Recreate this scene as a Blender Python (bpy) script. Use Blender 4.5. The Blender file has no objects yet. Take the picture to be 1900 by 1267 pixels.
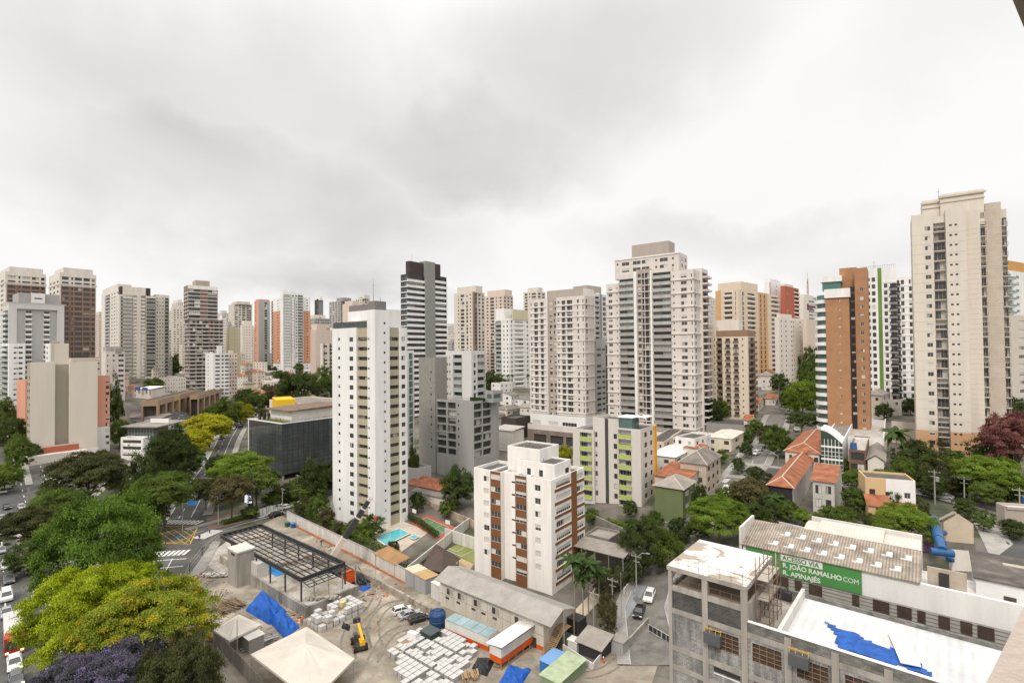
import bpy,math,random
import numpy as np
from math import radians as R,sin,cos,tan,pi,sqrt,atan2,floor
from bisect import bisect_left
from mathutils import Vector,Matrix
random.seed(7)
SC=bpy.context.scene
COL=SC.collection
# camera
CAMZ=52.0
FPX=950.0
PITCH,ROLL=0.0175,0.010
_f=Vector((0,cos(PITCH),sin(PITCH)));_u0=Vector((0,-sin(PITCH),cos(PITCH)));_r0=Vector((1,0,0))
_r=_r0*cos(ROLL)-_u0*sin(ROLL);_u=_r0*sin(ROLL)+_u0*cos(ROLL)
cam=bpy.data.cameras.new('camera');co=bpy.data.objects.new('camera',cam);COL.objects.link(co)
cam.sensor_width=36.0;cam.lens=18.0;cam.clip_start=0.1;cam.clip_end=9000
M=Matrix.Identity(4)
for i,v in enumerate((_r,_u,-_f)):
 for j in range(3):M[j][i]=v[j]
M.translation=(0,0,CAMZ)
co.matrix_world=M
SC.camera=co
# sky, sun, exposure
SUN_EL,SUN_ROT=48.0,205.0
w=bpy.data.worlds.new('World');SC.world=w;w.use_nodes=True
nt=w.node_tree;nt.nodes.clear()
def wn(t,**k):
 n=nt.nodes.new(t)
 for a,b in k.items():setattr(n,a,b)
 return n
def wl(a,b):nt.links.new(a,b)
out=wn('ShaderNodeOutputWorld');bg=wn('ShaderNodeBackground')
sky=wn('ShaderNodeTexSky',sky_type='NISHITA',sun_disc=False)
sky.sun_elevation=R(SUN_EL);sky.sun_rotation=R(SUN_ROT)
tc=wn('ShaderNodeTexCoord')
sep=wn('ShaderNodeSeparateXYZ');wl(tc.outputs['Generated'],sep.inputs[0])
# overcast deck seen in plan: direction / height
mx=wn('ShaderNodeMath',operation='MAXIMUM');wl(sep.outputs['Z'],mx.inputs[0]);mx.inputs[1].default_value=0.0
ad=wn('ShaderNodeMath',operation='ADD');wl(mx.outputs[0],ad.inputs[0]);ad.inputs[1].default_value=0.13
dv=wn('ShaderNodeVectorMath',operation='DIVIDE')
cmb=wn('ShaderNodeCombineXYZ')
for k in range(3):wl(ad.outputs[0],cmb.inputs[k])
wl(tc.outputs['Generated'],dv.inputs[0]);wl(cmb.outputs[0],dv.inputs[1])
mp=wn('ShaderNodeMapping');wl(dv.outputs[0],mp.inputs['Vector'])
mp.inputs['Location'].default_value=(3.1,0.4,0.0)
mp.inputs['Scale'].default_value=(1.0,0.8,0.0)
n1=wn('ShaderNodeTexNoise');wl(mp.outputs[0],n1.inputs['Vector'])
n1.inputs['Scale'].default_value=0.6;n1.inputs['Detail'].default_value=7.0;n1.inputs['Roughness'].default_value=0.48
n1.inputs['Distortion'].default_value=0.5
# one broad darker bank of cloud low in front, placed by direction
def blob(cx,cy,rx,ry,rot):
 m=wn('ShaderNodeMapping');m.vector_type='TEXTURE'
 m.inputs['Location'].default_value=(cx,cy,0);m.inputs['Scale'].default_value=(rx,ry,1);m.inputs['Rotation'].default_value=(0,0,rot)
 return m
azel=wn('ShaderNodeCombineXYZ')
at=wn('ShaderNodeMath',operation='ARCTAN2');wl(sep.outputs['X'],at.inputs[0]);wl(sep.outputs['Y'],at.inputs[1])
asn=wn('ShaderNodeMath',operation='ARCSINE');wl(sep.outputs['Z'],asn.inputs[0])
wl(at.outputs[0],azel.inputs[0]);wl(asn.outputs[0],azel.inputs[1])
nd=wn('ShaderNodeTexNoise');nd.inputs['Scale'].default_value=4.5;nd.inputs['Detail'].default_value=6.0;nd.inputs['Roughness'].default_value=0.55
wl(azel.outputs[0],nd.inputs['Vector'])
ndc=wn('ShaderNodeVectorMath',operation='SUBTRACT');wl(nd.outputs['Color'],ndc.inputs[0]);ndc.inputs[1].default_value=(.5,.5,.5)
nds=wn('ShaderNodeVectorMath',operation='SCALE');wl(ndc.outputs[0],nds.inputs[0]);nds.inputs['Scale'].default_value=0.26
azw=wn('ShaderNodeVectorMath',operation='ADD');wl(azel.outputs[0],azw.inputs[0]);wl(nds.outputs[0],azw.inputs[1])
dark=None
for (cx,cy,rx,ry,rot,amt) in ((-.46,.27,.48,.17,-.20,1.0),(-.12,.36,.40,.17,.15,1.0),(.14,.52,.50,.22,.35,.8),(-.45,.42,.60,.22,.0,.7),(-.36,.15,.28,.08,.0,.9),(.5,.17,.5,.07,-.1,.45),(-.15,.08,.4,.04,.0,.35),(.75,.45,.3,.12,.3,.25)):
 m=blob(cx,cy,rx,ry,rot);wl(azw.outputs[0],m.inputs[0])
 ln=wn('ShaderNodeVectorMath',operation='LENGTH');wl(m.outputs[0],ln.inputs[0])
 mr=wn('ShaderNodeMapRange',interpolation_type='SMOOTHSTEP');wl(ln.outputs['Value'],mr.inputs['Value'])
 mr.inputs['From Min'].default_value=0.15;mr.inputs['From Max'].default_value=1.15
 mr.inputs['To Min'].default_value=amt;mr.inputs['To Max'].default_value=0.0
 if dark is None:dark=mr.outputs[0]
 else:
  a=wn('ShaderNodeMath',operation='MAXIMUM');wl(dark,a.inputs[0]);wl(mr.outputs[0],a.inputs[1]);dark=a.outputs[0]
nm=wn('ShaderNodeMapRange');wl(n1.outputs['Fac'],nm.inputs['Value'])
nm.inputs['From Min'].default_value=0.32;nm.inputs['From Max'].default_value=0.72;nm.inputs['To Min'].default_value=0.45;nm.inputs['To Max'].default_value=1.2
dk=wn('ShaderNodeMath',operation='MULTIPLY',use_clamp=True);wl(dark,dk.inputs[0]);wl(nm.outputs[0],dk.inputs[1])
n2=wn('ShaderNodeMapRange');wl(n1.outputs['Fac'],n2.inputs['Value'])
n2.inputs['From Min'].default_value=0.3;n2.inputs['From Max'].default_value=0.75;n2.inputs['To Min'].default_value=0.0;n2.inputs['To Max'].default_value=0.12
dk2=wn('ShaderNodeMath',operation='MAXIMUM');wl(dk.outputs[0],dk2.inputs[0]);wl(n2.outputs[0],dk2.inputs[1])
cl=wn('ShaderNodeMixRGB');wl(dk2.outputs[0],cl.inputs['Fac'])
SKY_LIGHT=(0.765,0.755,0.745,1);SKY_DARK=(0.42,0.406,0.393,1)
cl.inputs['Color1'].default_value=SKY_LIGHT;cl.inputs['Color2'].default_value=SKY_DARK
# overcast skies brighten towards the zenith
zb_=wn('ShaderNodeMapRange',interpolation_type='SMOOTHSTEP');wl(sep.outputs['Z'],zb_.inputs['Value'])
zb_.inputs['From Min'].default_value=0.52;zb_.inputs['From Max'].default_value=0.95;zb_.inputs['To Min'].default_value=1.0;zb_.inputs['To Max'].default_value=2.3
vs=wn('ShaderNodeVectorMath',operation='SCALE');wl(cl.outputs[0],vs.inputs[0]);wl(zb_.outputs[0],vs.inputs['Scale'])
sk=wn('ShaderNodeVectorMath',operation='SCALE');wl(sky.outputs[0],sk.inputs[0]);sk.inputs['Scale'].default_value=0.06
mixs=wn('ShaderNodeMixRGB');mixs.inputs['Fac'].default_value=0.97;wl(sk.outputs[0],mixs.inputs['Color1']);wl(vs.outputs[0],mixs.inputs['Color2'])
wl(mixs.outputs[0],bg.inputs['Color']);bg.inputs['Strength'].default_value=1.0
wl(bg.outputs[0],out.inputs['Surface'])
sl=bpy.data.lights.new('sun','SUN');sl.energy=1.5;sl.angle=R(10);sl.color=(1.0,0.93,0.84)
so=bpy.data.objects.new('sun',sl);COL.objects.link(so)
_az=R(SUN_ROT)
sd=Vector((sin(_az)*cos(R(SUN_EL)),cos(_az)*cos(R(SUN_EL)),sin(R(SUN_EL))))   # towards the sun
so.rotation_euler=(-sd).to_track_quat('-Z','Y').to_euler();so.location=(0,-30,200)
SC.view_settings.view_transform='Standard';SC.view_settings.look='None'
SC.view_settings.exposure=0.42;SC.view_settings.gamma=1.0
# photo pixel <-> world helpers
def ray(px,py):
 v=_f*FPX+_r*(px-950.0)+_u*(633.5-py)
 return v/v.y
def atY(px,py,Y):
 v=ray(px,py)*Y
 return Vector((v.x,v.y,v.z+CAMZ))
def proj(P):
 v=Vector(P)-Vector((0,0,CAMZ));d=v.dot(_f)
 return 950+FPX*v.dot(_r)/d,633.5-FPX*v.dot(_u)/d
# terrain heights
CP=[]
def cp(px,py,d):CP.append(tuple(atY(px,py,d)))
def cz(px,py,z):
 v=ray(px,py);t=(z-CAMZ)/v.z;CP.append((v.x*t,v.y*t,z))
for q in ((700,1100),(700,1267),(500,1150),(100,1200),(300,1050),(330,980),(480,1040),(600,960),(800,960),(900,1030),(1000,1200),(1130,1060),(1200,1200),(1200,1110),(20,1100),(10,1250),(400,1240),(150,1000),(400,950),(640,1000),(720,1000),(800,985),(850,1015),(790,1055)):
 cz(*q,0.0)
for X,Y,Z in ((-140,60,0),(-60,40,0),(0,30,0),(40,20,3),(30,62,4),(-250,60,0),(90,30,16),(60,60,14),(-400,100,4),(150,40,18),(300,60,22),(-700,150,12),(0,-150,0),(-300,-150,0),(300,-150,16)):
 CP.append((X,Y,Z))
for q in ((60,940,172),(55,862,221),(181,832,240),(250,860,245),(380,870,226),(440,800,310),(460,778,350),(30,745,300),(215,738,300),(400,744,395),(250,702,430),(350,716,440),(540,695,560),(480,690,520),(430,740,440),(522,885,205),(620,800,300),(700,760,340),(790,885,190),(900,900,178),(960,840,225),(1040,835,240),(1180,835,215),(1310,830,215),(1415,850,168),(1403,838,175),(1347,912,155),(1290,985,128),(1270,1010,118),(1485,880,150),(1440,770,235),(1460,720,290),(1600,800,178),(1550,880,148),(1660,775,200),(1780,855,156),(1610,965,108),(1700,940,120),(1740,930,118),(1500,935,130),(1860,975,100),(1850,1040,88),(1890,760,190),(1380,780,235),(940,720,330),(860,760,300),(600,690,560)):
 cp(*q)
for q in ((1470,948,117),(1428,940,122),(1540,948,113),(1500,960,112)):
 cp(*q)
for px,d,z in ((50,650,40),(250,800,42),(450,800,40),(650,800,34),(850,800,32),(1000,700,34),(1200,600,34),(1400,550,38),(1600,450,36),(1850,400,36),(300,2500,48),(900,2500,46),(1600,2500,48),(-100,400,26),(2100,300,30),(2500,500,36),(-600,600,36)):
 v=ray(px,650)*d;CP.append((v.x,v.y,z))
CPA=np.array(CP)
TX0,TX1,TY0,TY1,TS=-900,900,-160,1100,5.0
gx=np.arange(TX0,TX1+TS,TS);gy=np.arange(TY0,TY1+TS,TS)
GX,GY=np.meshgrid(gx,gy)
def idw(X,Y):
 num=np.zeros_like(X,dtype=float);den=np.zeros_like(X,dtype=float)
 for x,y,z in CP:
  w_=1.0/((X-x)**2+(Y-y)**2+60.0)**1.8
  num += w_*z;den += w_
 return num/den
GZ=idw(GX,GY)
for _ in range(6):
 q_=np.pad(GZ,1,mode='edge')
 GZ=(q_[:-2,1:-1]+q_[2:,1:-1]+q_[1:-1,:-2]+q_[1:-1,2:]+2*q_[1:-1,1:-1])/6
def tz(x,y):
 fx=min(max((x-TX0)/TS,0),len(gx)-1.001);fy=min(max((y-TY0)/TS,0),len(gy)-1.001)
 i,j=int(fx),int(fy);a,b=fx-i,fy-j
 return float(GZ[j,i]*(1-a)*(1-b)+GZ[j,i+1]*a*(1-b)+GZ[j+1,i]*(1-a)*b+GZ[j+1,i+1]*a*b)
def G(px,py,dz=0.0):
 v=ray(px,py);t=30.0;st=1.0
 while t < 3000:
  if CAMZ+v.z*t < tz(v.x*t,v.y*t)+dz:break
  t += st
 lo,hi=t-st,t
 for _ in range(14):
  m=(lo+hi)/2
  if CAMZ+v.z*m < tz(v.x*m,v.y*m)+dz:hi=m
  else:lo=m
 return Vector((v.x*hi,v.y*hi,tz(v.x*hi,v.y*hi)))
# materials
MATS={}
def mat(name,col,rough=.8,var=.12,scale=.35,streak=False,metal=0.0,spec=.3,bump=0.0,bscale=8.0,tex=None,col2=None,emit=0.0,fine=0.06,thr=(.48,.62)):
 if name in MATS:return MATS[name]
 m=bpy.data.materials.new(name);m.use_nodes=True;t=m.node_tree;n=t.nodes;l=t.links
 b=n['Principled BSDF'];b.inputs['Roughness'].default_value=rough;b.inputs['Metallic'].default_value=metal
 b.inputs['Specular IOR Level'].default_value=spec
 c=(*col,1)
 tcn=n.new('ShaderNodeTexCoord');vec=tcn.outputs['Object']
 def mapping(s):
  q=n.new('ShaderNodeMapping');q.inputs['Scale'].default_value=s;l.new(vec,q.inputs['Vector']);return q.outputs[0]
 nz=n.new('ShaderNodeTexNoise');nz.inputs['Scale'].default_value=scale;nz.inputs['Detail'].default_value=6;nz.inputs['Roughness'].default_value=.65
 l.new(mapping((1,1,.12) if streak else (1,1,1)),nz.inputs['Vector'])
 rp=n.new('ShaderNodeMapRange');rp.inputs['From Min'].default_value=.3;rp.inputs['From Max'].default_value=.75
 rp.inputs['To Min'].default_value=1+var*.5;rp.inputs['To Max'].default_value=1-var
 l.new(nz.outputs['Fac'],rp.inputs['Value'])
 nf=n.new('ShaderNodeTexNoise');nf.inputs['Scale'].default_value=max(2.5,scale*9);nf.inputs['Detail'].default_value=3
 l.new(vec,nf.inputs['Vector'])
 rf=n.new('ShaderNodeMapRange');rf.inputs['To Min'].default_value=1+fine;rf.inputs['To Max'].default_value=1-fine;l.new(nf.outputs['Fac'],rf.inputs['Value'])
 mm=n.new('ShaderNodeMath');mm.operation='MULTIPLY';l.new(rp.outputs[0],mm.inputs[0]);l.new(rf.outputs[0],mm.inputs[1])
 sc=n.new('ShaderNodeVectorMath');sc.operation='SCALE';l.new(mm.outputs[0],sc.inputs['Scale'])
 sc.inputs[0].default_value=col
 src=None
 if tex=='brick':      # bricks on vertical walls: u = x + y, v = z
  sp=n.new('ShaderNodeSeparateXYZ');l.new(vec,sp.inputs[0]);a=n.new('ShaderNodeMath');l.new(sp.outputs[0],a.inputs[0]);l.new(sp.outputs[1],a.inputs[1])
  cb=n.new('ShaderNodeCombineXYZ');l.new(a.outputs[0],cb.inputs[0]);l.new(sp.outputs[2],cb.inputs[1])
  br=n.new('ShaderNodeTexBrick');l.new(cb.outputs[0],br.inputs['Vector']);br.inputs['Scale'].default_value=bscale
  br.inputs['Color1'].default_value=c;br.inputs['Color2'].default_value=(*(col2 or tuple(x*.72 for x in col)),1)
  br.inputs['Mortar'].default_value=(*(x*1.25 for x in col),1);br.inputs['Mortar Size'].default_value=.02
  br.inputs['Bias'].default_value=-.1
  l.new(br.outputs['Color'],sc.inputs[0])
 elif tex in ('corr_x','corr_y','tile_x','tile_y'):
  wv=n.new('ShaderNodeTexWave');wv.bands_direction='X' if tex.endswith('x') else 'Y';wv.inputs['Scale'].default_value=bscale;wv.inputs['Distortion'].default_value=.3 if tex[0]=='t' else .05
  l.new(vec,wv.inputs['Vector'])
  mxc=n.new('ShaderNodeMixRGB');mxc.inputs['Color1'].default_value=(*(col2 or tuple(x*.7 for x in col)),1);mxc.inputs['Color2'].default_value=c
  l.new(wv.outputs['Fac'],mxc.inputs['Fac']);l.new(mxc.outputs[0],sc.inputs[0])
  bp=n.new('ShaderNodeBump');bp.inputs['Strength'].default_value=.5;bp.inputs['Distance'].default_value=.05;l.new(wv.outputs['Fac'],bp.inputs['Height']);l.new(bp.outputs[0],b.inputs['Normal'])
 elif col2 is not None:  # patchy: second colour in irregular stains with soft edges
  n3=n.new('ShaderNodeTexNoise');n3.inputs['Scale'].default_value=bscale;n3.inputs['Detail'].default_value=8;n3.inputs['Roughness'].default_value=.6;n3.inputs['Distortion'].default_value=.6
  l.new(mapping((1,1,.35) if streak else (1,1,1)),n3.inputs['Vector'])
  r3=n.new('ShaderNodeMapRange');r3.inputs['From Min'].default_value=thr[0];r3.inputs['From Max'].default_value=thr[1];l.new(n3.outputs['Fac'],r3.inputs['Value'])
  mxc=n.new('ShaderNodeMixRGB');mxc.inputs['Color1'].default_value=c;mxc.inputs['Color2'].default_value=(*col2,1)
  l.new(r3.outputs[0],mxc.inputs['Fac']);l.new(mxc.outputs[0],sc.inputs[0])
 l.new(sc.outputs[0],b.inputs['Base Color'])
 if bump and tex is None:
  bp=n.new('ShaderNodeBump');bp.inputs['Strength'].default_value=bump;bp.inputs['Distance'].default_value=.1;l.new(nf.outputs['Fac'],bp.inputs['Height']);l.new(bp.outputs[0],b.inputs['Normal'])
 if emit:
  b.inputs['Emission Color'].default_value=c;b.inputs['Emission Strength'].default_value=emit
 MATS[name]=m
 return m
def leafmat(name,c1,c2,c3=None):
 if name in MATS:return MATS[name]
 m=bpy.data.materials.new(name);m.use_nodes=True;t=m.node_tree;n=t.nodes;l=t.links
 b=n['Principled BSDF'];b.inputs['Roughness'].default_value=.65;b.inputs['Specular IOR Level'].default_value=.12
 at_=n.new('ShaderNodeAttribute');at_.attribute_name='tint'
 oi=n.new('ShaderNodeObjectInfo')
 a=n.new('ShaderNodeMath');a.operation='MULTIPLY_ADD';l.new(oi.outputs['Random'],a.inputs[0]);a.inputs[1].default_value=.25;a.inputs[2].default_value=-.12
 s=n.new('ShaderNodeMath');s.operation='ADD';s.use_clamp=True;l.new(at_.outputs['Fac'],s.inputs[0]);l.new(a.outputs[0],s.inputs[1])
 r=n.new('ShaderNodeValToRGB');e=r.color_ramp.elements;e[0].color=(*c1,1);e[1].color=(*c2,1);e[0].position=.1;e[1].position=.75
 if c3:
  q=e.new(.9);q.color=(*c3,1)
 l.new(s.outputs[0],r.inputs[0]);l.new(r.outputs[0],b.inputs['Base Color'])
 tr=n.new('ShaderNodeBsdfTranslucent');l.new(r.outputs[0],tr.inputs['Color'])
 ms=n.new('ShaderNodeMixShader');ms.inputs[0].default_value=.3;l.new(b.outputs[0],ms.inputs[1]);l.new(tr.outputs[0],ms.inputs[2])
 l.new(ms.outputs[0],n['Material Output'].inputs['Surface'])
 MATS[name]=m
 return m
# mesh builder
class MB:
 def __init__(s):s.v=[];s.f=[];s.m=[]
 def quad(s,a,b,c,d,m=0):
  k=len(s.v);s.v += [tuple(a),tuple(b),tuple(c),tuple(d)];s.f.append((k,k+1,k+2,k+3));s.m.append(m)
 def tri(s,a,b,c,m=0):
  k=len(s.v);s.v += [tuple(a),tuple(b),tuple(c)];s.f.append((k,k+1,k+2));s.m.append(m)
 def poly(s,pts,m=0):
  k=len(s.v);s.v += [tuple(p) for p in pts];s.f.append(tuple(range(k,k+len(pts))));s.m.append(m)
 def box(s,x0,x1,y0,y1,z0,z1,m=0):
  k=len(s.v)
  s.v += [(x0,y0,z0),(x1,y0,z0),(x1,y1,z0),(x0,y1,z0),(x0,y0,z1),(x1,y0,z1),(x1,y1,z1),(x0,y1,z1)]
  for f in ((0,3,2,1),(4,5,6,7),(0,1,5,4),(1,2,6,5),(2,3,7,6),(3,0,4,7)):
   s.f.append(tuple(k+i for i in f));s.m.append(m)
 def prism(s,pts,z0,z1,m=0,mt=None):     # plan polygon (ccw) extruded upwards
  n=len(pts);k=len(s.v)
  zz0=z0 if hasattr(z0,'__len__') else [z0]*n;zz1=z1 if hasattr(z1,'__len__') else [z1]*n
  s.v += [(p[0],p[1],z) for p,z in zip(pts,zz0)]+[(p[0],p[1],z) for p,z in zip(pts,zz1)]
  for i in range(n):
   j=(i+1) % n;s.f.append((k+i,k+j,k+n+j,k+n+i));s.m.append(m)
  s.f.append(tuple(k+n+i for i in range(n)));s.m.append(m if mt is None else mt)
  s.f.append(tuple(k+n-1-i for i in range(n)));s.m.append(m)
 def tube(s,a,b,r0,r1=None,n=8,m=0,caps=True):
  a,b=Vector(a),Vector(b);r1=r0 if r1 is None else r1
  d=(b-a)
  if d.length < 1e-6:return
  d.normalize();x=d.orthogonal().normalized();y=d.cross(x);k=len(s.v)
  for c,r in ((a,r0),(b,r1)):
   for i in range(n):
    t=2*pi*i/n;s.v.append(tuple(c+x*(r*cos(t))+y*(r*sin(t))))
  for i in range(n):
   j=(i+1) % n;s.f.append((k+i,k+j,k+n+j,k+n+i));s.m.append(m)
  if caps:
   s.f.append(tuple(k+n-1-i for i in range(n)));s.m.append(m);s.f.append(tuple(k+n+i for i in range(n)));s.m.append(m)
 def bar(s,a,b,w,h=None,m=0):
  a,b=Vector(a),Vector(b);h=h or w;d=(b-a).normalized()
  up=Vector((0,0,1)) if abs(d.z) < .95 else Vector((0,1,0))
  x=d.cross(up).normalized()*(w/2);y=x.cross(d).normalized()*(h/2);k=len(s.v)
  for c in (a,b):s.v += [tuple(c-x-y),tuple(c+x-y),tuple(c+x+y),tuple(c-x+y)]
  for f in ((0,1,5,4),(1,2,6,5),(2,3,7,6),(3,0,4,7),(3,2,1,0),(4,5,6,7)):
   s.f.append(tuple(k+i for i in f));s.m.append(m)
 def loft(s,rings,m=0,close=True,cap=True):
  n=len(rings[0]);k=len(s.v)
  for r in rings:s.v += [tuple(p) for p in r]
  for i in range(len(rings)-1):
   for j in range(n if close else n-1):
    q=(j+1) % n;s.f.append((k+i*n+j,k+i*n+q,k+(i+1)*n+q,k+(i+1)*n+j));s.m.append(m)
  if cap:
   s.f.append(tuple(k+n-1-i for i in range(n)));s.m.append(m);b=k+(len(rings)-1)*n
   s.f.append(tuple(b+i for i in range(n)));s.m.append(m)
 def add(s,o,loc=(0,0,0),rz=0.0,mmap=None):
  c,q=cos(rz),sin(rz);k=len(s.v);lx,ly,lz=loc
  s.v += [(x*c-y*q+lx,x*q+y*c+ly,z+lz) for x,y,z in o.v]
  s.f += [tuple(k+i for i in f) for f in o.f]
  s.m += [mmap[i] for i in o.m] if mmap else o.m
 def mesh(s,name,mats,smooth=False):
  me=bpy.data.meshes.new(name);me.from_pydata(s.v,[],s.f);me.update()
  for q in mats:me.materials.append(q)
  if len(mats) > 1:me.polygons.foreach_set('material_index',s.m)
  if smooth:me.polygons.foreach_set('use_smooth',[True]*len(s.f))
  return me
 def build(s,name,mats,parent=None,loc=(0,0,0),rz=0.0,smooth=False):
  if not isinstance(mats,(list,tuple)):mats=[mats]
  return link(name,s.mesh(name,mats,smooth),parent,loc,rz)
def link(name,me,parent=None,loc=(0,0,0),rz=0.0):
 o=bpy.data.objects.new(name,me);COL.objects.link(o);o.location=loc;o.rotation_euler=(0,0,rz)
 if parent:o.parent=parent
 return o
def tag(o,label,cat,group=None,kind=None):
 if label:o['label']=label
 if cat:o['category']=cat
 if group:o['group']=group
 if kind:o['kind']=kind
 return o
def thing(name,label,cat,loc=(0,0,0),rz=0.0,group=None):
 return tag(link(name,None,None,loc,rz),label,cat,group)
def dup(o,loc,rz=None,label=None,group=None,scale=None):
 c=o.copy();COL.objects.link(c);c.location=loc
 if rz is not None:c.rotation_euler=(0,0,rz)
 if scale is not None:c.scale=(scale,)*3 if not hasattr(scale,'__len__') else scale
 if label:c['label']=label
 if group:c['group']=group
 for ch in list(o.children):
  d=ch.copy();COL.objects.link(d);d.parent=c
  for g in list(ch.children):
   e=g.copy();COL.objects.link(e);e.parent=d
 return c
# common materials
mGlass=mat('window_glass',(.062,.06,.057),rough=.08,var=.5,spec=.6,scale=.15)
mGlassG=mat('green_glass',(.10,.17,.16),rough=.08,var=.3,spec=.6)
mGlassL=mat('balcony_glass',(.40,.44,.42),rough=.1,var=.25,spec=.6)
mDark=mat('dark_void',(.045,.04,.036),var=.3)
mFrame=mat('white_frame',(.62,.60,.57),rough=.5)
mFrameD=mat('dark_frame',(.06,.055,.05),rough=.5)
mBlind=mat('roller_blind',(.60,.57,.52),rough=.7)
mCurt=mat('curtain',(.38,.34,.30),rough=.8)
mRail=mat('railing_steel',(.09,.085,.08),rough=.5)
mConc=mat('concrete',(.36,.33,.29),var=.5,scale=.5,streak=True)
mConcD=mat('weathered_concrete',(.22,.20,.175),var=.4,scale=.4)
mRoofG=mat('roof_screed',(.24,.21,.18),var=.4,scale=.5)
mRoofL=mat('pale_roof_screed',(.45,.42,.38),var=.35,scale=.5)
mRoofD=mat('dark_roof_membrane',(.10,.092,.085),var=.35,scale=.5)
mWhite=mat('white_paint',(.78,.755,.72),var=.18,streak=True,scale=.5)
mWhite2=mat('bright_white_paint',(.78,.77,.75),var=.15,streak=True)
mMetal=mat('galvanised_steel',(.42,.42,.41),rough=.45,metal=.4)
mBlueTank=mat('blue_tank_plastic',(.03,.10,.28),rough=.4)
mTerr=mat('terracotta_tiles',(.40,.15,.075),var=.6,scale=.5,tex='tile_x',bscale=3.0)
mTerrY=mat('terracotta_tile_rows',(.40,.15,.075),var=.6,scale=.5,tex='tile_y',bscale=3.0)
# window and balcony shapes (front frame: x along, y inwards, z up)
WCACHE={}
def winbuild(wd,h,var,style,lod):
 key=('w',round(wd,2),round(h,2),var,style,lod)
 if key in WCACHE:return WCACHE[key]
 b=MB()
 mats={'n':[mGlass,mFrame,mBlind,mCurt],'d':[mGlass,mFrameD,mBlind,mCurt],'g':[mGlassG,mFrameD,mGlassL,mCurt],'s':[mGlass,mFrame,mBlind,mFrame]}[style]
 b.quad((0,0,0),(wd,0,0),(wd,0,h),(0,0,h),0)
 if var==1:b.quad((0,-.02,h*.45),(wd,-.02,h*.45),(wd,-.02,h),(0,-.02,h),2)
 elif var==2:b.quad((0,-.02,h*.04),(wd,-.02,h*.04),(wd,-.02,h),(0,-.02,h),2)
 elif var==3:b.quad((0,-.02,0),(wd*.45,-.02,0),(wd*.45,-.02,h),(0,-.02,h),3)
 elif var==4:b.quad((wd*.5,-.02,0),(wd,-.02,0),(wd,-.02,h),(wd*.5,-.02,h),2)
 if lod:
  t=.06 if wd < 3 else .08
  b.box(0,wd,-.06,-.025,0,t,1);b.box(0,wd,-.06,-.025,h-t,h,1);b.box(0,t,-.06,-.025,t,h-t,1);b.box(wd-t,wd,-.06,-.025,t,h-t,1)
  k=max(2,round(wd/.9)) if wd > .9 else 1
  for i in range(1,k):b.box(wd*i/k-t*.4,wd*i/k+t*.4,-.055,-.025,t,h-t,1)
 elif wd > 1.6:
  k=max(2,round(wd/1.5))
  for i in range(1,k):b.box(wd*i/k-.05,wd*i/k+.05,-.05,-.022,0,h,1)
 WCACHE[key]=(key,b,mats)
 return WCACHE[key]
def balbuild(wd,proj,rail,rh,slab,railmat,slabmat,lod,dep):
 key=('b',round(wd,2),proj,rail,rh,slab,railmat.name,slabmat.name,lod,dep)
 if key in WCACHE:return WCACHE[key]
 b=MB()
 b.box(0,wd,-proj,-.003,-slab,0,1)
 t=.12 if rail=='solid' else .05
 if rail=='bars':
  for z in (.12,rh):b.box(0,wd,-proj,-proj+.06,z-.04,z+.03,0)
  k=max(3,int(wd/(.22 if lod else .5)))
  for i in range(k+1):
   x=(wd-.04)*i/k;b.box(x,x+.04,-proj+.01,-proj+.05,.15,rh-.04,0)
  for x in (0,wd-.05):
   b.box(x,x+.05,-proj+.06,0,rh-.05,rh,0);b.box(x,x+.05,-proj+.06,0,rh*.5,rh*.5+.04,0)
 else:
  b.box(0,wd,-proj,-proj+t,.002,rh,0)
  b.box(0,t,-proj+t,-.003,.002,rh,0);b.box(wd-t,wd,-proj+t,-.003,.002,rh,0)
  if rail=='glass':b.box(-.02,wd+.02,-proj-.02,-proj+.07,rh,rh+.06,1)
 WCACHE[key]=(key,b,[railmat,slabmat])
 return WCACHE[key]
MESHC={}
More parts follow.
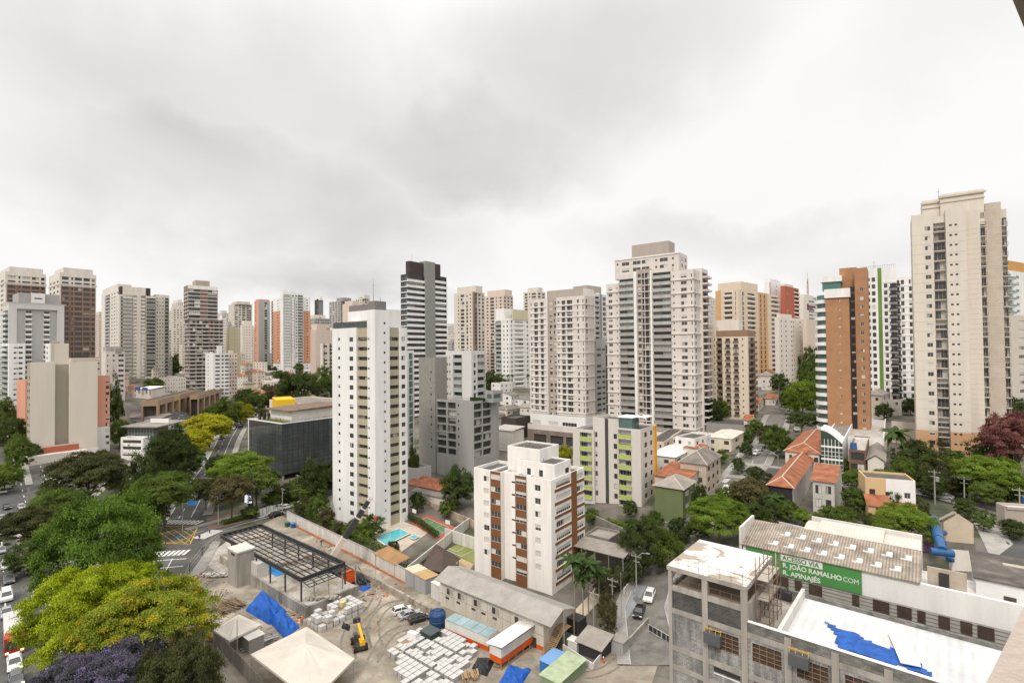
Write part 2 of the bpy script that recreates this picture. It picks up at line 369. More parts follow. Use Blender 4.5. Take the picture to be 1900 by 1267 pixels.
class Bld:
 def __init__(s,name,label,xl,xc,xr,yt,d,th=36.6,zb=None,row=640,cat='apartment tower',mats=None,group=None,blinds=.35,wstyle='n',roof=None,lod=None):
  s.th=R(th);s.ex=Vector((cos(s.th),-sin(s.th)));s.ey=Vector((sin(s.th),cos(s.th)))
  s.row=row;C=atY(xc,row,d);s.C=Vector((C.x,C.y))
  s.W=-s.fx(xl);s.D=s.ry(xr)
  if zb is None:
   pts=[s.C,s.C-s.ex*s.W,s.C+s.ey*s.D,s.C-s.ex*s.W+s.ey*s.D]
   zb=min(tz(p.x,p.y) for p in pts)-.6
  s.zb=zb;s.H=s.zz(xc,yt,0,0);s.d=d
  s.root=thing(name,label,cat,(s.C.x,s.C.y,zb),-s.th,group)
  s.mats=mats or [mWhite];s.roof=roof or mRoofG
  s.b=MB();s.r=MB();s.items={};s.blinds=blinds;s.ws=wstyle
  s.rnd=random.Random(hash(label) % 9999 if False else sum(map(ord,label)))
  s.lod=(1 if d < 200 else 0) if lod is None else lod
 def slope(s,px,row=None):
  v=ray(px,s.row if row is None else row);return v.x
 def fx(s,px,y=0.0,row=None):
  k=s.slope(px,row);return (k*(s.C.y+s.ey.y*y)-s.C.x-s.ey.x*y)/(s.ex.x-k*s.ex.y)
 def ry(s,px,x=0.0,row=None):
  k=s.slope(px,row);return (k*(s.C.y+s.ex.y*x)-s.C.x-s.ex.x*x)/(s.ey.x-k*s.ey.y)
 def zz(s,px,py,x=0.0,y=0.0):
  return atY(px,py,s.C.y+s.ex.y*x+s.ey.y*y).z-s.zb
 def zf(s,px,py,y=0.0):         # height of a pixel on the front plane
  return s.zz(px,py,s.fx(px,y),y)
 def zr(s,px,py,x=0.0):
  return s.zz(px,py,x,s.ry(px,x))
 def put(s,part,ent,loc,rz):
  s.items.setdefault(part,[]).append((ent,loc,rz))
 # one facade: cols = (a, b, kind, lo, hi, opts)
 def facade(s,o,rz,L,z0,z1,fc,px2s,m0=0):
  c_,s_=cos(rz),sin(rz)
  P=lambda a,dp,z:(o[0]+a*c_-dp*s_,o[1]+a*s_+dp*c_,z)
  fc=fc or {}
  m0=fc.get('mat',m0)
  opens=[];fh=fc.get('fh',3.0);top=z1-fc.get('top',.6);n=fc.get('n') or int((top-z0-fc.get('base',1.5))/fh)
  pos=lambda a:(px2s(a) if abs(a) > 1.5 else a*L)
  paints=[(pos(p[0]),pos(p[1]),p[2],p[3] if len(p) > 3 else -1e9,p[4] if len(p) > 4 else 1e9) for p in fc.get('paint',[])]
  xs={0.0,L};zs={z0,z1}
  for p in paints:
   for v in p[:2]:
    if 0 < v < L:xs.add(v)
   for v in p[3:]:
    if z0 < v < z1:zs.add(v)
  for col in fc.get('cols',[]):
   a,b2,kind=pos(col[0]),pos(col[1]),col[2]
   a,b2=max(a,.02),min(b2,L-.02)
   if b2-a < .15:continue
   op=col[5] if len(col) > 5 else {}
   lo,hi=(col[3],col[4]) if len(col) > 4 else {'w':(.95,2.3),'B':(.05,2.45),'G':(.05,2.5),'R':(.05,2.45),'L':(1.0,2.6)}[kind]
   fr=op.get('floors',(0,n))
   for i in range(fr[0],min(fr[1],n)):
    zf=top-(i+1)*fh
    if 'each' in op and i % op['each'][0] != op['each'][1]:continue
    za,zb_=zf+lo,zf+hi
    if za < z0+.05 or zb_ > z1-.05:continue
    opens.append((a,b2,za,zb_,kind,zf,op))
    xs |= {a,b2};zs |= {za,zb_}
  X=sorted(xs);Z=sorted(zs)
  X=[v for i,v in enumerate(X) if i==0 or v-X[i-1] > 1e-4];Z=[v for i,v in enumerate(Z) if i==0 or v-Z[i-1] > 1e-4]
  ix=lambda v:min(range(max(0,bisect_left(X,v)-1),min(len(X),bisect_left(X,v)+2)),key=lambda q:abs(X[q]-v))
  iz=lambda v:min(range(max(0,bisect_left(Z,v)-1),min(len(Z),bisect_left(Z,v)+2)),key=lambda q:abs(Z[q]-v))
  used=set();bb=s.b
  def pm(a,z):
   m=m0
   for p in paints:
    if p[0] <= a <= p[1] and p[3] <= z <= p[4]:m=p[2]
   return m
  for (a,b2,za,zb_,kind,zf,op) in opens:
   i0,i1,j0,j1=ix(a),ix(b2),iz(za),iz(zb_)
   cells=[(i,j) for i in range(i0,i1) for j in range(j0,j1)]
   if any(c in used for c in cells):continue
   used.update(cells)
   a,b2,za,zb_=X[i0],X[i1],Z[j0],Z[j1]
   dep=op.get('dep',{'w':.14,'B':1.1,'G':1.1,'R':1.1,'L':1.2}[kind])
   m=op.get('rm',pm((a+b2)/2,za-.01))
   bb.quad(P(a,0,za),P(b2,0,za),P(b2,dep,za),P(a,dep,za),m)
   bb.quad(P(a,dep,zb_),P(b2,dep,zb_),P(b2,0,zb_),P(a,0,zb_),m)
   bb.quad(P(a,0,zb_),P(a,0,za),P(a,dep,za),P(a,dep,zb_),m)
   bb.quad(P(b2,0,za),P(b2,0,zb_),P(b2,dep,zb_),P(b2,dep,za),m)
   q=s.rnd.random();bl=op.get('blinds',s.blinds)
   var=0 if q > bl else s.rnd.choice(op.get('vars',(1,2,3,4) if kind=='w' else (1,3,4)))
   ent=winbuild(b2-a,zb_-za,var,op.get('style',s.ws),s.lod)
   s.put('window',ent,P(a,dep,za),rz)
   if kind in 'BGR':
    e=op.get('ext',.15)
    ent=balbuild(b2-a+2*e,op.get('proj',.9),{'B':'solid','G':'glass','R':'bars'}[kind],op.get('rh',1.05),op.get('slab',.2),
        op.get('rail',{'B':s.mats[m0],'G':mGlassL,'R':mRail}[kind]),op.get('slabm',s.mats[m0]),s.lod,dep)
    s.put('balcony',ent,P(a-e,0,za),rz)
  for i in range(len(X)-1):
   j=0
   while j < len(Z)-1:
    if (i,j) in used:j += 1;continue
    m=pm((X[i]+X[i+1])/2,(Z[j]+Z[j+1])/2);k=j+1
    while k < len(Z)-1 and (i,k) not in used and pm((X[i]+X[i+1])/2,(Z[k]+Z[k+1])/2)==m:k += 1
    bb.quad(P(X[i],0,Z[j]),P(X[i+1],0,Z[j]),P(X[i+1],0,Z[k]),P(X[i],0,Z[k]),m);j=k
  for bd in fc.get('bands',[]):    # (z above storey floor, height, projection, material, every, a, b)
   lo,th_,pr,mi=bd[:4];ev=bd[4] if len(bd) > 4 else 1
   a,b2=(pos(bd[5]),pos(bd[6])) if len(bd) > 6 else (-pr,L+pr)
   for i in range(0,n,ev):
    zf=top-(i+1)*fh+lo
    if zf < z0 or zf+th_ > z1+.3:continue
    t=MB();t.box(a,b2,-pr,-.004,zf,zf+th_,mi);bb.add(t,(o[0],o[1],0),rz)
  for pl in fc.get('piers',[]):    # (a, b, projection, material, z0, z1)
   a,b2=pos(pl[0]),pos(pl[1]);t=MB()
   t.box(a,b2,-pl[2],-.004,pl[4] if len(pl) > 4 else z0,pl[5] if len(pl) > 5 else z1+.02,pl[3]);bb.add(t,(o[0],o[1],0),rz)
 def block(s,x0,x1,y0,y1,z0,z1,front=None,right=None,left=None,m=0,par=.9,roof=True,cap=None,pxf=None,pxr=None):
  pf=lambda p:s.fx(p,y0)-x0
  pr=lambda p:s.ry(p,x1)-y0
  pl=lambda p:y1-s.ry(p,x0)
  s.facade((x0,y0),0.0,x1-x0,z0,z1,front,pf,m)
  s.facade((x1,y0),pi/2,y1-y0,z0,z1,right,pr,m)
  s.facade((x1,y1),pi,x1-x0,z0,z1,None,pf,m)
  s.facade((x0,y1),-pi/2,y1-y0,z0,z1,left,pl,m)
  if roof:
   zt=z1-par;t=.25;bb=s.b;c=m if cap is None else cap
   s.r.quad((x0+t,y0+t,zt),(x1-t,y0+t,zt),(x1-t,y1-t,zt),(x0+t,y1-t,zt))
   o4=[(x0,y0),(x1,y0),(x1,y1),(x0,y1)];i4=[(x0+t,y0+t),(x1-t,y0+t),(x1-t,y1-t),(x0+t,y1-t)]
   for i in range(4):
    j=(i+1) % 4
    bb.quad((*o4[i],z1),(*o4[j],z1),(*i4[j],z1),(*i4[i],z1),c)
    bb.quad((*i4[j],z1),(*i4[i],z1),(*i4[i],zt),(*i4[j],zt),c)
 def part(s,name,mb,mats,smooth=False,**k):
  o=mb.build(name,mats,s.root,smooth=smooth)
  for a,b in k.items():o[a]=b
  return o
 def done(s,cap=100):
  s.b.build('wall',s.mats,s.root)
  if s.r.f:s.r.build('roof',s.roof,s.root)
  cw=Vector((0,0,CAMZ));mw=Matrix.Translation(s.root.location) @ Matrix.Rotation(-s.th,4,'Z')
  for part,lst in s.items.items():
   def size(it):
    p=mw @ Vector(it[1]);b=it[0][0];return -(b[1]*(b[2] if part=='window' else 1.2))/(p-cw).length_squared
   lst=sorted(lst,key=size)
   for ent,loc,rz in lst[:cap]:
    if ent[0] not in MESHC:MESHC[ent[0]]=ent[1].mesh(part,ent[2])
    link(part,MESHC[ent[0]],s.root,loc,rz)
   rest=lst[cap:]
   if rest:
    allm=[];mb=MB()
    for ent,loc,rz in rest:
     mm=[]
     for q in ent[2]:
      if q not in allm:allm.append(q)
      mm.append(allm.index(q))
     mb.add(ent[1],loc,rz,mm)
    tag(mb.build(part,allm,s.root),None,None,None,'stuff')
  return s
def boxpart(b,name,x0,x1,y0,y1,z0,z1,m):
 q=MB();q.box(x0,x1,y0,y1,z0,z1);return b.part(name,q,m)
def antenna(b,x,y,z,h):
 q=MB();q.tube((x,y,z),(x,y,z+h),.09,.03,5);q.bar((x-.5,y,z+h*.8),(x+.5,y,z+h*.8),.05)
 b.part('antenna',q,mRail)
# the ground as one sheet
me=bpy.data.meshes.new('ground')
V=np.stack([GX,GY,GZ],-1).reshape(-1,3)
nx_,ny_=len(gx),len(gy)
idx=np.arange(nx_*ny_).reshape(ny_,nx_)
F=np.stack([idx[:-1,:-1],idx[:-1,1:],idx[1:,1:],idx[1:,:-1]],-1).reshape(-1,4)
# a far skirt to the horizon
far=7000.0
ring=[(TX0,TY0),(TX1,TY0),(TX1,TY1),(TX0,TY1)]
k0=len(V)
vs_=V.tolist();fs_=F.tolist()
edge=[idx[0,i] for i in range(nx_)]+[idx[j,-1] for j in range(1,ny_)]+[idx[-1,i] for i in range(nx_-2,-1,-1)]+[idx[j,0] for j in range(ny_-2,0,-1)]
for e in edge:
 x,y,z=vs_[e];d_=sqrt(x*x+y*y);s_=far/d_;vs_.append((x*s_,y*s_,47.0 if y > 300 else z))
ne=len(edge)
for i in range(ne):
 j=(i+1) % ne;fs_.append((edge[j],edge[i],k0+i,k0+j))
me.from_pydata(vs_,[],fs_);me.update()
mGround=mat('urban_ground',(.155,.135,.115),var=.45,scale=.15,col2=(.06,.07,.036),bscale=.09)
me.materials.append(mGround)
me.polygons.foreach_set('use_smooth',[True]*len(me.polygons))
go=link('ground',me);go['kind']='structure'
def drape_grid(name,fn,nu,nv,off,m,kind='structure',label=None,cat=None):
 b=MB();g=[[None]*(nv+1) for _ in range(nu+1)]
 for i in range(nu+1):
  for j in range(nv+1):
   x,y=fn(i/nu,j/nv);g[i][j]=(x,y,tz(x,y)+off)
 for i in range(nu):
  for j in range(nv):b.quad(g[i][j],g[i+1][j],g[i+1][j+1],g[i][j+1])
 o=b.build(name,m)
 if kind:o['kind']=kind
 if label:tag(o,label,cat)
 return o
def quad_px(name,p4,off,m,nu=10,nv=6,**k):  # four ground points given by their place in the photo
 P4=[G(*p) for p in p4]
 fn=lambda u,v:tuple((P4[0].xy*(1-u)+P4[1].xy*u)*(1-v)+(P4[3].xy*(1-u)+P4[2].xy*u)*v)
 return drape_grid(name,fn,nu,nv,off,m,**k)
def strip(mb,pts,width,off,seg=3.0,m=0):     # ribbon on the ground along a world polyline
 P=[Vector(p[:2]) for p in pts];fine=[];K=max(1,int(width/3));seg=min(seg,2.5)
 off += .05 if width > 3 else .08
 for a,b in zip(P[:-1],P[1:]):
  n=max(1,int((b-a).length/seg))
  fine += [a.lerp(b,i/n) for i in range(n)]
 fine.append(P[-1]);L=[]
 for i,p in enumerate(fine):
  d_=(fine[min(i+1,len(fine)-1)]-fine[max(i-1,0)]).normalized();nrm=Vector((-d_.y,d_.x))*(width/2)
  L.append([p+nrm*(1-2*i/K) for i in range(K+1)])
 for a,b in zip(L[:-1],L[1:]):
  for q in range(K):
   c4=(a[q+1],b[q+1],b[q],a[q])
   mb.quad(*[(c.x,c.y,tz(c.x,c.y)+off) for c in c4],m)
# BUILDINGS
def W(a,b,lo=.95,hi=2.3,**k):return (a,b,'w',lo,hi,k)
wcream=mat('cream_render',(.69,.64,.57),var=.14,streak=True)
wbeige=mat('beige_render',(.60,.53,.45),var=.12,streak=True)
wpale=mat('pale_pink_render',(.66,.60,.555),var=.15,streak=True)
wgrey=mat('grey_render',(.46,.45,.435),var=.12,streak=True)
wgreyd=mat('dark_grey_render',(.30,.285,.265),var=.12,streak=True)
wgreyl=mat('light_grey_render',(.60,.59,.57),var=.08,streak=True)
wbrown=mat('brown_render',(.20,.13,.10),var=.15)
wchoc=mat('chocolate_panel',(.065,.05,.048),var=.2)
worange=mat('orange_render',(.58,.29,.17),var=.1)
wsalmon=mat('salmon_render',(.64,.31,.21),var=.1,streak=True)
wochre=mat('ochre_render',(.60,.36,.17),var=.1)
wtaupe=mat('taupe_render',(.42,.36,.31),var=.1,streak=True)
wred=mat('red_render',(.42,.12,.07),var=.1)
wkhaki=mat('khaki_panel',(.42,.38,.27),var=.12,scale=1.5)
wyellowish=mat('straw_render',(.58,.53,.36),var=.1,streak=True)
# white tower with olive strips (centre)
b=Bld('apartment_tower','tall white tower with olive balcony strips behind the crane boom',617,686,757,612,150,mats=[mWhite2,wkhaki,mWhite,wchoc],blinds=.12,wstyle='d',roof=mRoofL,row=800)
zt=b.zf(640,609);x_l=b.fx(617);xk0,xk1=b.fx(662),b.fx(682)
f1=dict(fh=2.9,top=2.1,base=2,cols=[W(628,631.5,1.2,2.1),W(649,656,.8,2.15)])
b.block(x_l,xk0,0,14,0,zt,front=f1,par=1.0)
# recessed olive bay, centre shaft, right olive bay
bay=dict(fh=2.9,top=2.1,base=2,mat=1,cols=[(.02,.99,'w',.95,2.05,dict(dep=.7))])
b.block(xk0,xk1,.5,14,0,zt,front=bay,par=1.0)
xs0,xs1=xk1,b.fx(699)
yrt=b.ry(741,2.5);
zs=b.zz(692,575,0,0)
b.block(xs0,2.5,.0,5.5,0,zs,front=dict(fh=2.9,top=6.9,base=2,cols=[(.02,.30,'w',1.0,1.6,dict(dep=.5))],paint=[(.0,.52,2)]),right=dict(fh=2.9,top=2.4,base=2,cols=[(.60,.72,'w',1.1,1.8)]),par=.8)
ya,yb_,yc=5.5,b.ry(741,2.0),b.ry(754,2.0)
b.block(-6,2.0,ya,yb_,0,zt,right=dict(fh=2.9,top=2.1,base=2,mat=1,cols=[(.02,.98,'w',.95,2.05,dict(dep=.7))]),par=1.0)
b.block(-8,2.5,yb_,yc,0,zt,right=dict(fh=2.9,top=2.1,base=2,cols=[(.2,.72,'w',.85,2.15)]),par=1.0)
zpen=b.zz(670,573,-3,3)
b.block(b.fx(646,6),xs0,6,13,zt-1,zpen,front=dict(fh=8,top=.5,n=1,base=0,cols=[(.84,.97,'w',5.2,6.6)]),par=.6)
q=MB()
for i in range(24):
 x=x_l+.2+(xk1-x_l-.4)*i/23;q.box(x-.03,x+.03,.25,.3,zt,zt+1.9)
q.box(x_l+.2,xk1-.2,.24,.31,zt+1.85,zt+1.93)
b.part('terrace_railing',q,mRail)
q=MB();q.box(x_l+.3,xk1-.3,.35,.4,zt,zt+1.8);b.part('glass_screen',q,mat('smoked_screen',(.10,.11,.10),rough=.2,var=.5,scale=1.5))
q=MB();q.box(xs0+.4,2.2,.5,.58,zs,zs+2.6);q.box(2.1,2.18,.5,4.5,zs,zs+2.6);q.box(b.fx(648,6.2),xs0,6.3,6.4,zpen,zpen+1.9);b.part('roof_screen',q,mat('roof_screen_metal',(.22,.20,.19),var=.4,scale=2))
q=MB();q.box(b.fx(648,5),b.fx(664,5),3.2,5.6,zt+1.9,zt+2.15);b.part('terrace_canopy',q,mWhite2)
antenna(b,-1.2,2.5,zs,9.5);antenna(b,.8,3.5,zs,4)
b.done()
# white apartment block with brown panels (front centre)
wAp=mat('old_white_render',(.80,.765,.715),var=.16,streak=True,scale=.6)
wApb=mat('brown_ribbed_panel',(.25,.11,.045),var=.15,tex='corr_x',bscale=4)
b=Bld('apartment_block','white apartment block with brown panels under its windows and a stained roof',880,1023,1085,891,108,zb=-.5,row=960,mats=[wAp,wApb,mWhite],cat='apartment block',blinds=.5,roof=mRoofD,lod=1)
z=b.H;fh=2.80
fx=lambda p:b.fx(p)
xb1,xb2,xc1,xc2=fx(912),fx(931),fx(958),fx(979)
zL=b.zf(881,861)
wn_=dict(style='n',blinds=.9,vars=(2,2,2,4,1))
b.block(fx(880),xb1,0,9.5,0,z,front=dict(fh=fh,top=.9,base=2.0,cols=[(.56,.88,'w',.95,2.2,wn_)]),par=.7)
b.block(xb1,xb2,-.35,9.5,0,z,front=dict(fh=fh,top=.0,base=1.5,mat=1,cols=[(.03,.97,'w',.95,2.15,dict(style='s',blinds=.6))]),par=.5,cap=0)
b.block(xb2,xc1,1.1,9.5,0,z,front=dict(fh=fh,top=.9,base=2,cols=[(.5,.85,'w',1.35,1.75,dict(style='d',blinds=0))]),par=.7)
b.block(xc1,xc2,-.35,9.5,0,z,front=dict(fh=fh,top=.0,base=1.5,mat=1,cols=[(.03,.97,'w',.95,2.15,dict(style='s',blinds=.6))]),par=.5,cap=0)
D=b.D
b.block(xc2,0,0,D,0,z,front=dict(fh=fh,top=.9,base=2,cols=[(.32,.56,'w',.95,2.25,wn_)],paint=[]),
  right=dict(fh=fh,top=.15,base=1.5,cols=[(.14,.56,'w',.75,2.1,dict(style='s',blinds=.9,vars=(2,2,4,1))),(.76,.97,'w',.75,2.1,dict(style='s',blinds=.9,vars=(2,2,4,1)))],bands=[(.0,.62,.09,1,1,.10,.58),(.0,.62,.09,1,1,.74,.99)],piers=[(.58,.74,.14,1)]),par=.7)
xt0,xt1=b.fx(946,2.2),b.fx(1036,2.2)
zt=b.zz(1000,822,b.fx(1000,2.2),2.2)
b.block(b.fx(943,3.6),b.fx(1003,3.6),3.6,b.ry(1038,b.fx(1003,3.6)),z-.7,b.zf(1003,834,3.6),par=.35)
b.block(b.fx(960,2.0),b.fx(1030,2.0),2.0,b.ry(1060,b.fx(1030,2.0)),z-.7,b.zf(1030,862,2.0),front=dict(fh=3,n=1,top=.4,base=0,cols=[(.28,.38,'w',.4,1.8,dict(style='d',blinds=0)),(.60,.70,'w',.4,1.8,dict(style='d',blinds=0))]),right=dict(fh=3,n=1,top=.4,base=0,cols=[(.65,.9,'w',.6,1.8,dict(style='d',blinds=0))]),par=.35)
q=MB()
for i in range(9):
 q.box(b.fx(960,5)+i*.6,b.fx(960,5)+i*.6+.5,5+(i % 3),5.4+(i % 3),b.zf(1003,834,3.6)-.35,b.zf(1003,834,3.6)+.1)
b.part('roof_vents',q,mConcD)
q=MB();q.tube((b.fx(1010,5),5,z),(b.fx(1010,5),5,z+3.1),.05,n=5);q.tube((b.fx(985,6),6,z+2),(b.fx(985,6),6,z+9),.04,n=5);b.part('antenna',q,mRail)
b.done()
# tower with lime balconies
wGb=mat('warm_grey_render',(.62,.575,.52),var=.1,streak=True)
wLime=mat('lime_glass',(.42,.52,.12),rough=.2)
wYel=mat('yellow_pipe_paint',(.75,.38,.02),rough=.5)
b=Bld('apartment_block','pale block with lime green balcony fronts and a yellow corner stripe',1064,1190,1220,797,146,row=900,mats=[wGb,wYel,mat('charcoal_strip',(.06,.06,.06)),wLime],cat='apartment block',blinds=.2,wstyle='d',roof=mRoofD,lod=1)
z=b.H;fh=2.92;fx=b.fx
zL=b.zf(1070,798);lb=dict(proj=.35,rail=wLime,rh=1.05,dep=1.0,blinds=.85,style='s',ext=.05)
b.block(fx(1064),fx(1103),0,13,0,b.zf(1070,795),front=dict(fh=fh,top=.4,base=1,cols=[(1077,1099,'G',.05,2.4,lb)]),par=.9)
b.block(fx(1099),fx(1147),.9,12,0,b.zf(1110,775,.9),front=dict(fh=fh,top=3.6,base=1,cols=[(.06,.17,'w',.7,2.2),(.80,.93,'w',.7,2.2)],paint=[(.47,.60,2)]),par=.9,right=dict(fh=4,n=1,top=1.2,cols=[(.1,.3,'w',1.5,2.6)]))
b.block(fx(1147),0,0,b.D,0,z,front=dict(fh=fh,top=.0,base=1,cols=[(1148.5,1172,'G',.05,2.4,lb)]),
  right=dict(fh=fh,top=.6,base=1,cols=[(.22,.38,'w',.9,2.3,dict(blinds=.05)),(.58,.70,'w',.9,2.3,dict(blinds=.05))],piers=[(.80,.93,.35,1)]),par=.5)
q=MB();x0,x1=fx(1149),fx(1174);q.box(x0,x1,.2,.28,z-.4,z+3.0);q.box(x1-.08,x1,.28,5,z-.4,z+3.0);b.part('penthouse_glazing',q,mGlassG)
q=MB();q.box(x0-.3,x1+.3,-.1,6,z+3.0,z+3.25);q.box(x1+.3,1.0-.3,2.5,8,z+3.0,z+3.15);b.part('penthouse_roof',q,mWhite2)
antenna(b,fx(1180,4),4,z+3,3)
b.done()
# grey concrete building with roof deck
b=Bld('apartment_block','grey building of stacked volumes with a roof deck and a dark concrete side slab',810,879,926,745,186,row=820,mats=[mat('board_grey_concrete',(.33,.32,.305),var=.15,streak=True),wgreyl,mat('side_slab_concrete',(.27,.255,.235),var=.2,scale=1.0)],cat='apartment block',blinds=.25,wstyle='d')
fx=b.fx;z=b.H;fh=2.88
big=dict(dep=.9)
b.block(fx(810),0,0,b.D,0,z,front=dict(fh=fh,top=.55,base=7,cols=[(811,828,'w',.3,2.55,big),(831,846,'w',.3,2.55,big),(850,852.5,'w',1.2,2.1)]),
  right=dict(fh=fh,top=.55,base=7,cols=[(.02,.32,'w',.3,2.55,big),(.36,.68,'w',.3,2.55,big)]),par=.5)
xs0=b.fx(778,-.5);xs1=b.fx(808,-.5)
zs=b.zz(790,663,xs1,-.5)
b.block(xs0,xs1,-.5,14,0,zs,m=2,front=dict(fh=fh,top=4.5,base=8,cols=[(.72,.80,'w',1.2,2.1)]),par=.1)
xu1=b.fx(876,6);zu=b.zz(820,651,b.fx(820,6),6)
b.block(xs1-.5,xu1,6,b.ry(902,xu1),z-2,zu,m=1,front=dict(fh=fh,top=1.2,base=0,mat=1,cols=[(.04,.085,'w',1.2,2.1),(.14,.18,'w',1.2,2.1),(842,858,'G',.1,2.5,dict(proj=.2))]),right=dict(fh=fh,top=1.2,base=0,mat=1,cols=[(.15,.3,'w',.5,2.3),(.42,.95,'G',.1,2.5,dict(proj=.2))]),par=.6)
b.block(fx(900,8) ,b.fx(915,8),8,14,z-1,z+3.2,front=dict(fh=3,n=1,top=.3,cols=[(.3,.9,'w',.6,2.2,dict(style='g'))]),right=dict(fh=3,n=1,top=.3,cols=[(.1,.8,'w',.6,2.2,dict(style='g'))]),par=.3)
q=MB()
for i in range(26):
 x=fx(812)+(-.3-fx(812))*i/25;q.box(x-.02,x+.02,.12,.16,z,z+1.0)
q.box(fx(812),-.3,.11,.17,z+1,z+1.05);b.part('terrace_railing',q,mRail)
q=MB();q.box(fx(872,5),fx(872,5)+7,5.2,5.9,z-.4,z+.9);b.part('roof_hedge',q,leafmat('hedge_leaf',(.03,.06,.012),(.09,.15,.03)))
b.done()
# beige tower (centre right, half hidden)
b=Bld('apartment_tower','beige tower with pale floor bands left of the tallest central tower',983,1086,1104,548,245,mats=[wpale,wtaupe,mWhite2,wgrey,mat('podium_stone',(.24,.185,.155),var=.25,tex='brick',bscale=.8)],row=680,blinds=.25)
fx=b.fx;fh=2.92;z=b.H;zp=b.zf(1040,770)
cols=[(985.5,988.5,'w',.9,2.3,dict(blinds=.8)),(992,999,'w',.4,2.4,dict(dep=.8)),(1003.5,1009.5,'w',.4,2.4,dict(dep=.8))]
b.block(fx(983),fx(1017),0,16,zp,z,front=dict(fh=fh,top=1.2,n=30,base=1,cols=cols,bands=[(-.2,.3,.3,2,1,.08,.92)]),par=.5)
b.block(fx(1017),fx(1033),.9,16,0,z,front=dict(fh=fh,top=1.2,base=1,mat=1,cols=[W(.12,.42,.9,2.3,blinds=.8),W(.62,.92,.9,2.3,blinds=.8)]),m=1,par=.5)
b.block(fx(1033),0,0,b.D,zp,z,front=dict(fh=fh,top=1.2,base=1,cols=[(1035.5,1039,'w',.9,2.3,dict(blinds=.8)),(1043,1050,'w',.4,2.4,dict(dep=.8)),(1053,1063,'w',.4,2.4,dict(dep=.8)),(1072,1075.5,'w',.7,2.4,dict(blinds=.8)),(1082,1084,'w',.5,2.4,dict(blinds=.8))],bands=[(-.2,.3,.3,2,1,.04,.64),(-.2,.34,.25,0,2)]),
  right=dict(fh=fh,top=1.2,base=1,cols=[(.1,.3,'w',.5,2.4,dict(blinds=.8))],bands=[(-.2,.34,.25,0,2)]),par=.5)
zpe=b.zz(1040,536,-8,4)
b.block(b.fx(1016,4),b.fx(1084,4),4,b.ry(1104,b.fx(1084,4)),z-1,zpe,m=1,front=dict(fh=3,n=1,top=2.8,mat=1,cols=[(.25,.3,'w',1,2)]),right=dict(mat=2),par=.4)
yp=-5;zpod=b.zz(1040,790,fx(1040),yp)
b.block(b.fx(978,yp),b.fx(1100,yp),yp,22,0,zpod,m=4,front=dict(fh=8.6,n=1,top=.8,base=.2,mat=4,cols=[(.1,.3,'w',.4,4.6,dict(dep=.6,style='d',blinds=0)),(.36,.56,'w',.4,4.6,dict(dep=.6,style='d',blinds=0)),(.6,.8,'w',.4,4.6,dict(dep=.6,style='d',blinds=0))],paint=[(0,1,0,zpod-2.6,99)]),par=1.0)
b.block(b.fx(984,-1),b.fx(1086,-1),-1.5,20,zpod-1,zp,m=2,front=dict(fh=zp-zpod+.6,n=1,top=.1,base=-2,mat=2,cols=[(.05,.2,'w',.5,2.2),(.35,.52,'w',.5,2.2),(.6,.85,'w',.5,2.2)]),par=.1)
b.done()
# central tower with glass balconies
b=Bld('apartment_tower','tallest central beige tower with glazed balconies and a taupe rooftop box',1127,1289,1300,487,222,mats=[wpale,wtaupe,mWhite2,mat('shaft_taupe',(.40,.33,.275),var=.1),mat('podium_render',(.52,.48,.44),var=.12)],row=660,blinds=.3)
fx=b.fx;fh=2.98;z=b.H;zp=b.zf(1200,800)
gl=dict(proj=.7,rail=mGlassL,dep=1.0,style='d',blinds=.6,ext=.1);glo=dict(gl,floors=(0,8));rai=dict(proj=.5,rail=mat('dark_balustrade',(.33,.32,.30),rough=.3),dep=1.0,style='d',blinds=.5,ext=.1,floors=(8,40))
x1,x2,x3,x4=fx(1150),fx(1178),fx(1212),fx(1249)
b.block(fx(1127),x1,0,15,zp,z-6,front=dict(fh=fh,top=1.0,base=.5,cols=[W(.16,.46,.8,2.2,blinds=.6),W(.80,.88,1.4,2.1,blinds=0)],bands=[(-.25,.38,.4,0,2)]),par=.5)
b.block(x1,x2,.0,15,zp,z-2.5,front=dict(fh=fh,top=1.4,base=.5,cols=[(.03,.97,'G',.05,2.5,glo),(.03,.97,'G',.05,2.5,rai)]),par=.5)
xm=(x2+x3)/2
b.block(x2,x2+1.3,-.5,15,zp,z-1.5,m=2,par=.2)
b.block(x2+1.3,x3-.9,.9,15,zp,z-.5,m=3,front=dict(fh=fh,top=1.4,base=.5,mat=3,cols=[(.04,.26,'w',.9,2.4,dict(style='d')),(.36,.52,'w',.1,2.5,dict(dep=.8,style='d')),(.56,.82,'w',.1,2.5,dict(dep=.8,style='d')),(.88,.97,'w',.9,2.4,dict(style='d'))],bands=[(-.2,.25,.3,2,1),],piers=[(.53,.55,.35,2)]),par=.3)
b.block(x3-.9,x3,-.5,15,zp,z-1.5,m=2,par=.2)
b.block(x3,x4,0,15,zp,z-1.0,front=dict(fh=fh,top=1.4,base=.5,cols=[(.03,.93,'G',.05,2.5,glo),(.03,.93,'G',.05,2.5,rai)]),par=.5)
b.block(x4,0,0,b.D,zp,z-3.0,front=dict(fh=fh,top=1.0,base=.5,cols=[W(.04,.11,1.4,2.1,blinds=0),W(.42,.68,.8,2.25,blinds=.6),W(.88,.93,.8,2.25,blinds=.2)],bands=[(-.25,.38,.4,0,2)]),
  right=dict(fh=fh,top=1.0,base=.5,cols=[(.15,.4,'w',.7,2.3)],bands=[(-.25,.38,.4,0,2)]),par=.5)
zu=b.zf(1240,470,2)
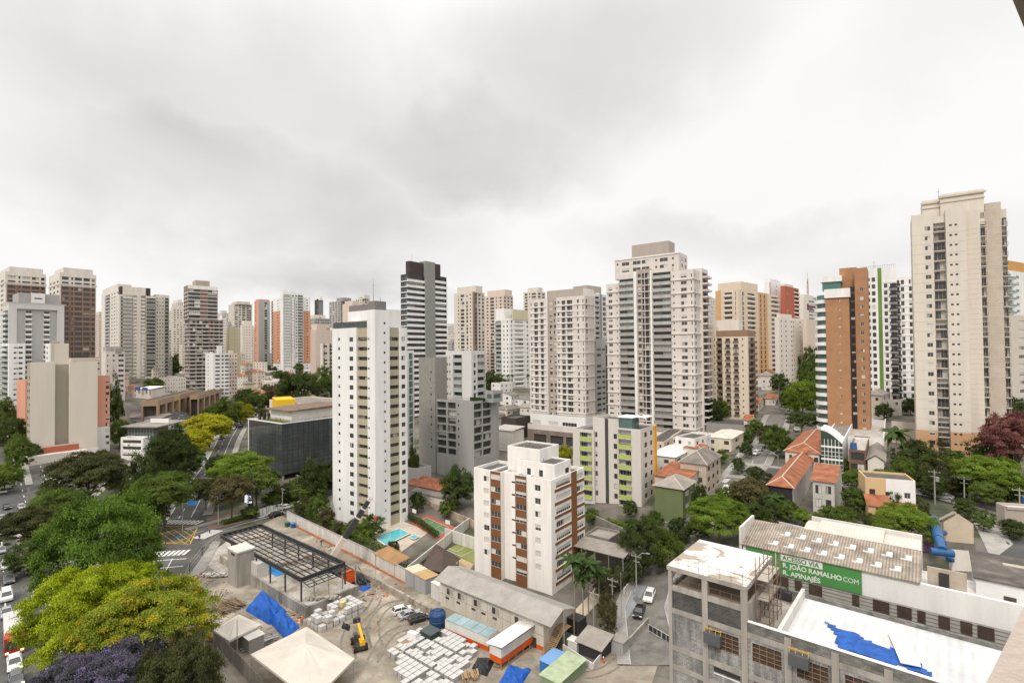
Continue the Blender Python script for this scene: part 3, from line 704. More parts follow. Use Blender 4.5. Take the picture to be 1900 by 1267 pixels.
b.block(b.fx(1143,2),b.fx(1262,2),2,14,z-4,zu,front=dict(fh=3.1,n=2,top=1.0,base=0,cols=[(.03,.06,'w',1,2),(.12,.24,'w',.6,2.2),(.30,.42,'w',.6,2.2),(.44,.56,'w',.6,2.2),(.65,.68,'w',1,2),(.72,.84,'w',.6,2.2),(.9,.93,'w',1,2)],bands=[(3.4,.3,.3,2,9)]),right=dict(fh=3,n=2,top=1,cols=[(.3,.5,'w',.6,2.2),(.7,.9,'w',.6,2.2)]),par=.4)
b.block(b.fx(1175,4),b.fx(1244,4),4,12,zu-1,b.zf(1210,451,4),m=1,front=dict(mat=1),right=dict(mat=1),par=.3)
# rear wing with stacked projecting balconies
yr0=b.ry(1301,0);xr1=2.6
b.block(-6,1.2,b.D,b.D+9,zp,z-1.5,right=dict(fh=fh,top=1.2,base=1,cols=[(.05,.95,'G',.05,2.5,dict(proj=1.9,rail=mat('white_balcony_edge',(.66,.62,.58)),rh=.55,dep=1.0,ext=.0))]),par=.3)
zpod=b.zz(1230,800,fx(1230),-3)
yp=-4
b.block(b.fx(1120,yp),b.fx(1302,yp),yp,26,0,zp-3.0,m=4,front=dict(fh=9,n=1,top=.8,cols=[]),right=dict(mat=4),par=.9)
b.block(fx(1128),.5,-.5,18,zp-4,zp,m=2,front=dict(fh=4,n=1,top=.4,base=0,mat=2,cols=[(.45,.65,'w',.8,2.6,dict(style='d')),(.68,.82,'w',.8,2.6,dict(style='d')),(.84,.98,'w',.8,2.6,dict(style='d'))]),right=dict(fh=4,n=1,top=.4,base=0,mat=2,cols=[(.1,.9,'w',.8,2.6,dict(style='d'))]),par=.1)
b.done()
# tower with white floor bands and a grey spine
b=Bld('apartment_tower','dark tower with white floor bands, a grey spine and chocolate crown',744,757,829,508,285,mats=[mat('band_dark',(.07,.06,.055),var=.2),mWhite2,wchoc,mat('spine_grey',(.27,.265,.25),var=.06)],row=600,blinds=.15,wstyle='d')
z=b.H;fh=3.15;ry=b.ry
cols=[(.02,.98,'w',1.15,2.75,dict(dep=.5))]
ysp0,ysp1=ry(788),ry(806)
bn=[(-.25,1.45,.35,1,1)]
b.block(-b.W,0,0,ysp0,0,z,front=dict(fh=fh,top=.8,base=.5,cols=[(.05,.55,'w',.4,2.6),(.62,.95,'w',.4,2.6,dict(style='g'))],bands=[(-.25,.5,.5,1,1)]),right=dict(fh=fh,top=.8,base=.5,cols=cols,bands=bn),par=.3)
b.block(-b.W+2,.9,ysp0,ysp1,0,b.zr(797,486),m=3,right=dict(mat=3),front=dict(mat=3),par=.2)
b.block(-b.W+2,0,ysp1,ry(829),0,b.zr(818,513),right=dict(fh=fh,top=.8,base=.5,cols=cols,bands=bn),par=.3)
b.block(-b.W+2,-.5,2,ysp0,z-1,b.zr(772,486,-.5),m=2,front=dict(mat=2),right=dict(mat=2),par=.2)
b.block(-b.W+2,-.5,ysp1,ry(818,-.5),z-4,b.zr(812,490,-.5),m=2,right=dict(mat=2),par=.2)
antenna(b,-2,5,z+6,6)
b.done()
# right hand sandy tower
wsand=mat('sand_block_render',(.66,.595,.515),var=.12,streak=True,scale=.4)
wsandj=mat('sand_jointed_render',(.50,.435,.365),var=.12,scale=.4,tex='brick',bscale=.55,col2=(.47,.39,.30))
wsando=mat('orange_base_render',(.55,.32,.185),var=.1)
b=Bld('apartment_tower','tall sand coloured tower at the right edge with an orange base',1697,1801,1803,384,146,row=640,mats=[wsand,wsandj,wsando,mat('cornice_tan',(.55,.47,.38))],blinds=.45,lod=1)
fx=b.fx;fh=2.87;z=b.H;zo=b.zf(1750,800)
zl=b.zf(1730,396)
pnt=[(0,1,2,-9,zo)]
jb=[(-.12,.05,.03,3,1)]
b.block(fx(1697),fx(1736),0,14,0,zl,front=dict(fh=fh,top=3.2,base=1,cols=[(1720.5,1731.5,'w',.95,2.2,dict(style='n'))],bands=jb,paint=pnt),left=dict(fh=fh,top=3,cols=[(.2,.4,'w',.9,2.2)]),par=.4,cap=3)
b.block(fx(1736),fx(1759.5),.3,14,0,zl-1.2,front=dict(fh=fh,top=1.5,base=1,cols=[(.05,.97,'R',.05,2.45,dict(proj=.25,dep=.9,ext=0,style='n',blinds=.75))],paint=pnt),par=.4,cap=3)
b.block(fx(1759.5),fx(1797.5),-.8,14,0,z,front=dict(fh=fh,top=3.9,base=1,cols=[(1766.5,1771.5,'w',1.65,2.2,dict(style='d',blinds=0)),(1776.5,1781.5,'w',1.65,2.2,dict(style='d',blinds=0))],bands=jb,paint=pnt),par=.4,cap=3)
xq=fx(1826)
b.block(fx(1797.5),xq,1.6,16,0,z-.8,front=dict(fh=fh,top=3.9,bands=[(-.12,.05,.03,3,1),(1.3,.05,.03,3,1)],paint=pnt),par=.4,cap=3)
b.block(xq,b.fx(1834,3),3,16,0,z-1.5,front=dict(fh=fh,top=1.2,base=1,cols=[(.05,.95,'R',.05,2.4,dict(proj=.9,dep=.5,style='n',blinds=.7))]),par=.4)
b.block(b.fx(1834,4),b.fx(1864,4),4,18,0,b.zf(1848,376,4),m=1,front=dict(mat=1),par=.4,cap=3)
b.block(b.fx(1864,5.5),b.fx(1874,5.5),5.5,18,0,b.zf(1868,388,5.5),front=dict(fh=fh,top=2,base=1,cols=[(.1,.95,'R',.05,2.4,dict(proj=.9,dep=.5,style='n',blinds=.7))]),par=.4)
b.block(b.fx(1717,4),b.fx(1756,4),4,13,z-5,b.zf(1735,371,4),front=dict(fh=3,n=1,top=4.2,cols=[(.25,.5,'w',.6,2)],bands=[(6.0,.5,.35,3,9),(4.6,.25,.2,3,9)]),left={},par=.3,cap=3)
b.block(b.fx(1751,3),b.fx(1833,3),3,12,z-5,b.zf(1790,356,3),front=dict(fh=3,n=1,top=3,bands=[(4.9,.5,.4,3,9),(3.4,.3,.2,3,9)]),par=.3,cap=3)
antenna(b,b.fx(1748,6),6,z+3,5)
b.done()
# brick tower
wbrick=mat('orange_brick',(.40,.215,.115),var=.2,scale=.3,tex='brick',bscale=1.6,col2=(.33,.17,.085))
b=Bld('apartment_tower','orange brick tower with a white terrace rim and black window strip',1533,1588,1617,535,172,row=640,mats=[wbrick,mWhite2,mat('black_tile',(.035,.033,.033)),wpale],blinds=.5)
fx=b.fx;fh=2.95;z=b.H
b.block(fx(1533),fx(1577),0,12,0,z,front=dict(fh=fh,top=2.6,base=3,cols=[(1556.5,1560.5,'w',1.3,1.9,dict(style='n',blinds=1))]),par=.3)
b.block(fx(1531,-.5),fx(1579,-.5),-.5,12,z-2.8,z+.25,m=1,front=dict(mat=1),right=dict(mat=1),par=.9)
yk=3.5
b.block(fx(1577),b.fx(1590,yk),yk,14,0,z+1,m=2,front=dict(fh=fh,top=.6,base=7,mat=2,cols=[(.15,.95,'w',1.0,2.0,dict(style='d',blinds=.5))]),par=.3)
zt=b.zf(1600,497,3.0)
b.block(b.fx(1588,3.0),b.fx(1612,3.0),3.0,15,0,zt,front=dict(fh=fh,top=6,base=2,cols=[(.40,.68,'w',1.0,2.2,dict(blinds=.7))]),right=dict(fh=fh,top=6),par=.4)
b.block(b.fx(1560,8),b.fx(1592,8),8,15,z-3,b.zf(1575,497,8),par=.4)
# rounded glazed balcony stack on the left
q=MB();g=MB();xc_,yc_=fx(1535),5.0;r_=4.2
nf=int((b.zf(1528,530)-8)/fh)
for i in range(nf+1):
 zf=b.zf(1530,545)-(i+1)*fh
 ring=lambda rr:[(xc_-rr*sin(t),yc_-rr*cos(t)) for t in [pi*j/12-.1 for j in range(13)]]
 o_=ring(r_);i_=ring(r_-.12)
 for a,c,a2,c2 in zip(o_[:-1],o_[1:],i_[:-1],i_[1:]):
  q.quad((*c,zf-.3),(*a,zf-.3),(*a,zf+.95),(*c,zf+.95));q.quad((*a2,zf-.3),(*c2,zf-.3),(*c2,zf+.95),(*a2,zf+.95));q.quad((*a,zf+.95),(*a2,zf+.95),(*c2,zf+.95),(*c,zf+.95))
  q.tri((*c,zf-.3),(xc_,yc_,zf-.3),(*a,zf-.3))
  g.quad((*[xc_+(p-xc_)*.8 if k==0 else yc_+(p-yc_)*.8 for k,p in enumerate(c)],zf+.95),(*[xc_+(p-xc_)*.8 if k==0 else yc_+(p-yc_)*.8 for k,p in enumerate(a)],zf+.95),(*[xc_+(p-xc_)*.8 if k==0 else yc_+(p-yc_)*.8 for k,p in enumerate(a)],zf+fh-.3),(*[xc_+(p-xc_)*.8 if k==0 else yc_+(p-yc_)*.8 for k,p in enumerate(c)],zf+fh-.3))
b.part('curved_balcony',q,mWhite2);b.part('balcony_glazing',g,mGlassG)
q=MB();x0=b.fx(1528,4);q.prism([(x0,4),(b.fx(1562,4),4),(b.fx(1562,4),12),(x0,12)],z+.2,z+4.6);b.part('penthouse_glazing',q,mat('teal_glass',(.06,.16,.13),rough=.15,spec=.6))
q=MB();q.box(x0-.5,b.fx(1562,4)+.4,3.5,12.5,z+3.2,z+5.2);b.part('penthouse_roof',q,mWhite2)
b.done()
# white tower with green stripe
wgreen=mat('green_stripe_paint',(.15,.25,.06),var=.35,scale=.06)
b=Bld('apartment_tower','white tower with a vertical green stripe between the brick and sand towers',1600,1704,1708,512,208,row=640,mats=[mWhite2,wgreen,mWhite],blinds=.3)
fx=b.fx;fh=2.92;z=b.H;zh=b.zf(1650,496)
blk=dict(rail=mat('black_balcony',(.04,.04,.04)),proj=.8,style='d',rh=.8,slab=.1,ext=.3)
b.block(fx(1600),fx(1666),0,14,0,zh,front=dict(fh=fh,top=3.2,base=1,cols=[W(1614,1616.5,.8,2.2,blinds=0),W(1620,1626.5,.5,2.3),W(1642.5,1649,.5,2.3,floors=(1,99)),(1654,1668,'B',.05,2.3,dict(blk,floors=(1,99)))],paint=[(1631,1638.5,1)],bands=[(-.3,.55,.12,0,1,.0,.26),(-.3,.55,.12,0,1,.62,1.0)]),par=.7)
b.block(fx(1666),0,0,14,0,z,front=dict(fh=fh,top=.6,base=1,cols=[(.02,.14,'B',.05,2.3,blk),W(1674,1680,.5,2.3),W(1689,1695,.5,2.3)],bands=[(-.3,.55,.12,0,1)]),par=.7)
q=MB()
for i in range(20):q.box(fx(1602)+i*(fx(1664)-fx(1602))/19-.03,fx(1602)+i*(fx(1664)-fx(1602))/19+.03,.3,.35,zh,zh+1.1)
q.box(fx(1602),fx(1664),.29,.36,zh+1.05,zh+1.12);b.part('roof_railing',q,mRail)
antenna(b,fx(1625,5),5,zh,4)
b.done()
# cream tower with brown balconies
b=Bld('apartment_tower','cream tower with rows of brown window boxes right of the central tower',1298,1388,1403,612,236,row=680,mats=[mat('warm_cream',(.69,.60,.48),var=.1,streak=True),mat('brown_crown',(.30,.19,.12)),wcream,mat('planter_brown',(.22,.145,.10))],wstyle='d',blinds=.1)
fx=b.fx;fh=2.85;z=b.H
pb=dict(rail=b.mats[3],proj=.55,rh=.35,slab=.25,dep=.5,ext=.3,slabm=b.mats[3]);pw=dict(rail=b.mats[3],proj=1.0,rh=.8,slab=.25,dep=1.0,ext=.1,slabm=b.mats[3])
b.block(fx(1296),fx(1308),.0,12,0,z,front=dict(fh=fh,top=3,cols=[(.1,.95,'B',.05,2.4,pw)],paint=[(0,1,1,z-3,z)]),par=.6)
b.block(fx(1308),fx(1330),-.5,12,0,z+2,front=dict(fh=fh,top=5,cols=[W(.1,.18,1.2,2),W(.48,.56,.3,2.6),W(.82,.9,1.2,2)]),par=.4)
b.block(fx(1330),0,0,b.D,0,z,front=dict(fh=fh,top=3,cols=[(.02,.18,'B',.05,2.4,pw),(.30,.44,'B',.4,2.1,pb),(.56,.70,'B',.4,2.1,pb),W(.82,.86,1.2,2)],paint=[(0,1,1,z-3,z)]),right=dict(fh=fh,top=3,cols=[(.1,.9,'B',.05,2.4,pw)],paint=[(0,1,1,z-3,z)]),par=.6)
b.block(b.fx(1318,4),b.fx(1372,4),4,11,z-1,b.zf(1345,594,4),m=2,front=dict(mat=2),right=dict(mat=2),par=.3)
b.done()
# glass office block
mCurtain=mat('tinted_curtain_wall',(.06,.072,.07),rough=.06,var=.55,scale=.11,spec=.7)
b=Bld('office_building','low dark glass office block with a planted roof terrace',461,523,660,785,200,row=820,mats=[mCurtain,mWhite2,mat('mullion_black',(.022,.025,.025))],cat='office building',roof=mRoofL)
z=b.H;zg=3.0
def curtain(o,rz,L):
 t=MB();k=int(L/2.2)
 for i in range(1,k):t.box(L*i/k-.035,L*i/k+.035,-.05,-.004,zg,z-.4,2)
 kk=int((z-zg)/1.45)
 for i in range(1,kk):zz_=zg+(z-.4-zg)*i/kk;t.box(0,L,-.04,-.004,zz_-.03,zz_+.03,2)
 t.box(-.1,L+.1,-.14,-.004,z-.4,z+.05,1)
 b.b.add(t,(o[0],o[1],0),rz)
b.block(-b.W,0,0,b.D,zg,z,par=1.0,cap=1)
curtain((-b.W,0),0,b.W);curtain((0,0),pi/2,b.D)
b.block(-b.W+.0,-b.W+.5,-.12,1,zg-5,z,m=1,par=.1)
q=MB();q.box(-b.W+3,-3.5,3.5,b.D-2,0,zg);b.part('ground_floor_wall',q,mDark)
for x,y in ((-1,1),(-1,9),(-1,18),(-8,1),(-15,1),(-1,27)):
 q=MB();q.tube((x,y,0),(x,y,zg),.45,n=12);b.part('column',q,mConc)
q=MB();q.quad((-b.W+4,.8,z-.85),(-4,.8,z-.85),(-4,7,z-.85),(-b.W+4,7,z-.85));b.part('roof_lawn',q,mat('lawn',(.09,.17,.02),var=.3,scale=2))
y0=7.5
bw=MB();bw.box(-b.W+4,-6,y0,y0+20,z-1,z+3.4);b.part('penthouse_wall',bw,mWhite)
rf=MB();x0,x1=-b.W+2.5,-4.0
rf.prism([(x0,y0-2),(x1,y0-2),(x1,y0+24),(x0,y0+24)],[z+3.4,z+3.4,z+3.4,z+3.4],[z+3.9,z+3.9,z+4.6,z+4.6]);b.part('penthouse_roof',rf,mat('rusty_roof',(.20,.125,.085),var=.5,scale=.4,col2=(.15,.135,.12),bscale=.3))
q=MB()
for i in range(4):q.tube((-b.W+1.6+(i % 2)*1.3,4+i*1.1,z-.9),(-b.W+1.6+(i % 2)*1.3,4+i*1.1,z+1.6),.55,n=10)
b.part('roof_tank',q,mDark)
b.done()
OFFICE=b
# cream slab building on the left with orange wings
wcrm=mat('cream_plaster',(.70,.63,.535),var=.08,streak=True,scale=.2)
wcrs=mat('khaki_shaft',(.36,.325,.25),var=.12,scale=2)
b=Bld('apartment_block','windowless cream slab with a dark central recess and orange wings',47.5,56,181,684,221,row=750,mats=[wcrm,wcrs,wsalmon,mat('khaki_wall',(.38,.33,.25)),mWhite],cat='apartment block',blinds=.5)
ry=b.ry;z=b.H
y1,y2,y3=ry(102),ry(129),ry(181)
b.block(-6,0,0,y1,4,b.zr(80,672),par=.4,right={},front=dict(fh=2.95,top=5,base=4,mat=3,cols=[(.1,.35,'w',.8,2.1),(.55,.85,'w',.8,2.1)]))
zsh=b.zr(115,637,-1.6)
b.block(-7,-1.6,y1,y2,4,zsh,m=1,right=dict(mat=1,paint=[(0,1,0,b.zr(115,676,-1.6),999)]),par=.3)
b.block(-6,0,y2,y3,4,b.zr(155,671),par=.4)
b.block(-6,.02,y1+.02,y2-.02,4,b.zr(115,824),par=.0,roof=False)
b.block(-8,0.3,-1,y3+.5,0,4.0,m=4,par=.3)
xw=-7.0
b.block(b.fx(31,4),b.fx(47,4),4,12,0,b.zf(40,705,4),m=2,front=dict(mat=2),par=.3)
yw=b.ry(184,-4)
b.block(-9,-4,y3,b.ry(204,-4),0,b.zr(190,697,-4),m=2,right=dict(fh=2.95,top=1.2,base=3,mat=2,cols=[(.72,.95,'w',.8,2.2,dict(style='n',blinds=.9))],paint=[(0,1,4,0,13)]),par=.3)
q=MB();q.prism([(-8,.5),(-.3,.5),(-.3,6),(-8,6)],[z-1]*4,[z+.4,z+.4,z+1.6,z+1.6]);b.part('green_roof',q,mat('green_sheet_roof',(.07,.30,.19)))
q=MB();q.box(.4,5,-2,y3*.8,0,4.4);b.part('ground_floor_wing',q,mat('wing_white',(.66,.60,.54),var=.2))
q=MB();q.box(.3,.9,y1*.5,y3*.7,4.5,7);b.part('terracotta_fascia',q,wred)
b.done()
# BACKGROUND TOWERS
def gc(n,fr,lo,hi,kind='w',a=.0,b=1.0,**k):    # n even columns between a and b
 p=(b-a)/n
 return [(a+p*(i+.5-fr/2),a+p*(i+.5+fr/2),kind,lo,hi,k) for i in range(n)]
def far(label,xl,xc,xr,yt,d,mats,fc=None,rc=None,fh=3.0,pent=None,name='apartment_tower',cat='apartment tower',top=1.0,base=1.5,fb=None,rb=None,fp=None,rp=None,blinds=.3,wstyle='n',roof=None,ant=0,**k):
 b=Bld(name,label,xl,xc,xr,yt,d,mats=mats,cat=cat,blinds=blinds,wstyle=wstyle,roof=roof,**k)
 b.block(-b.W,0,0,b.D,0,b.H,front=dict(fh=fh,top=top,base=base,cols=fc or [],bands=fb or [],paint=fp or []),right=dict(fh=fh,top=top,base=base,cols=rc or [],bands=rb or [],paint=rp or []),par=.6)
 if pent:
  for (p0,p1,p2,yp,mi) in pent:
   y0=max(1.0,b.D*.15);x0,x1=b.fx(p0,y0),b.fx(p1,y0)
   y1=b.ry(p2,x1);y1=max(y1,y0+3) if p2 > p1 else y0+max(4,b.D*.5)
   b.block(x0,x1,y0,min(y1,y0+25),b.H-.8,b.zz(p1,yp,x1,y0),m=mi,front=dict(mat=mi),right=dict(mat=mi),par=.3)
 if ant:antenna(b,-b.W*.4,b.D*.4,b.H,ant)
 if b.W > 4 and b.D > 4 and d > 215:
  for k_ in range(b.rnd.choice((1,2,3))):
   x,y=-b.W*b.rnd.uniform(.2,.85),b.D*b.rnd.uniform(.1,.8);u=b.rnd.uniform(.9,2.2);h_=b.rnd.uniform(1.2,3.2)
   boxpart(b,'roof_unit',x-u,x+u,y-u*.7,y+u*.7,b.H-.6,b.H+h_-.6,b.rnd.choice([mGy,mConc,mWhite,mRoofD,mats[0]]))
  if b.rnd.random() < .45:antenna(b,-b.W*.5,b.D*.5,b.H,b.rnd.uniform(4,8))
 return b.done()
mIv=mat('ivory_render',(.68,.63,.56),var=.1,streak=True)
mLt=mat('light_stone_render',(.64,.58,.50),var=.1,streak=True)
mPk=mat('pink_beige_render',(.63,.52,.44),var=.1,streak=True)
mSt=mat('steel_blue_grey',(.24,.24,.25),var=.1)
mGy=mat('mid_grey_render',(.40,.385,.365),var=.1,streak=True)
# left edge: pair of brown and cream towers
B1=[wcream,wbrown,mat('brown_frame',(.26,.165,.125))]
tw=dict(style='d',dep=.5,blinds=.12)
for (lb,xl,xc,xr,yt,d) in (('brown and cream tower at the far left edge with a pale flat crown',-22,9,85,503,335),('brown gridded tower with a cream crown and lit windows, second from the left edge',90,110,178,505,322)):
 b=Bld('apartment_tower',lb,xl,xc,xr,yt,d,th=38,mats=B1,blinds=.12,wstyle='d')
 L=b.D;z=b.H
 b.block(-b.W,0,0,L,0,z,front=dict(fh=3.2,top=4,base=2,cols=gc(3,.45,.8,2.3)),right=dict(fh=3.2,top=2.0,base=2,cols=[(.06,.24,'w',.7,2.6,tw),(.31,.36,'w',.7,2.6,tw),(.40,.60,'w',.7,2.6,tw),(.64,.82,'w',.7,2.6,tw),(.87,.96,'w',.7,2.6,tw)],paint=[(.03,.98,2,14,z-8.5),(.26,.30,1,14,z-8.5),(.84,.86,1,14,z-8.5)],bands=[(2.7,.45,.10,0,99)]),par=.5,cap=0)
 b.block(-b.W-.5,.5,-.5,L+.5,z-7.6,z-7.0,roof=False);
 b.block(b.fx(xl+14,3),-1,2,L-1.5,z-1,z+3.4,par=.4)
 b.done()
# pale grey tower with sunk bays and balconies
b=Bld('apartment_tower','pale grey tower with a sunken front bay and two columns of small balconies',4,16,119,560,292,th=38,mats=[wgreyl,wgrey,mWhite2,mGy],blinds=.2,wstyle='d')
ry=b.ry;z=b.H;zi=b.zr(60,574);yi0,yi1=ry(31),ry(106)
b.block(-b.W,0,0,yi0,0,z,front=dict(fh=2.95,top=4,base=3,cols=[(.1,.9,'G',.05,2.5,dict(proj=1.2))]),roof=False)
b.block(-b.W,0,yi1,b.D,0,z,right={},roof=False)
b.block(-b.W,0,yi0,yi1,zi,z,roof=False)
bo=dict(proj=.8,rh=1.0,rail=mWhite2,dep=.8,style='d',blinds=.15)
b.block(-b.W,-1.0,yi0,yi1,0,zi,m=1,right=dict(fh=2.95,top=.4,base=3,mat=1,cols=[(.22,.36,'B',.05,2.3,bo),(.67,.81,'B',.05,2.3,bo)]),roof=False)
b.r.quad((-b.W,0,z-.3),(0,0,z-.3),(0,b.D,z-.3),(-b.W,b.D,z-.3))
b.block(-b.W-.8,.6,-.6,b.D+.6,z-.4,z,m=3,roof=False)
b.block(-b.W+1,-1.5,ry(34,-1.5),ry(110,-1.5),z-.2,b.zr(70,545,-1.5),m=3,right=dict(mat=3),par=.3);b.block(-6,-.4,ry(58,-.4),ry(83,-.4),z-.2,b.zr(70,544,-.4),m=2,right=dict(fh=4,n=1,top=1,mat=2,cols=[(.2,.8,'w',1.4,2.2)]),par=.3)
b.done()
far('white block with slotted windows in front of the pale grey tower',3,17,47,637,283,[mWhite2],[(.05,.85,'G',.05,2.5,dict(proj=1.0))],[(.28,.58,'w',1.0,2.1,dict(blinds=.9)),(.60,.84,'w',1.0,2.1,dict(blinds=0))],fh=2.9,th=38)
far('narrow white block glimpsed behind the cream slab',84,92,118,637,285,[mWhite2],[(.3,.6,'w',.9,2.1)],[(.2,.4,'w',.9,2.1)],fh=2.9,th=38)
far('low beige block with a dark rail beside the cream slab',128,132,187,664,262,[wbeige,wchoc],None,[(.08,.2,'w',.9,2.2),(.86,.97,'w',.6,2.3)],fh=3.0,name='apartment_block',cat='apartment block',pent=[(129,131,165,660,1)])
far('white block with a green-grey roof house beside the orange wing',188,196,232,652,288,[wpale,mWhite,mGy],None,[(.08,.2,'w',1,2.1,dict(blinds=.8)),(.36,.46,'w',1,2.1,dict(blinds=.8)),(.66,.93,'w',.9,2.3)],fh=2.9,fp=[(0,1,0)],pent=[(191,197,225,643,2)],name='apartment_block',cat='apartment block')
# broad cream complex
b=Bld('apartment_tower','broad cream tower of three linked parts with a dark brown rooftop',183,222,290,546,425,th=42,mats=[wcream,wchoc,mIv],blinds=.3,wstyle='d')
z=b.H;ry=b.ry
lg=dict(proj=.5,rail=mat('smoky_balcony_glass',(.20,.22,.215),rough=.2),dep=1.0,blinds=.2)
b.block(-b.W,0,2,18,0,b.zf(200,540),front=dict(fh=3.1,top=2,base=3,cols=[(.2,.42,'G',.05,2.5,lg),W(.50,.56),W(.62,.68),W(.74,.80),(.88,.98,'w',.7,2.3)]),par=.5)
b.block(-9,0,0,b.D,0,z,right=dict(fh=3.1,top=1.2,base=3,cols=[(.03,.32,'G',.05,2.5,lg),W(.36,.45,.5,2.4),(.57,.68,'w',.5,2.4),(.72,.98,'G',.05,2.5,lg)],piers=[(.46,.56,.3,2),(-.02,.02,.3,2)]),par=.5)
b.block(-b.W,-3,b.D,ry(314,-3),0,b.zr(300,547,-3),right=dict(fh=3.1,top=2,base=3,cols=[W(.1,.17),W(.3,.37),W(.5,.57),(.68,.95,'G',.05,2.5,lg)]),par=.5)
b.block(-8,-.8,ry(223,-.8),ry(279,-.8),z-1,b.zr(250,533,-.8),m=1,right=dict(mat=1),par=.4)
b.block(-7,-.3,ry(254,-.3),ry(260,-.3),z-1,b.zr(257,533,-.3),m=2,right=dict(mat=2),par=.2)
b.block(b.fx(190,4),b.fx(218,4),4,14,z-3,b.zf(205,532,4),m=2,front=dict(mat=2),par=.3)
b.done()
# tall slim tower with white bands, wider below
b=Bld('apartment_tower','slim banded taupe tower, wider below than above, with a taupe rooftop box',343,351,414,592,432,th=46,mats=[mat('dark_taupe',(.25,.20,.165),var=.12),mWhite,mat('rust_panel',(.22,.14,.11)),wtaupe],blinds=.25,wstyle='d')
z=b.H;c6=[W(.03,.17,.3,2.3),W(.22,.36,.3,2.3),W(.40,.56,.3,2.3),W(.62,.68,.3,2.3),W(.74,.86,.3,2.3),W(.9,.98,.3,2.3)]
b.block(-b.W,0,0,b.D,0,z,front=dict(fh=3.2,top=.4,base=3,cols=gc(2,.6,.3,2.3),bands=[(-.35,.5,.35,1,1)]),right=dict(fh=3.2,top=.4,base=3,cols=c6,bands=[(-.35,.5,.35,1,1)],paint=[(.56,.74,2)]),par=.3)
y0=b.ry(356,-.5);y1=b.ry(404,-.5);zu=b.zr(380,531,-.5)
cg=[W(.04,.4,.2,2.5,style='d',blinds=.5),W(.66,.97,.2,2.5,style='d',blinds=.5)]
b.block(-b.W,-.5,y0-3,y1,z-1,zu,front=dict(fh=3.2,top=3,base=.5,cols=gc(2,.5,.3,2.3),bands=[(-.35,.5,.35,1,1)]),right=dict(fh=3.2,top=2.4,base=.5,cols=cg,bands=[(-.35,.5,.35,1,1)],paint=[(.42,.64,2),(0,1,1,zu-3,zu)]),par=.4)
b.block(-b.W+2,-2,b.ry(363,-2),b.ry(389,-2),zu-1,b.zr(378,521,-2),m=3,right=dict(mat=3),par=.3)
b.done()
# white block with dark windows and tank on its roof
b=far('white block with small dark windows and a rooftop tank below the slim banded tower',381,396,425,655,385,[mWhite2,mIv],[W(.28,.42,1.1,1.9)],[W(.12,.40,1.0,2.1),W(.52,.66,1.0,2.1),W(.74,.98,1.0,2.1)],fh=2.85,th=44,blinds=.0,wstyle='d',pent=[(402,404,412,641,0)],name='apartment_block',cat='apartment block')
far('blush block with rows of pale windows joined to the white block',419,425,440,655,398,[mat('blush_render',(.66,.55,.47),var=.1)],None,gc(3,.5,.9,2.1),fh=2.85,th=44,blinds=.6,name='apartment_block',cat='apartment block')
far('straw yellow windowless slab behind the white block',418,425,446,608,470,[wyellowish],None,[(.48,.53,'w',1.1,1.9)],fh=2.9,th=50,name='apartment_block',cat='apartment block')
far('ivory block with faint rows of windows behind the straw slab',446,450,471,603,560,[mIv],None,gc(4,.25,1.1,2.0),fh=2.9,th=50,pent=[(449,453,466,595,0)],name='apartment_block',cat='apartment block')
far('beige tower with stacked balconies and a stepped crown behind the ivory block',424,434,468,563,660,[mLt,wbeige],gc(3,.4,.9,2.2),[(.05,.2,'w',.6,2.4),(.26,.38,'w',.6,2.4),(.45,.62,'w',.4,2.5,dict(dep=.7)),(.68,.95,'w',.4,2.5,dict(dep=.7))],fh=3.0,th=46,pent=[(430,440,464,559,1)])
far('grey tower with a salmon rim left of the orange and white tower',472,480,501,558,610,[mGy,wsalmon,mat('slate',(.17,.17,.18))],[W(.2,.4)],[(.52,.75,'w',.3,2.5,dict(style='d'))],fh=3.0,th=40,fp=[(0,.9,1)],rp=[(0,.5,0),(.5,1,0)],pent=[(474,481,500,555,1)])
# orange and white tower
b=Bld('apartment_tower','white tower with orange side wings and a glazed crown',501,525,563,552,560,th=46,mats=[mWhite2,worange,mIv],blinds=.25,wstyle='d')
z=b.H;zo0,zo1=b.zf(512,675),b.zf(512,577);ry=b.ry
rail=mat('pale_balcony_glass',(.33,.36,.35),rough=.2)
b.block(-b.W,0,1.5,14,0,b.zf(512,553),front=dict(fh=3.2,top=1.5,base=2,cols=[(.0,.14,'G',.05,2.5,dict(proj=.8,rail=rail)),W(.48,.56),W(.66,.72),W(.90,.97)],paint=[(.14,.86,1,zo0,zo1)]),par=.5)
b.block(-8,0,0,b.D,0,b.zr(545,543),right=dict(fh=3.2,top=1.8,base=2,cols=[(.04,.38,'G',.05,2.5,dict(proj=.4,rail=rail)),W(.44,.54,.6,2.3),W(.60,.69,.6,2.3),(.72,.98,'G',.05,2.5,dict(proj=.4,rail=rail))],bands=[(-.25,.4,.2,0,1)]),par=.5)
b.block(-b.W,-1.5,b.D,ry(576,-1.5),0,b.zr(570,552,-1.5),right=dict(fh=3.2,top=1.5,base=2,cols=[W(.5,.68)],paint=[(0,1,1,zo0,zo1)]),par=.5)
b.block(-7,-1,ry(524,-1),ry(551,-1),z-1,b.zr(540,540,-1),par=.3)
b.done()
far('dark slate tower with a white tank on top, far behind the orange and white tower',584,591,600,556,820,[mSt,wchoc,mWhite],gc(3,.5,.9,2.0),None,fh=3.1,fp=[(0,1,1)],pent=[(587,594,599,551,2)],ant=5)
far('grey gridded office slab behind the white tower',575,583,612,590,640,[mGy,mIv],gc(2,.5,.9,2.1),gc(9,.72,.7,2.5),fh=3.2,th=50,name='office_building',cat='office building',wstyle='d',pent=[(574,583,604,584,1)])
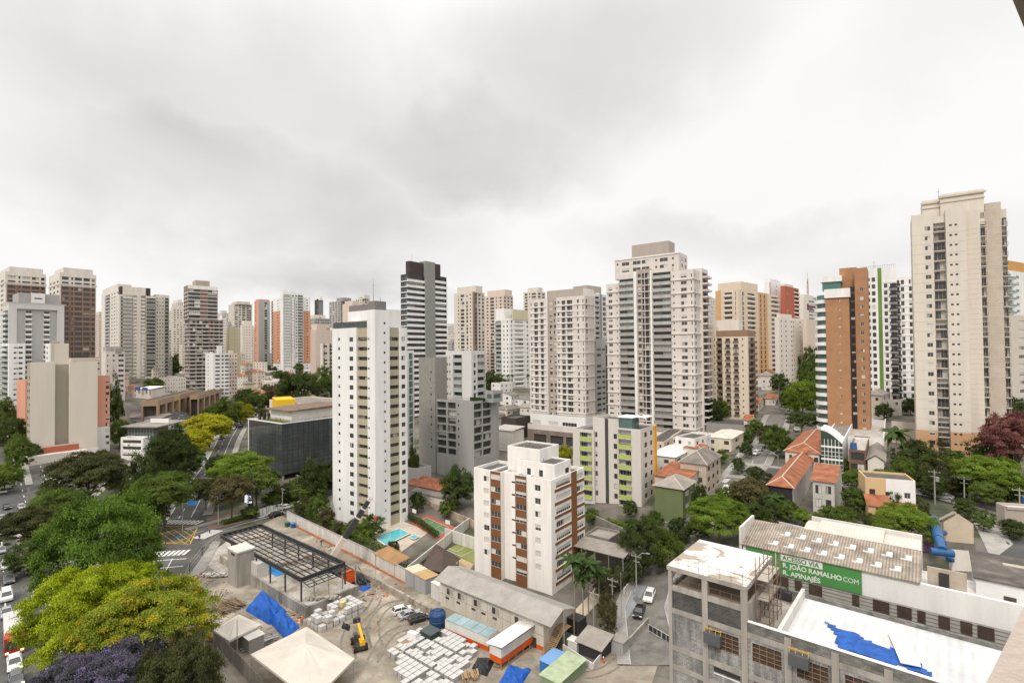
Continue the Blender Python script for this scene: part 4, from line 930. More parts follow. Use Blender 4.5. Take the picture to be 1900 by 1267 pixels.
far('pale grey tower with dark windows behind the white tower',611,632,640,558,700,[mGy,wgreyd],gc(4,.5,.8,2.3),gc(2,.6,.5,2.4),fh=3.0,wstyle='d',pent=[(625,637,652,552,1)])
far('peach tower with a column of small windows behind the white tower',636,654,668,563,560,[mPk,mIv],None,[W(.3,.7,1,2)],fh=2.9,pent=[(640,655,667,558,0)])
far('beige tower with rounded stepped crown above the white tower roof',660,672,687,553,640,[mLt,wbeige],gc(3,.5,.8,2.3),gc(3,.6,.6,2.4),fh=3.0,pent=[(668,677,686,547,0)],blinds=.5,wstyle='d')
far('peach blank slab left of the white tower',576,586,618,612,455,[mPk,mat('rose_beige',(.55,.44,.38))],None,[W(.40,.43,1.1,1.9)],fh=2.9,fp=[(0,1,1)],name='apartment_block',cat='apartment block',pent=[(578,588,612,601,0)])
far('white block with a brown stair column left of the white tower',594,598,620,637,425,[mIv,mat('stair_brown',(.22,.16,.11))],None,gc(2,.6,.6,2.2),fh=2.9,rp=[(.1,.2,1),(.62,.75,1)],wstyle='d',name='apartment_block',cat='apartment block')
# between the towers
far('slim white slab with a glazed strip tucked behind the white tower',748,755,768,650,215,[mWhite2],None,[(.25,.8,'w',.1,2.75,dict(style='g',blinds=.4))],fh=2.95,th=20,pent=[],name='apartment_block',cat='apartment block')
far('pink office block glimpsed right of the white tower roof',725,729,738,588,620,[wsalmon,mGy],None,gc(1,.8,.8,2.2),fh=3.0,name='office_building',cat='office building',wstyle='s')
far('beige tower with a brown flank right of the striped tower',843,880,900,541,405,[mLt,mat('umber_render',(.24,.175,.14))],[W(.2,.26),W(.34,.52,.4,2.4),W(.62,.7,.3,2.5),W(.8,.86)],gc(3,.55,.5,2.4),fh=2.95,fp=[(.93,1,1)],rp=[(0,.3,1)],pent=[(849,884,896,530,0)],wstyle='d',th=38)
far('beige tower with grey lower floors right of the brown flanked tower',900,935,953,547,455,[mPk,wtaupe],[W(.1,.2),W(.3,.5,.4,2.4),W(.6,.66),W(.8,.9)],gc(3,.5,.6,2.4),fh=2.95,pent=[(905,938,951,537,0)],wstyle='d',th=38)
far('white tower with fine balcony rows left of the beige banded tower',918,945,986,590,330,[mWhite2,wyellowish],[(.05,.45,'G',.05,2.5,dict(proj=.6,rail=rail)),W(.6,.68),W(.84,.92)],[W(.08,.14),(.25,.62,'w',1.0,2.2,dict(blinds=.9)),W(.78,.86),W(.92,.97)],fh=2.9,rb=[(-.2,.5,.25,0,1,.2,.66)],th=44,pent=[(920,936,952,572,0),(950,952,980,574,1)])
far('peach tower with brown windows peeping above the beige banded tower',972,998,1013,540,505,[mLt,wtaupe],[W(.1,.3,.5,2.4),W(.4,.5),W(.6,.9,.5,2.4)],gc(2,.6,.5,2.4),fh=3.0,pent=[(980,1000,1008,533,0)],wstyle='d')
far('grey tower with dark stripes wedged between the two beige towers',1062,1104,1126,545,300,[wgreyl,mSt,wtaupe],None,[(.05,.4,'G',.05,2.5,dict(proj=.5,rail=rail)),W(.7,.95,.4,2.4)],fh=3.0,th=46,rp=[(.46,.62,1)],pent=[(1065,1090,1117,529,2)])
far('low grey block with a dark pipe between the two beige towers',1098,1104,1134,640,262,[wgrey,wchoc],None,[W(.1,.35,.9,2.1),W(.42,.6,.9,2.1),W(.84,.98,.9,2.1)],fh=2.85,rp=[(.64,.74,1)],name='apartment_block',cat='apartment block',wstyle='d',pent=[(1100,1105,1134,628,0)])
far('orange and cream tower with rounded dark balconies behind the cream tower',1329,1372,1446,536,318,[mat('apricot_render',(.66,.55,.43),var=.1),wochre,mIv],[(.40,.72,'B',.05,2.4,dict(rail=mIv,proj=.9,style='d')),W(.85,.88,.3,2.6)],[W(.08,.12,.3,2.7),(.20,.38,'B',.05,2.4,dict(rail=mIv,proj=.8,style='d')),W(.50,.54,.3,2.7),W(.60,.64,.3,2.7),(.80,.99,'B',.05,2.4,dict(rail=mIv,proj=.9,style='d'))],fh=3.1,th=48,fp=[(0,.25,1)],rp=[(.46,.70,1)],blinds=.05,wstyle='d',pent=[(1334,1377,1425,522,0)],ant=8)
far('white tower with a thin red rim right of the orange and cream tower',1420,1430,1456,523,372,[mWhite2,wred],None,[W(.45,.52,1,2),W(.75,.82,1,2)],fh=3.0,th=46,rp=[(.0,.05,1)],pent=[(1421,1432,1450,517,0)])
far('brick red tower with white balcony ends',1450,1458,1484,530,365,[wred,mIv],None,[W(.15,.22,1,2),(.66,.98,'B',.05,2.4,dict(rail=mIv,proj=.8))],fh=3.0,th=46,pent=[(1452,1459,1474,526,1)])
far('white slab with rows of tiny dark windows behind the park trees',1438,1446,1497,588,292,[mIv,mPk],None,[W(.06,.1,1,2),W(.22,.26,1,2),W(.42,.46,1,2),W(.50,.53,1,2),W(.74,.78,1,2),W(.88,.93,1,2)],fh=2.85,th=50,wstyle='d',blinds=.3,pent=[(1442,1448,1470,582,0)],name='apartment_block',cat='apartment block')
far('peach blank slab right of the white slab',1490,1497,1524,592,300,[mPk],None,None,th=50,name='apartment_block',cat='apartment block')
far('white block with wine red strip windows under the radio mast',1480,1492,1524,552,470,[mIv,mat('wine_panel',(.16,.035,.06))],None,[(.30,.75,'w',.8,2.4,dict(style='d'))],fh=3.2,th=48,rp=[(.72,1,1,0,46),(.2,.7,1,52,58)],pent=[(1483,1494,1515,546,0)],name='apartment_block',cat='apartment block')
far('low ivory rows of flats behind the cream tower',1288,1300,1334,560,430,[mIv,wred],gc(3,.4,1,2),gc(4,.5,1,2),fh=3.0,name='apartment_block',cat='apartment block',fp=[(0,.5,0)],pent=[(1293,1302,1320,545,1)])
far('narrow white tower with green glass balconies at the right edge',1860,1866,1912,500,215,[mWhite2,mat('orange_band',(.58,.30,.10))],[(.1,.9,'G',.05,2.5,dict(proj=1.4,rail=mGlassG))],[(.05,.3,'G',.05,2.5,dict(proj=1.4,rail=mGlassG)),W(.48,.6,.9,2.1,blinds=.1),W(.8,.86,.9,2.1)],fh=2.95,th=62,rp=[],pent=[(1862,1868,1908,482,1)])
far('pale beige block with blinds half drawn at the right edge',1868,1876,1925,584,172,[mat('putty_render',(.60,.54,.47),var=.08)],None,[(.28,.52,'w',.95,2.15,dict(style='n',blinds=.75))],fh=2.95,th=62,name='apartment_block',cat='apartment block',fb=[],pent=[])
# far filler skyline, each a block of its own
rnd=random.Random(12)
sk_=[('ivory',mIv),('stone coloured',mLt),('pinkish',mPk),('grey',mGy),('white',mWhite),('pale grey',wgreyl)]
FAR=[(236,262,600,650),(313,345,572,640),(318,340,560,820),(404,424,580,700),(405,420,590,560),(452,476,612,760),(560,590,610,780),(598,616,600,860),(690,742,596,760),(700,728,610,600),(824,846,604,900),(832,850,634,520),(884,914,596,800),(950,980,600,640),(1300,1322,570,640),(1312,1332,556,760),(1466,1496,590,560),(1500,1530,572,700),(175,192,582,700),(1880,1910,640,420),(606,640,612,520),(1110,1130,570,520),(300,318,610,520),(415,430,600,620)]
for i,(xa,xb,yt,d) in enumerate(FAR):
 nmx,mm=sk_[(i*5+2) % 6];xc=xa+(xb-xa)*rnd.uniform(.25,.6)
 far('distant %s block on the hazy skyline' % nmx,xa,xc,xb,yt,d,[mm,wtaupe],gc(rnd.choice((3,4,5)),rnd.choice((.35,.5,.6)),.9,2.2),gc(rnd.choice((3,4)),rnd.choice((.4,.55)),.9,2.2),fh=3.0,th=rnd.choice((36.6,44,52)),wstyle='d',group='distant blocks on the skyline',pent=[(xa+3,xc,xb-3,yt-4,0)],name='apartment_block',cat='apartment block')
for i in range(30):
 d=rnd.uniform(560,980);xa=rnd.choice([rnd.uniform(175,345),rnd.uniform(405,615),rnd.uniform(820,985),rnd.uniform(1290,1340),rnd.uniform(1440,1530),rnd.uniform(1095,1130)]);xb=xa+rnd.uniform(12,20)*FPX/d
 nmx,mm=sk_[i % 6]
 far('distant %s block on the hazy skyline' % nmx,xa,xa+(xb-xa)*rnd.uniform(.3,.6),xb,rnd.uniform(592,640),d,[mm,wtaupe],gc(rnd.choice((3,4)),rnd.choice((.35,.5)),.9,2.2),gc(4,rnd.choice((.4,.55)),.9,2.2),th=rnd.choice((36.6,44)),wstyle='d',group='distant blocks on the skyline',name='apartment_block',cat='apartment block')
# radio mast
mm=thing('radio_mast','thin lattice radio mast on the skyline left of the brick tower','radio mast',atY(1500,600,620)*1.0)
q=MB();hh=62.0
for sx,sy in ((-1,-1),(1,-1),(1,1),(-1,1)):q.tube((sx*2.2,sy*2.2,-25),(sx*.35,sy*.35,hh-8),.22,.12,5)
for i in range(14):
 z0=-25+(hh+15)*i/14;r0=2.2-1.85*(i/14)
 for a,c in (((-1,-1),(1,-1)),((1,-1),(1,1)),((1,1),(-1,1)),((-1,1),(-1,-1))):q.tube((a[0]*r0,a[1]*r0,z0),(c[0]*r0*.93,c[1]*r0*.93,z0+(hh+15)/14),.1,n=4)
q.build('lattice',mat('mast_red',(.40,.16,.13)),mm);q=MB();q.tube((0,0,hh-8),(0,0,hh),.12,n=5);q.build('antenna',mRail,mm)
# ROADS, PAVING AND MARKINGS
mAsph=mat('asphalt',(.085,.08,.075),var=.3,scale=.25,col2=(.11,.105,.10),bscale=.12)
mPave=mat('pavement_concrete',(.30,.28,.255),var=.3,scale=.4)
mMark=mat('road_marking_white',(.62,.61,.58),var=.3,scale=2)
mMarkY=mat('road_marking_yellow',(.55,.36,.07),var=.3,scale=2)
mKerb=mat('kerb_stone',(.42,.40,.37))
def road(name,pts,width,off=.05,sw=2.6,sides=(1,1),m=None):
 b=MB();strip(b,pts,width,off,4.0);o=b.build(name,m or mAsph);o['kind']='structure'
 P=[Vector(p[:2]) for p in pts]
 for sd,on in zip((1,-1),sides):
  if not on:continue
  q=[]
  for i,p in enumerate(P):
   d_=(P[min(i+1,len(P)-1)]-P[max(i-1,0)]).normalized();q.append(p+Vector((-d_.y,d_.x))*sd*(width/2+sw/2))
  b=MB();strip(b,q,sw,.18,4.0)
  q2=[p+(c-p).normalized()*(width/2+.09) for p,c in zip(P,q)]
  strip(b,q2,.18,.185,4.0,1)
  for a,c in zip(q2[:-1],q2[1:]):
   n=max(1,int((c-a).length/4))
   for i in range(n):
    u,v=a.lerp(c,i/n),a.lerp(c,(i+1)/n);nn=(v-u).normalized();nn=Vector((-nn.y,nn.x))*-sd*.095
    u,v=u+nn,v+nn
    b.quad((u.x,u.y,tz(u.x,u.y)),(v.x,v.y,tz(v.x,v.y)),(v.x,v.y,tz(v.x,v.y)+.185),(u.x,u.y,tz(u.x,u.y)+.185),1)
  o=b.build('pavement',[mPave,mKerb]);o['kind']='structure'
def marks(name,fn,m=mMark):
 b=MB();fn(b);o=b.build(name,m);o['kind']='structure';return o
def dashes(b,pts,w,on,gap,off=.062):
 P=[Vector(p[:2]) for p in pts];t=0.0
 for a,c in zip(P[:-1],P[1:]):
  L=(c-a).length;u=0.0
  while u < L:
   if gap==0:strip(b,[a,c],w,off,4.0);break
   e=min(u+on,L);strip(b,[a.lerp(c,u/L),a.lerp(c,e/L)],w,off,4.0);u += on+gap
def off_line(pts,d):
 P=[Vector(p[:2]) for p in pts];r=[]
 for i,p in enumerate(P):
  t=(P[min(i+1,len(P)-1)]-P[max(i-1,0)]).normalized();r.append(p+Vector((-t.y,t.x))*d)
 return r
aL0,aR0=G(311,962),G(374,962);aL1=G(414,801)
av_d=(aL1.xy-aL0.xy).normalized();av_w=abs((aR0.xy-aL0.xy).dot(Vector((av_d.y,-av_d.x))))
av_n=Vector((av_d.y,-av_d.x))*(av_w/2)
AV=[aL0.xy+av_n-av_d*2,aL1.xy+av_n];AV += [AV[1]+av_d*60,AV[1]+av_d*110+Vector((16,30)),AV[1]+av_d*150+Vector((60,120))]
road('avenue',AV,av_w,.06,2.5)
AV2=off_line(AV,av_w+17)
AV2[0]=AV2[0]-av_d*12;AV2[1]=AV2[1]+Vector((-3,0))
road('avenue',AV2,av_w*.9,.05,3.0,(1,0))
# verge between the two carriageways
b=MB();strip(b,off_line(AV,av_w/2+8.6),11.5,.10,4.0);o=b.build('grass_verge',mat('verge_soil',(.10,.085,.045),var=.4,scale=.4,col2=(.06,.08,.022),bscale=.35));o['kind']='structure'
# big avenue at the left foot of the photo
m0,m1=G(18,1150),G(5,960)
md=(m1.xy-m0.xy).normalized();mc=Vector((md.y,-md.x))
MA=[m0.xy-md*110+mc*6,m0.xy+mc*6,m1.xy+mc*6,m1.xy+md*140+mc*4]
road('boulevard',MA,34,.045,4,(1,0))
# junction, cross street, street past the site
jq=[G(150,1120),G(292,968),G(392,968),G(335,1120)]
quad_px('junction',[(120,1130),(290,966),(396,976),(336,1125)],.068,mAsph,14,14)
c0,c1,c2_,c3=G(360,990),G(445,966),G(535,943),G(640,900)
CS=[c0.xy,c1.xy,c2_.xy,c3.xy,c3.xy+(c3.xy-c2_.xy)*1.2]
road('street',CS,8.6,.055,2.4,(1,0))
s_=[G(1215,1235),G(1196,1130),G(1212,1080),G(1268,1000),G(1335,915),G(1395,860),G(1425,820),G(1445,770)]
road('street',s_,7.4,.05,2.2,m=mat('cobbles',(.19,.175,.155),var=.35,scale=.5,col2=(.14,.13,.115),bscale=.3))
t_=[G(1300,890),G(1390,868),G(1520,884),G(1640,905),G(1760,918),G(1900,958)]
road('street',[G(1360,872).xy,G(1520,886).xy,G(1610,898).xy,G(1740,915).xy,G(1930,965).xy],7.5,.045,2.0)
road('street',[G(20,905).xy,G(12,850).xy,G(5,800).xy,G(-20,760).xy],8,.04,2.0)
# avenue markings
marks('lane_line',lambda b:(dashes(b,off_line(AV[:3],av_w*.17),.22,3,5,.075),dashes(b,off_line(AV[:3],-av_w*.17),.22,300,0,.075),dashes(b,off_line(AV[:3],av_w*.48),.3,300,0,.075),dashes(b,off_line(AV2[:3],0),.2,3,5,.065)))
marks('lane_line',lambda b:[dashes(b,off_line(MA,k),.22,3,5,.06) for k in (-7,0,6.5,9.5)])
marks('lane_line',lambda b:(dashes(b,off_line(MA[1:3],12.5),.3,99,0,.06),[strip(b,[MA[1]+md*(26+i*3)+mc*-12.6,MA[1]+md*(28+i*3)+mc*-9.8],.5,.06) for i in range(9)]))
marks('lane_line',lambda b:(dashes(b,off_line(CS,0),.2,3,4,.066),dashes(b,off_line(CS,-4.0),.2,30,0,.066)))
marks('lane_line',lambda b:dashes(b,[p.xy for p in s_[3:7]],.15,3,4,.062))
def zebra(name,p0,p1,n,ln,w):     # bars standing along the line p0-p1 (photo pixels)
 A,Bq=G(*p0).xy,G(*p1).xy;d_=(Bq-A);nn=Vector((-d_.y,d_.x)).normalized()*ln/2
 marks(name,lambda b:[strip(b,[A+d_*((i+.5)/n)-nn,A+d_*((i+.5)/n)+nn],w,.085,2) for i in range(n)])
zebra('zebra_crossing',(306,969),(373,970),9,3.6,.75)
zebra('zebra_crossing',(258,1031),(350,1025),10,3.6,.8)
zebra('zebra_crossing',(367,1000),(404,984),11,4.0,.5)
zebra('zebra_crossing',(477,961),(508,947),8,3.2,.6)
zebra('zebra_crossing',(1330,890),(1352,893),7,3.0,.45)
# yellow box junction
bq=[G(281,1008).xy,G(304,976).xy,G(367,978).xy,G(353,1010).xy]
def boxj(b):
 for i in range(4):strip(b,[bq[i],bq[(i+1) % 4]],.25,.086,2)
 for k in range(1,8):
  f=k/8
  lerp=lambda i,j,t:bq[i].lerp(bq[j],t)
  if k % 2:
   strip(b,[lerp(0,1,f),lerp(0,3,f)] if f < 1 else [],.16,.09,2);strip(b,[lerp(1,2,f),lerp(3,2,f)],.16,.09,2)
   strip(b,[lerp(1,0,f),lerp(1,2,f)],.16,.094,2);strip(b,[lerp(0,3,f),lerp(2,3,1-f).lerp(lerp(2,3,f),0) if False else bq[2].lerp(bq[3],1-f)],.16,.094,2)
marks('box_junction',boxj,mMarkY)
bl=G(324,997).xy;u1=(G(338,996).xy-bl);marks('lane_line',lambda b:strip(b,[bl,bl+u1],1.0,.1,1),mat('blue_paint',(.02,.16,.38)))
def stop(b):
 strip(b,[G(262,1043).xy,G(346,1037).xy],.4,.085,2);strip(b,[G(262,1058).xy,G(340,1051).xy],.35,.085,2);strip(b,[G(320,1037).xy,G(306,1063).xy],.2,.085,2)
marks('lane_line',stop)
def bike(b):      # bicycle symbol: two wheels and a frame
 c=G(287,1048).xy;ux=(G(294,1047).xy-c).normalized();uy=Vector((-ux.y,ux.x))
 for s in (-.75,.75):
  pts=[c+ux*(s+.5*cos(t))+uy*.5*sin(t) for t in [2*pi*i/10 for i in range(11)]]
  strip(b,pts,.16,.088,1)
 for p,q in (((-.75,0),(-.3,.8)),((-.3,.8),(.55,.8)),((.55,.8),(.75,0)),((-.3,.8),(.1,0)),((.1,0),(.55,.8)),((.55,.8),(.5,1.1)),((-.3,.8),(-.35,1.05))):
  strip(b,[c+ux*p[0]+uy*p[1],c+ux*q[0]+uy*q[1]],.16,.092,1)
marks('cycle_symbol',bike)
# paving: island on the boulevard, corner by the intersection
quad_px('traffic_island',[(48,1066),(28,1000),(120,940),(150,1050)],.17,mat('island_paving',(.33,.29,.25),var=.4,scale=.3,col2=(.16,.09,.06),bscale=.2),8,8)
quad_px('pavement',[(388,985),(382,962),(515,935),(470,965)],.19,mat('brown_paving',(.17,.115,.085),var=.3,scale=1),8,4)
quad_px('pavement',[(345,1075),(395,1005),(410,1005),(380,1060)],.16,mPave,6,4)
quad_px('pavement',[(380,1190),(455,1290),(425,1300),(365,1205)],.17,mat('site_path',(.24,.215,.17),var=.4,scale=.4),8,3)
# construction yard
mDirt=mat('yard_dirt',(.25,.215,.165),var=.5,scale=.2,col2=(.40,.35,.28),bscale=.11,bump=.4,fine=.18)
quad_px('construction_yard',[(352,1045),(520,955),(1236,1290),(520,1560)],.02,mDirt,40,40)
quad_px('construction_yard',[(372,1040),(440,990),(520,1020),(430,1080)],.06,mat('yard_rubble',(.42,.38,.33),var=.5,scale=.6,bump=.6),8,8)
quad_px('driveway',[(1080,1260),(1195,1140),(1238,1165),(1200,1300)],.05,mat('driveway_concrete',(.30,.255,.20),var=.4,scale=.3),8,5)
# parking yard on the right and paved yards
quad_px('concrete_yard',[(1795,950),(1830,945),(1880,1010),(1840,1040)],.06,mat('ramp_concrete',(.36,.34,.31),var=.3,scale=.4),6,6)
quad_px('asphalt_yard',[(1838,1000),(1930,1000),(1950,1060),(1850,1062)],.05,mAsph,6,6)
quad_px('car_park',[(1085,1000),(1150,1020),(1200,1055),(1105,1060)],.05,mat('parking_paving',(.24,.225,.205),var=.3,scale=.3),6,5)
quad_px('garden_path',[(1060,1140),(1110,1085),(1130,1095),(1080,1150)],.08,mat('cream_paving',(.55,.46,.34)),5,4)
quad_px('pavement',[(1130,1165),(1180,1085),(1200,1088),(1145,1175)],.12,mat('blue_grey_paving',(.26,.28,.29),var=.2),6,4)
# LOW BUILDINGS
def house(label,xl,xc,xr,yt,d,wall,roof='hip',rm=None,rise=2.0,th=36.6,fc=None,rc=None,name='house',cat='house',over=.5,fh=3.0,row=None,group=None,top=.2,lod=None,**k):
 b=Bld(name,label,xl,xc,xr,yt,d,th=th,mats=[wall,k.get('wall2',wall)],cat=cat,row=row or yt,blinds=.4,wstyle='d',group=group,roof=rm or mRoofG,lod=lod)
 b.block(-b.W,0,0,b.D,0,b.H,front=dict(fh=fh,top=top,base=.2,cols=fc or [],mat=1),right=dict(fh=fh,top=top,base=.2,cols=rc or []),roof=(roof=='flat'),par=.5)
 x0,x1,y0,y1,z=-b.W-over,over,-over,b.D+over,b.H
 q=MB();rm=rm or mTerr
 if roof=='hip':
  w_,h_=x1-x0,y1-y0;m_=min(w_,h_)/2
  if w_ >= h_:r0,r1=(x0+m_,(y0+y1)/2,z+rise),(x1-m_,(y0+y1)/2,z+rise)
  else:r0,r1=((x0+x1)/2,y0+m_,z+rise),((x0+x1)/2,y1-m_,z+rise)
  A,B_,C_,D_=(x0,y0,z),(x1,y0,z),(x1,y1,z),(x0,y1,z)
  if w_ >= h_:q.quad(A,B_,r1,r0);q.tri(B_,C_,r1);q.quad(C_,D_,r0,r1);q.tri(D_,A,r0)
  else:q.tri(A,B_,r0);q.quad(B_,C_,r1,r0);q.tri(C_,D_,r1);q.quad(D_,A,r0,r1)
  q.quad(D_,C_,B_,A)
  rr=MB()
  for e in ((A,r0),(D_,r0) if w_ >= h_ else (B_,r0),(C_,r1),(B_,r1) if w_ >= h_ else (D_,r1),(r0,r1)):rr.bar(e[0],e[1],.22,.14)
  b.part('roof',q,rm);b.part('ridge',rr,mat('ridge_mortar',(.55,.45,.38)))
 elif roof=='gable_x':
  ym=(y0+y1)/2;q.quad((x0,y0,z),(x1,y0,z),(x1,ym,z+rise),(x0,ym,z+rise));q.quad((x1,y1,z),(x0,y1,z),(x0,ym,z+rise),(x1,ym,z+rise))
  g=MB();
  for x in (-b.W,0):g.tri((x,0,z),(x,b.D,z),(x,ym,z+rise-.15))
  b.part('gable',g,wall);b.part('roof',q,rm)
 elif roof=='gable_y':
  xm=(x0+x1)/2;q.quad((x0,y0,z),(xm,y0,z+rise),(xm,y1,z+rise),(x0,y1,z));q.quad((xm,y0,z+rise),(x1,y0,z),(x1,y1,z),(xm,y1,z+rise))
  g=MB()
  for y in (0,b.D):g.tri((-b.W,y,z),(0,y,z),(xm,y,z+rise-.15))
  b.part('gable',g,wall);b.part('roof',q,rm)
 elif roof=='shed':
  q.prism([(x0,y0),(x1,y0),(x1,y1),(x0,y1)],[z,z,z+rise,z+rise],[z+.15,z+.15,z+rise+.15,z+rise+.15]);b.part('roof',q,rm)
 if k.get('fin',True):b.done()
 return b
mSlate=mat('old_fibre_roof',(.24,.215,.19),var=.4,scale=.4,tex='corr_x',bscale=2.5)
mFib=mat('weathered_sheet_roof',(.36,.32,.275),var=.35,scale=.3,tex='corr_y',bscale=2.5)
mWhR=mat('white_sheet_roof',(.78,.76,.73),var=.08,tex='corr_y',bscale=1.2)
ww=[W(.12,.28,.9,2.1),W(.58,.76,.9,2.1)]
# right-hand street
b=house('green two storey building with a hipped grey roof',1215,1267,1290,908,130,mat('moss_green_render',(.15,.18,.08),var=.1),'hip',mFib,2.2,rc=[W(.2,.5,.9,2.2,blinds=.9,style='n'),W(.65,.9,.9,2.2,style='n')],row=930)
house('old cream house with a dark patched hip roof on the corner',1262,1310,1337,862,147,mat('dirty_cream',(.50,.43,.34),var=.25),'hip',mSlate,3.0,rc=[W(.1,.25),W(.4,.55),W(.7,.85)],fc=[W(.7,.85)])
house('white roofed house beside the yellow striped block',1205,1252,1288,848,166,wcream,'hip',mWhR,1.6,fc=ww,rc=ww)
house('low terracotta roofed annexe behind the green building',1215,1275,1306,890,141,wbeige,'shed',mTerrY,1.0)
house('terracotta lean-to next to the white roofed house',1270,1300,1312,832,172,wcream,'hip',mTerr,1.2)
house('cream corner shop with a pale hip roof at the street bend',1312,1357,1381,814,182,mat('corner_cream',(.66,.60,.46)),'hip',mat('pale_sheet',(.60,.56,.48),var=.2),1.2,name='shop_building',cat='shop building',fc=[W(.12,.3),W(.7,.9)],rc=[W(.3,.6)],over=.3)
house('flat dark roofed hall behind the corner shop',1310,1395,1412,790,214,wgreyd,'flat',mRoofD,0,name='low_building',cat='low building')
house('low walled car park deck with a black roof below the cream tower',1296,1372,1415,768,240,wgreyd,'flat',mRoofD,0,name='low_building',cat='low building')
house('two storey house with an orange hip roof beside the arched glass front',1457,1520,1545,842,146,wcream,'hip',mTerr,2.2,fc=[W(.12,.2,.3,2.2),W(.38,.52,.7,2.1),W(.62,.76,.7,2.1),W(.85,.97,.7,2.1)])
house('small orange roof behind the two storey orange roofed house',1512,1530,1548,818,160,wcream,'shed',mTerrY,1.2)
# arched glass building
b=Bld('office_building','white office with an arched glass front',1523,1563,1645,806,140,mats=[mWhite2],cat='office building',row=820,wstyle='d',blinds=.1)
z=b.H
b.block(-b.W,0,.3,b.D,0,z-2.2,right=dict(fh=3,top=.6,cols=[W(.75,.85)]),par=.4)
q=MB();g=MB();n=12
arc=[(-b.W+.0+b.W*i/n,z-2.2+3.4*sin(pi*(.5-.5*i/n)*1.0) if i else z-2.2+3.4) for i in range(n+1)]
for (xa,za),(xb_,zb2) in zip(arc[:-1],arc[1:]):
 g.quad((xa,.28,.8),(xb_,.28,.8),(xb_,.28,zb2),(xa,.28,za));q.quad((xa,.1,za),(xb_,.1,zb2),(xb_,9,zb2),(xa,9,za));q.quad((xa,.1,za-.5),(xb_,.1,zb2-.5),(xb_,.1,zb2),(xa,.1,za))
b.part('glass_front',g,mat('tinted_front_glass',(.05,.085,.07),rough=.1,var=.5,scale=.5,spec=.6));b.part('arched_roof',q,mWhite2)
q=MB()
for i in range(1,6):q.box(-b.W*i/6-.06,-b.W*i/6+.06,.15,.26,.5,z-1.6)
for i in range(1,10):q.box(-b.W,0,.17,.25,i*1.15,i*1.15+(.5 if i % 3==0 else .12))
b.part('mullions',q,mWhite2);b.done()
house('white hall with a flat roof behind the brown cube house',1560,1640,1650,815,152,mWhite,'flat',mRoofL,0,name='low_building',cat='low building',fc=[W(.8,.84,1,2),W(.87,.91,1,2)])
b=house('brown cube house with dark glass and a blue roof tank',1575,1607,1614,836,137,mat('corten_brown',(.18,.10,.07),var=.2),'flat',mRoofL,0,fc=[W(.1,.9,.5,2.5)],fin=False)
q=MB();q.tube((-3,4,b.H-.4),(-3,4,b.H+1.2),.9,.75,14);b.part('water_tank',q,mBlueTank);b.done()
house('shabby single storey house with a grey gable left of the fence',1610,1640,1652,856,134,wcream,'gable_y',mFib,1.6)
house('black walled house with a terracotta hip roof',1426,1470,1512,905,117,mat('grey_white_render',(.52,.50,.46),var=.2),'hip',mTerr,1.8,row=900,wall2=mat('black_side_wall',(.03,.03,.032)))
house('pale house with a bright terracotta gable and roof terrace',1508,1548,1562,895,113,mat('grey_white_render',(.52,.50,.46),var=.2),'gable_x',mTerr,1.9,row=900,fc=[W(.12,.4,.3,2.2),W(.6,.85,.5,2.2)])
# peach and white house
b=Bld('house','peach and white house with a small orange porch roof',1606,1699,1703,892,106,th=24,mats=[mat('peach_render',(.62,.43,.24),var=.08),mWhite2,wsalmon],cat='house',row=920,wstyle='d',blinds=.3,roof=mRoofD,lod=1)
z=b.H
b.block(-b.W,0,0,7,0,z,front=dict(fh=3.0,top=1.3,n=2,base=0,cols=[W(.08,.20,.7,1.9),W(.40,.56,.6,1.6,blinds=1,style='n',floors=(0,1)),W(.78,.90,.5,1.7,style='n',blinds=0,floors=(0,1))],paint=[(.42,1,1)]),right=dict(mat=1),par=.4)
q=MB();q.prism([(-b.W-.4,-3.2),(-b.W+4.0,-3.2),(-b.W+4.0,0),(-b.W-.4,0)],[z-5.3,z-5.3,z-3.6,z-3.6],[z-5.15,z-5.15,z-3.45,z-3.45]);b.part('porch_roof',q,mTerrY)
q=MB();q.prism([(-4.2,-2.2),(-.1,-2.2),(-.1,0),(-4.2,0)],[z-5.6,z-5.6,z-4.8,z-4.8],[z-5.45,z-5.45,z-4.65,z-4.65]);b.part('lean_to_roof',q,mTerrY)
q=MB();q.box(-b.W-.1,-b.W+1.2,-3,-.01,0,z-5.3);q.box(-b.W+3.2,-b.W+3.6,-3,-2.6,0,z-5.3);b.part('porch_wall',q,b.mats[0]);b.done()
b=house('small beige house with a worn grey hip roof beside the blue tubes',1742,1796,1806,966,96,mat('tan_render',(.55,.46,.34),var=.15),'gable_y',mFib,1.8,th=18,row=970,lod=1,fc=[W(.1,.2)])
house('lean-to shed with a dark sheet roof in front of the small beige house',1760,1800,1806,1018,86,wcream,'shed',mSlate,.9,th=18,row=1010,lod=1)
b=house('grey single storey workshop with a white roof and lit wall lamps',1849,1990,2010,940,98,wtaupe,'flat',mWhR,0,th=16,row=970,name='workshop',cat='workshop',lod=1,fc=[W(.10,.17,1.2,2.0),(.33,.42,'w',.05,2.1,dict(blinds=0))],fin=False)
q=MB()
for i in range(3):q.box(-b.W+2.6+i*5,-b.W+2.85+i*5,-.2,-.01,b.H-1.0,b.H-.75)
b.part('wall_lamp',q,mat('lamp_glow',(1.0,.55,.2),emit=6));
q=MB();q.tube((-b.W+6.5,3.0,b.H-.5),(-b.W+6.5,3.0,b.H+.6),.7,.6,14);b.part('water_tank',q,mBlueTank);b.done()
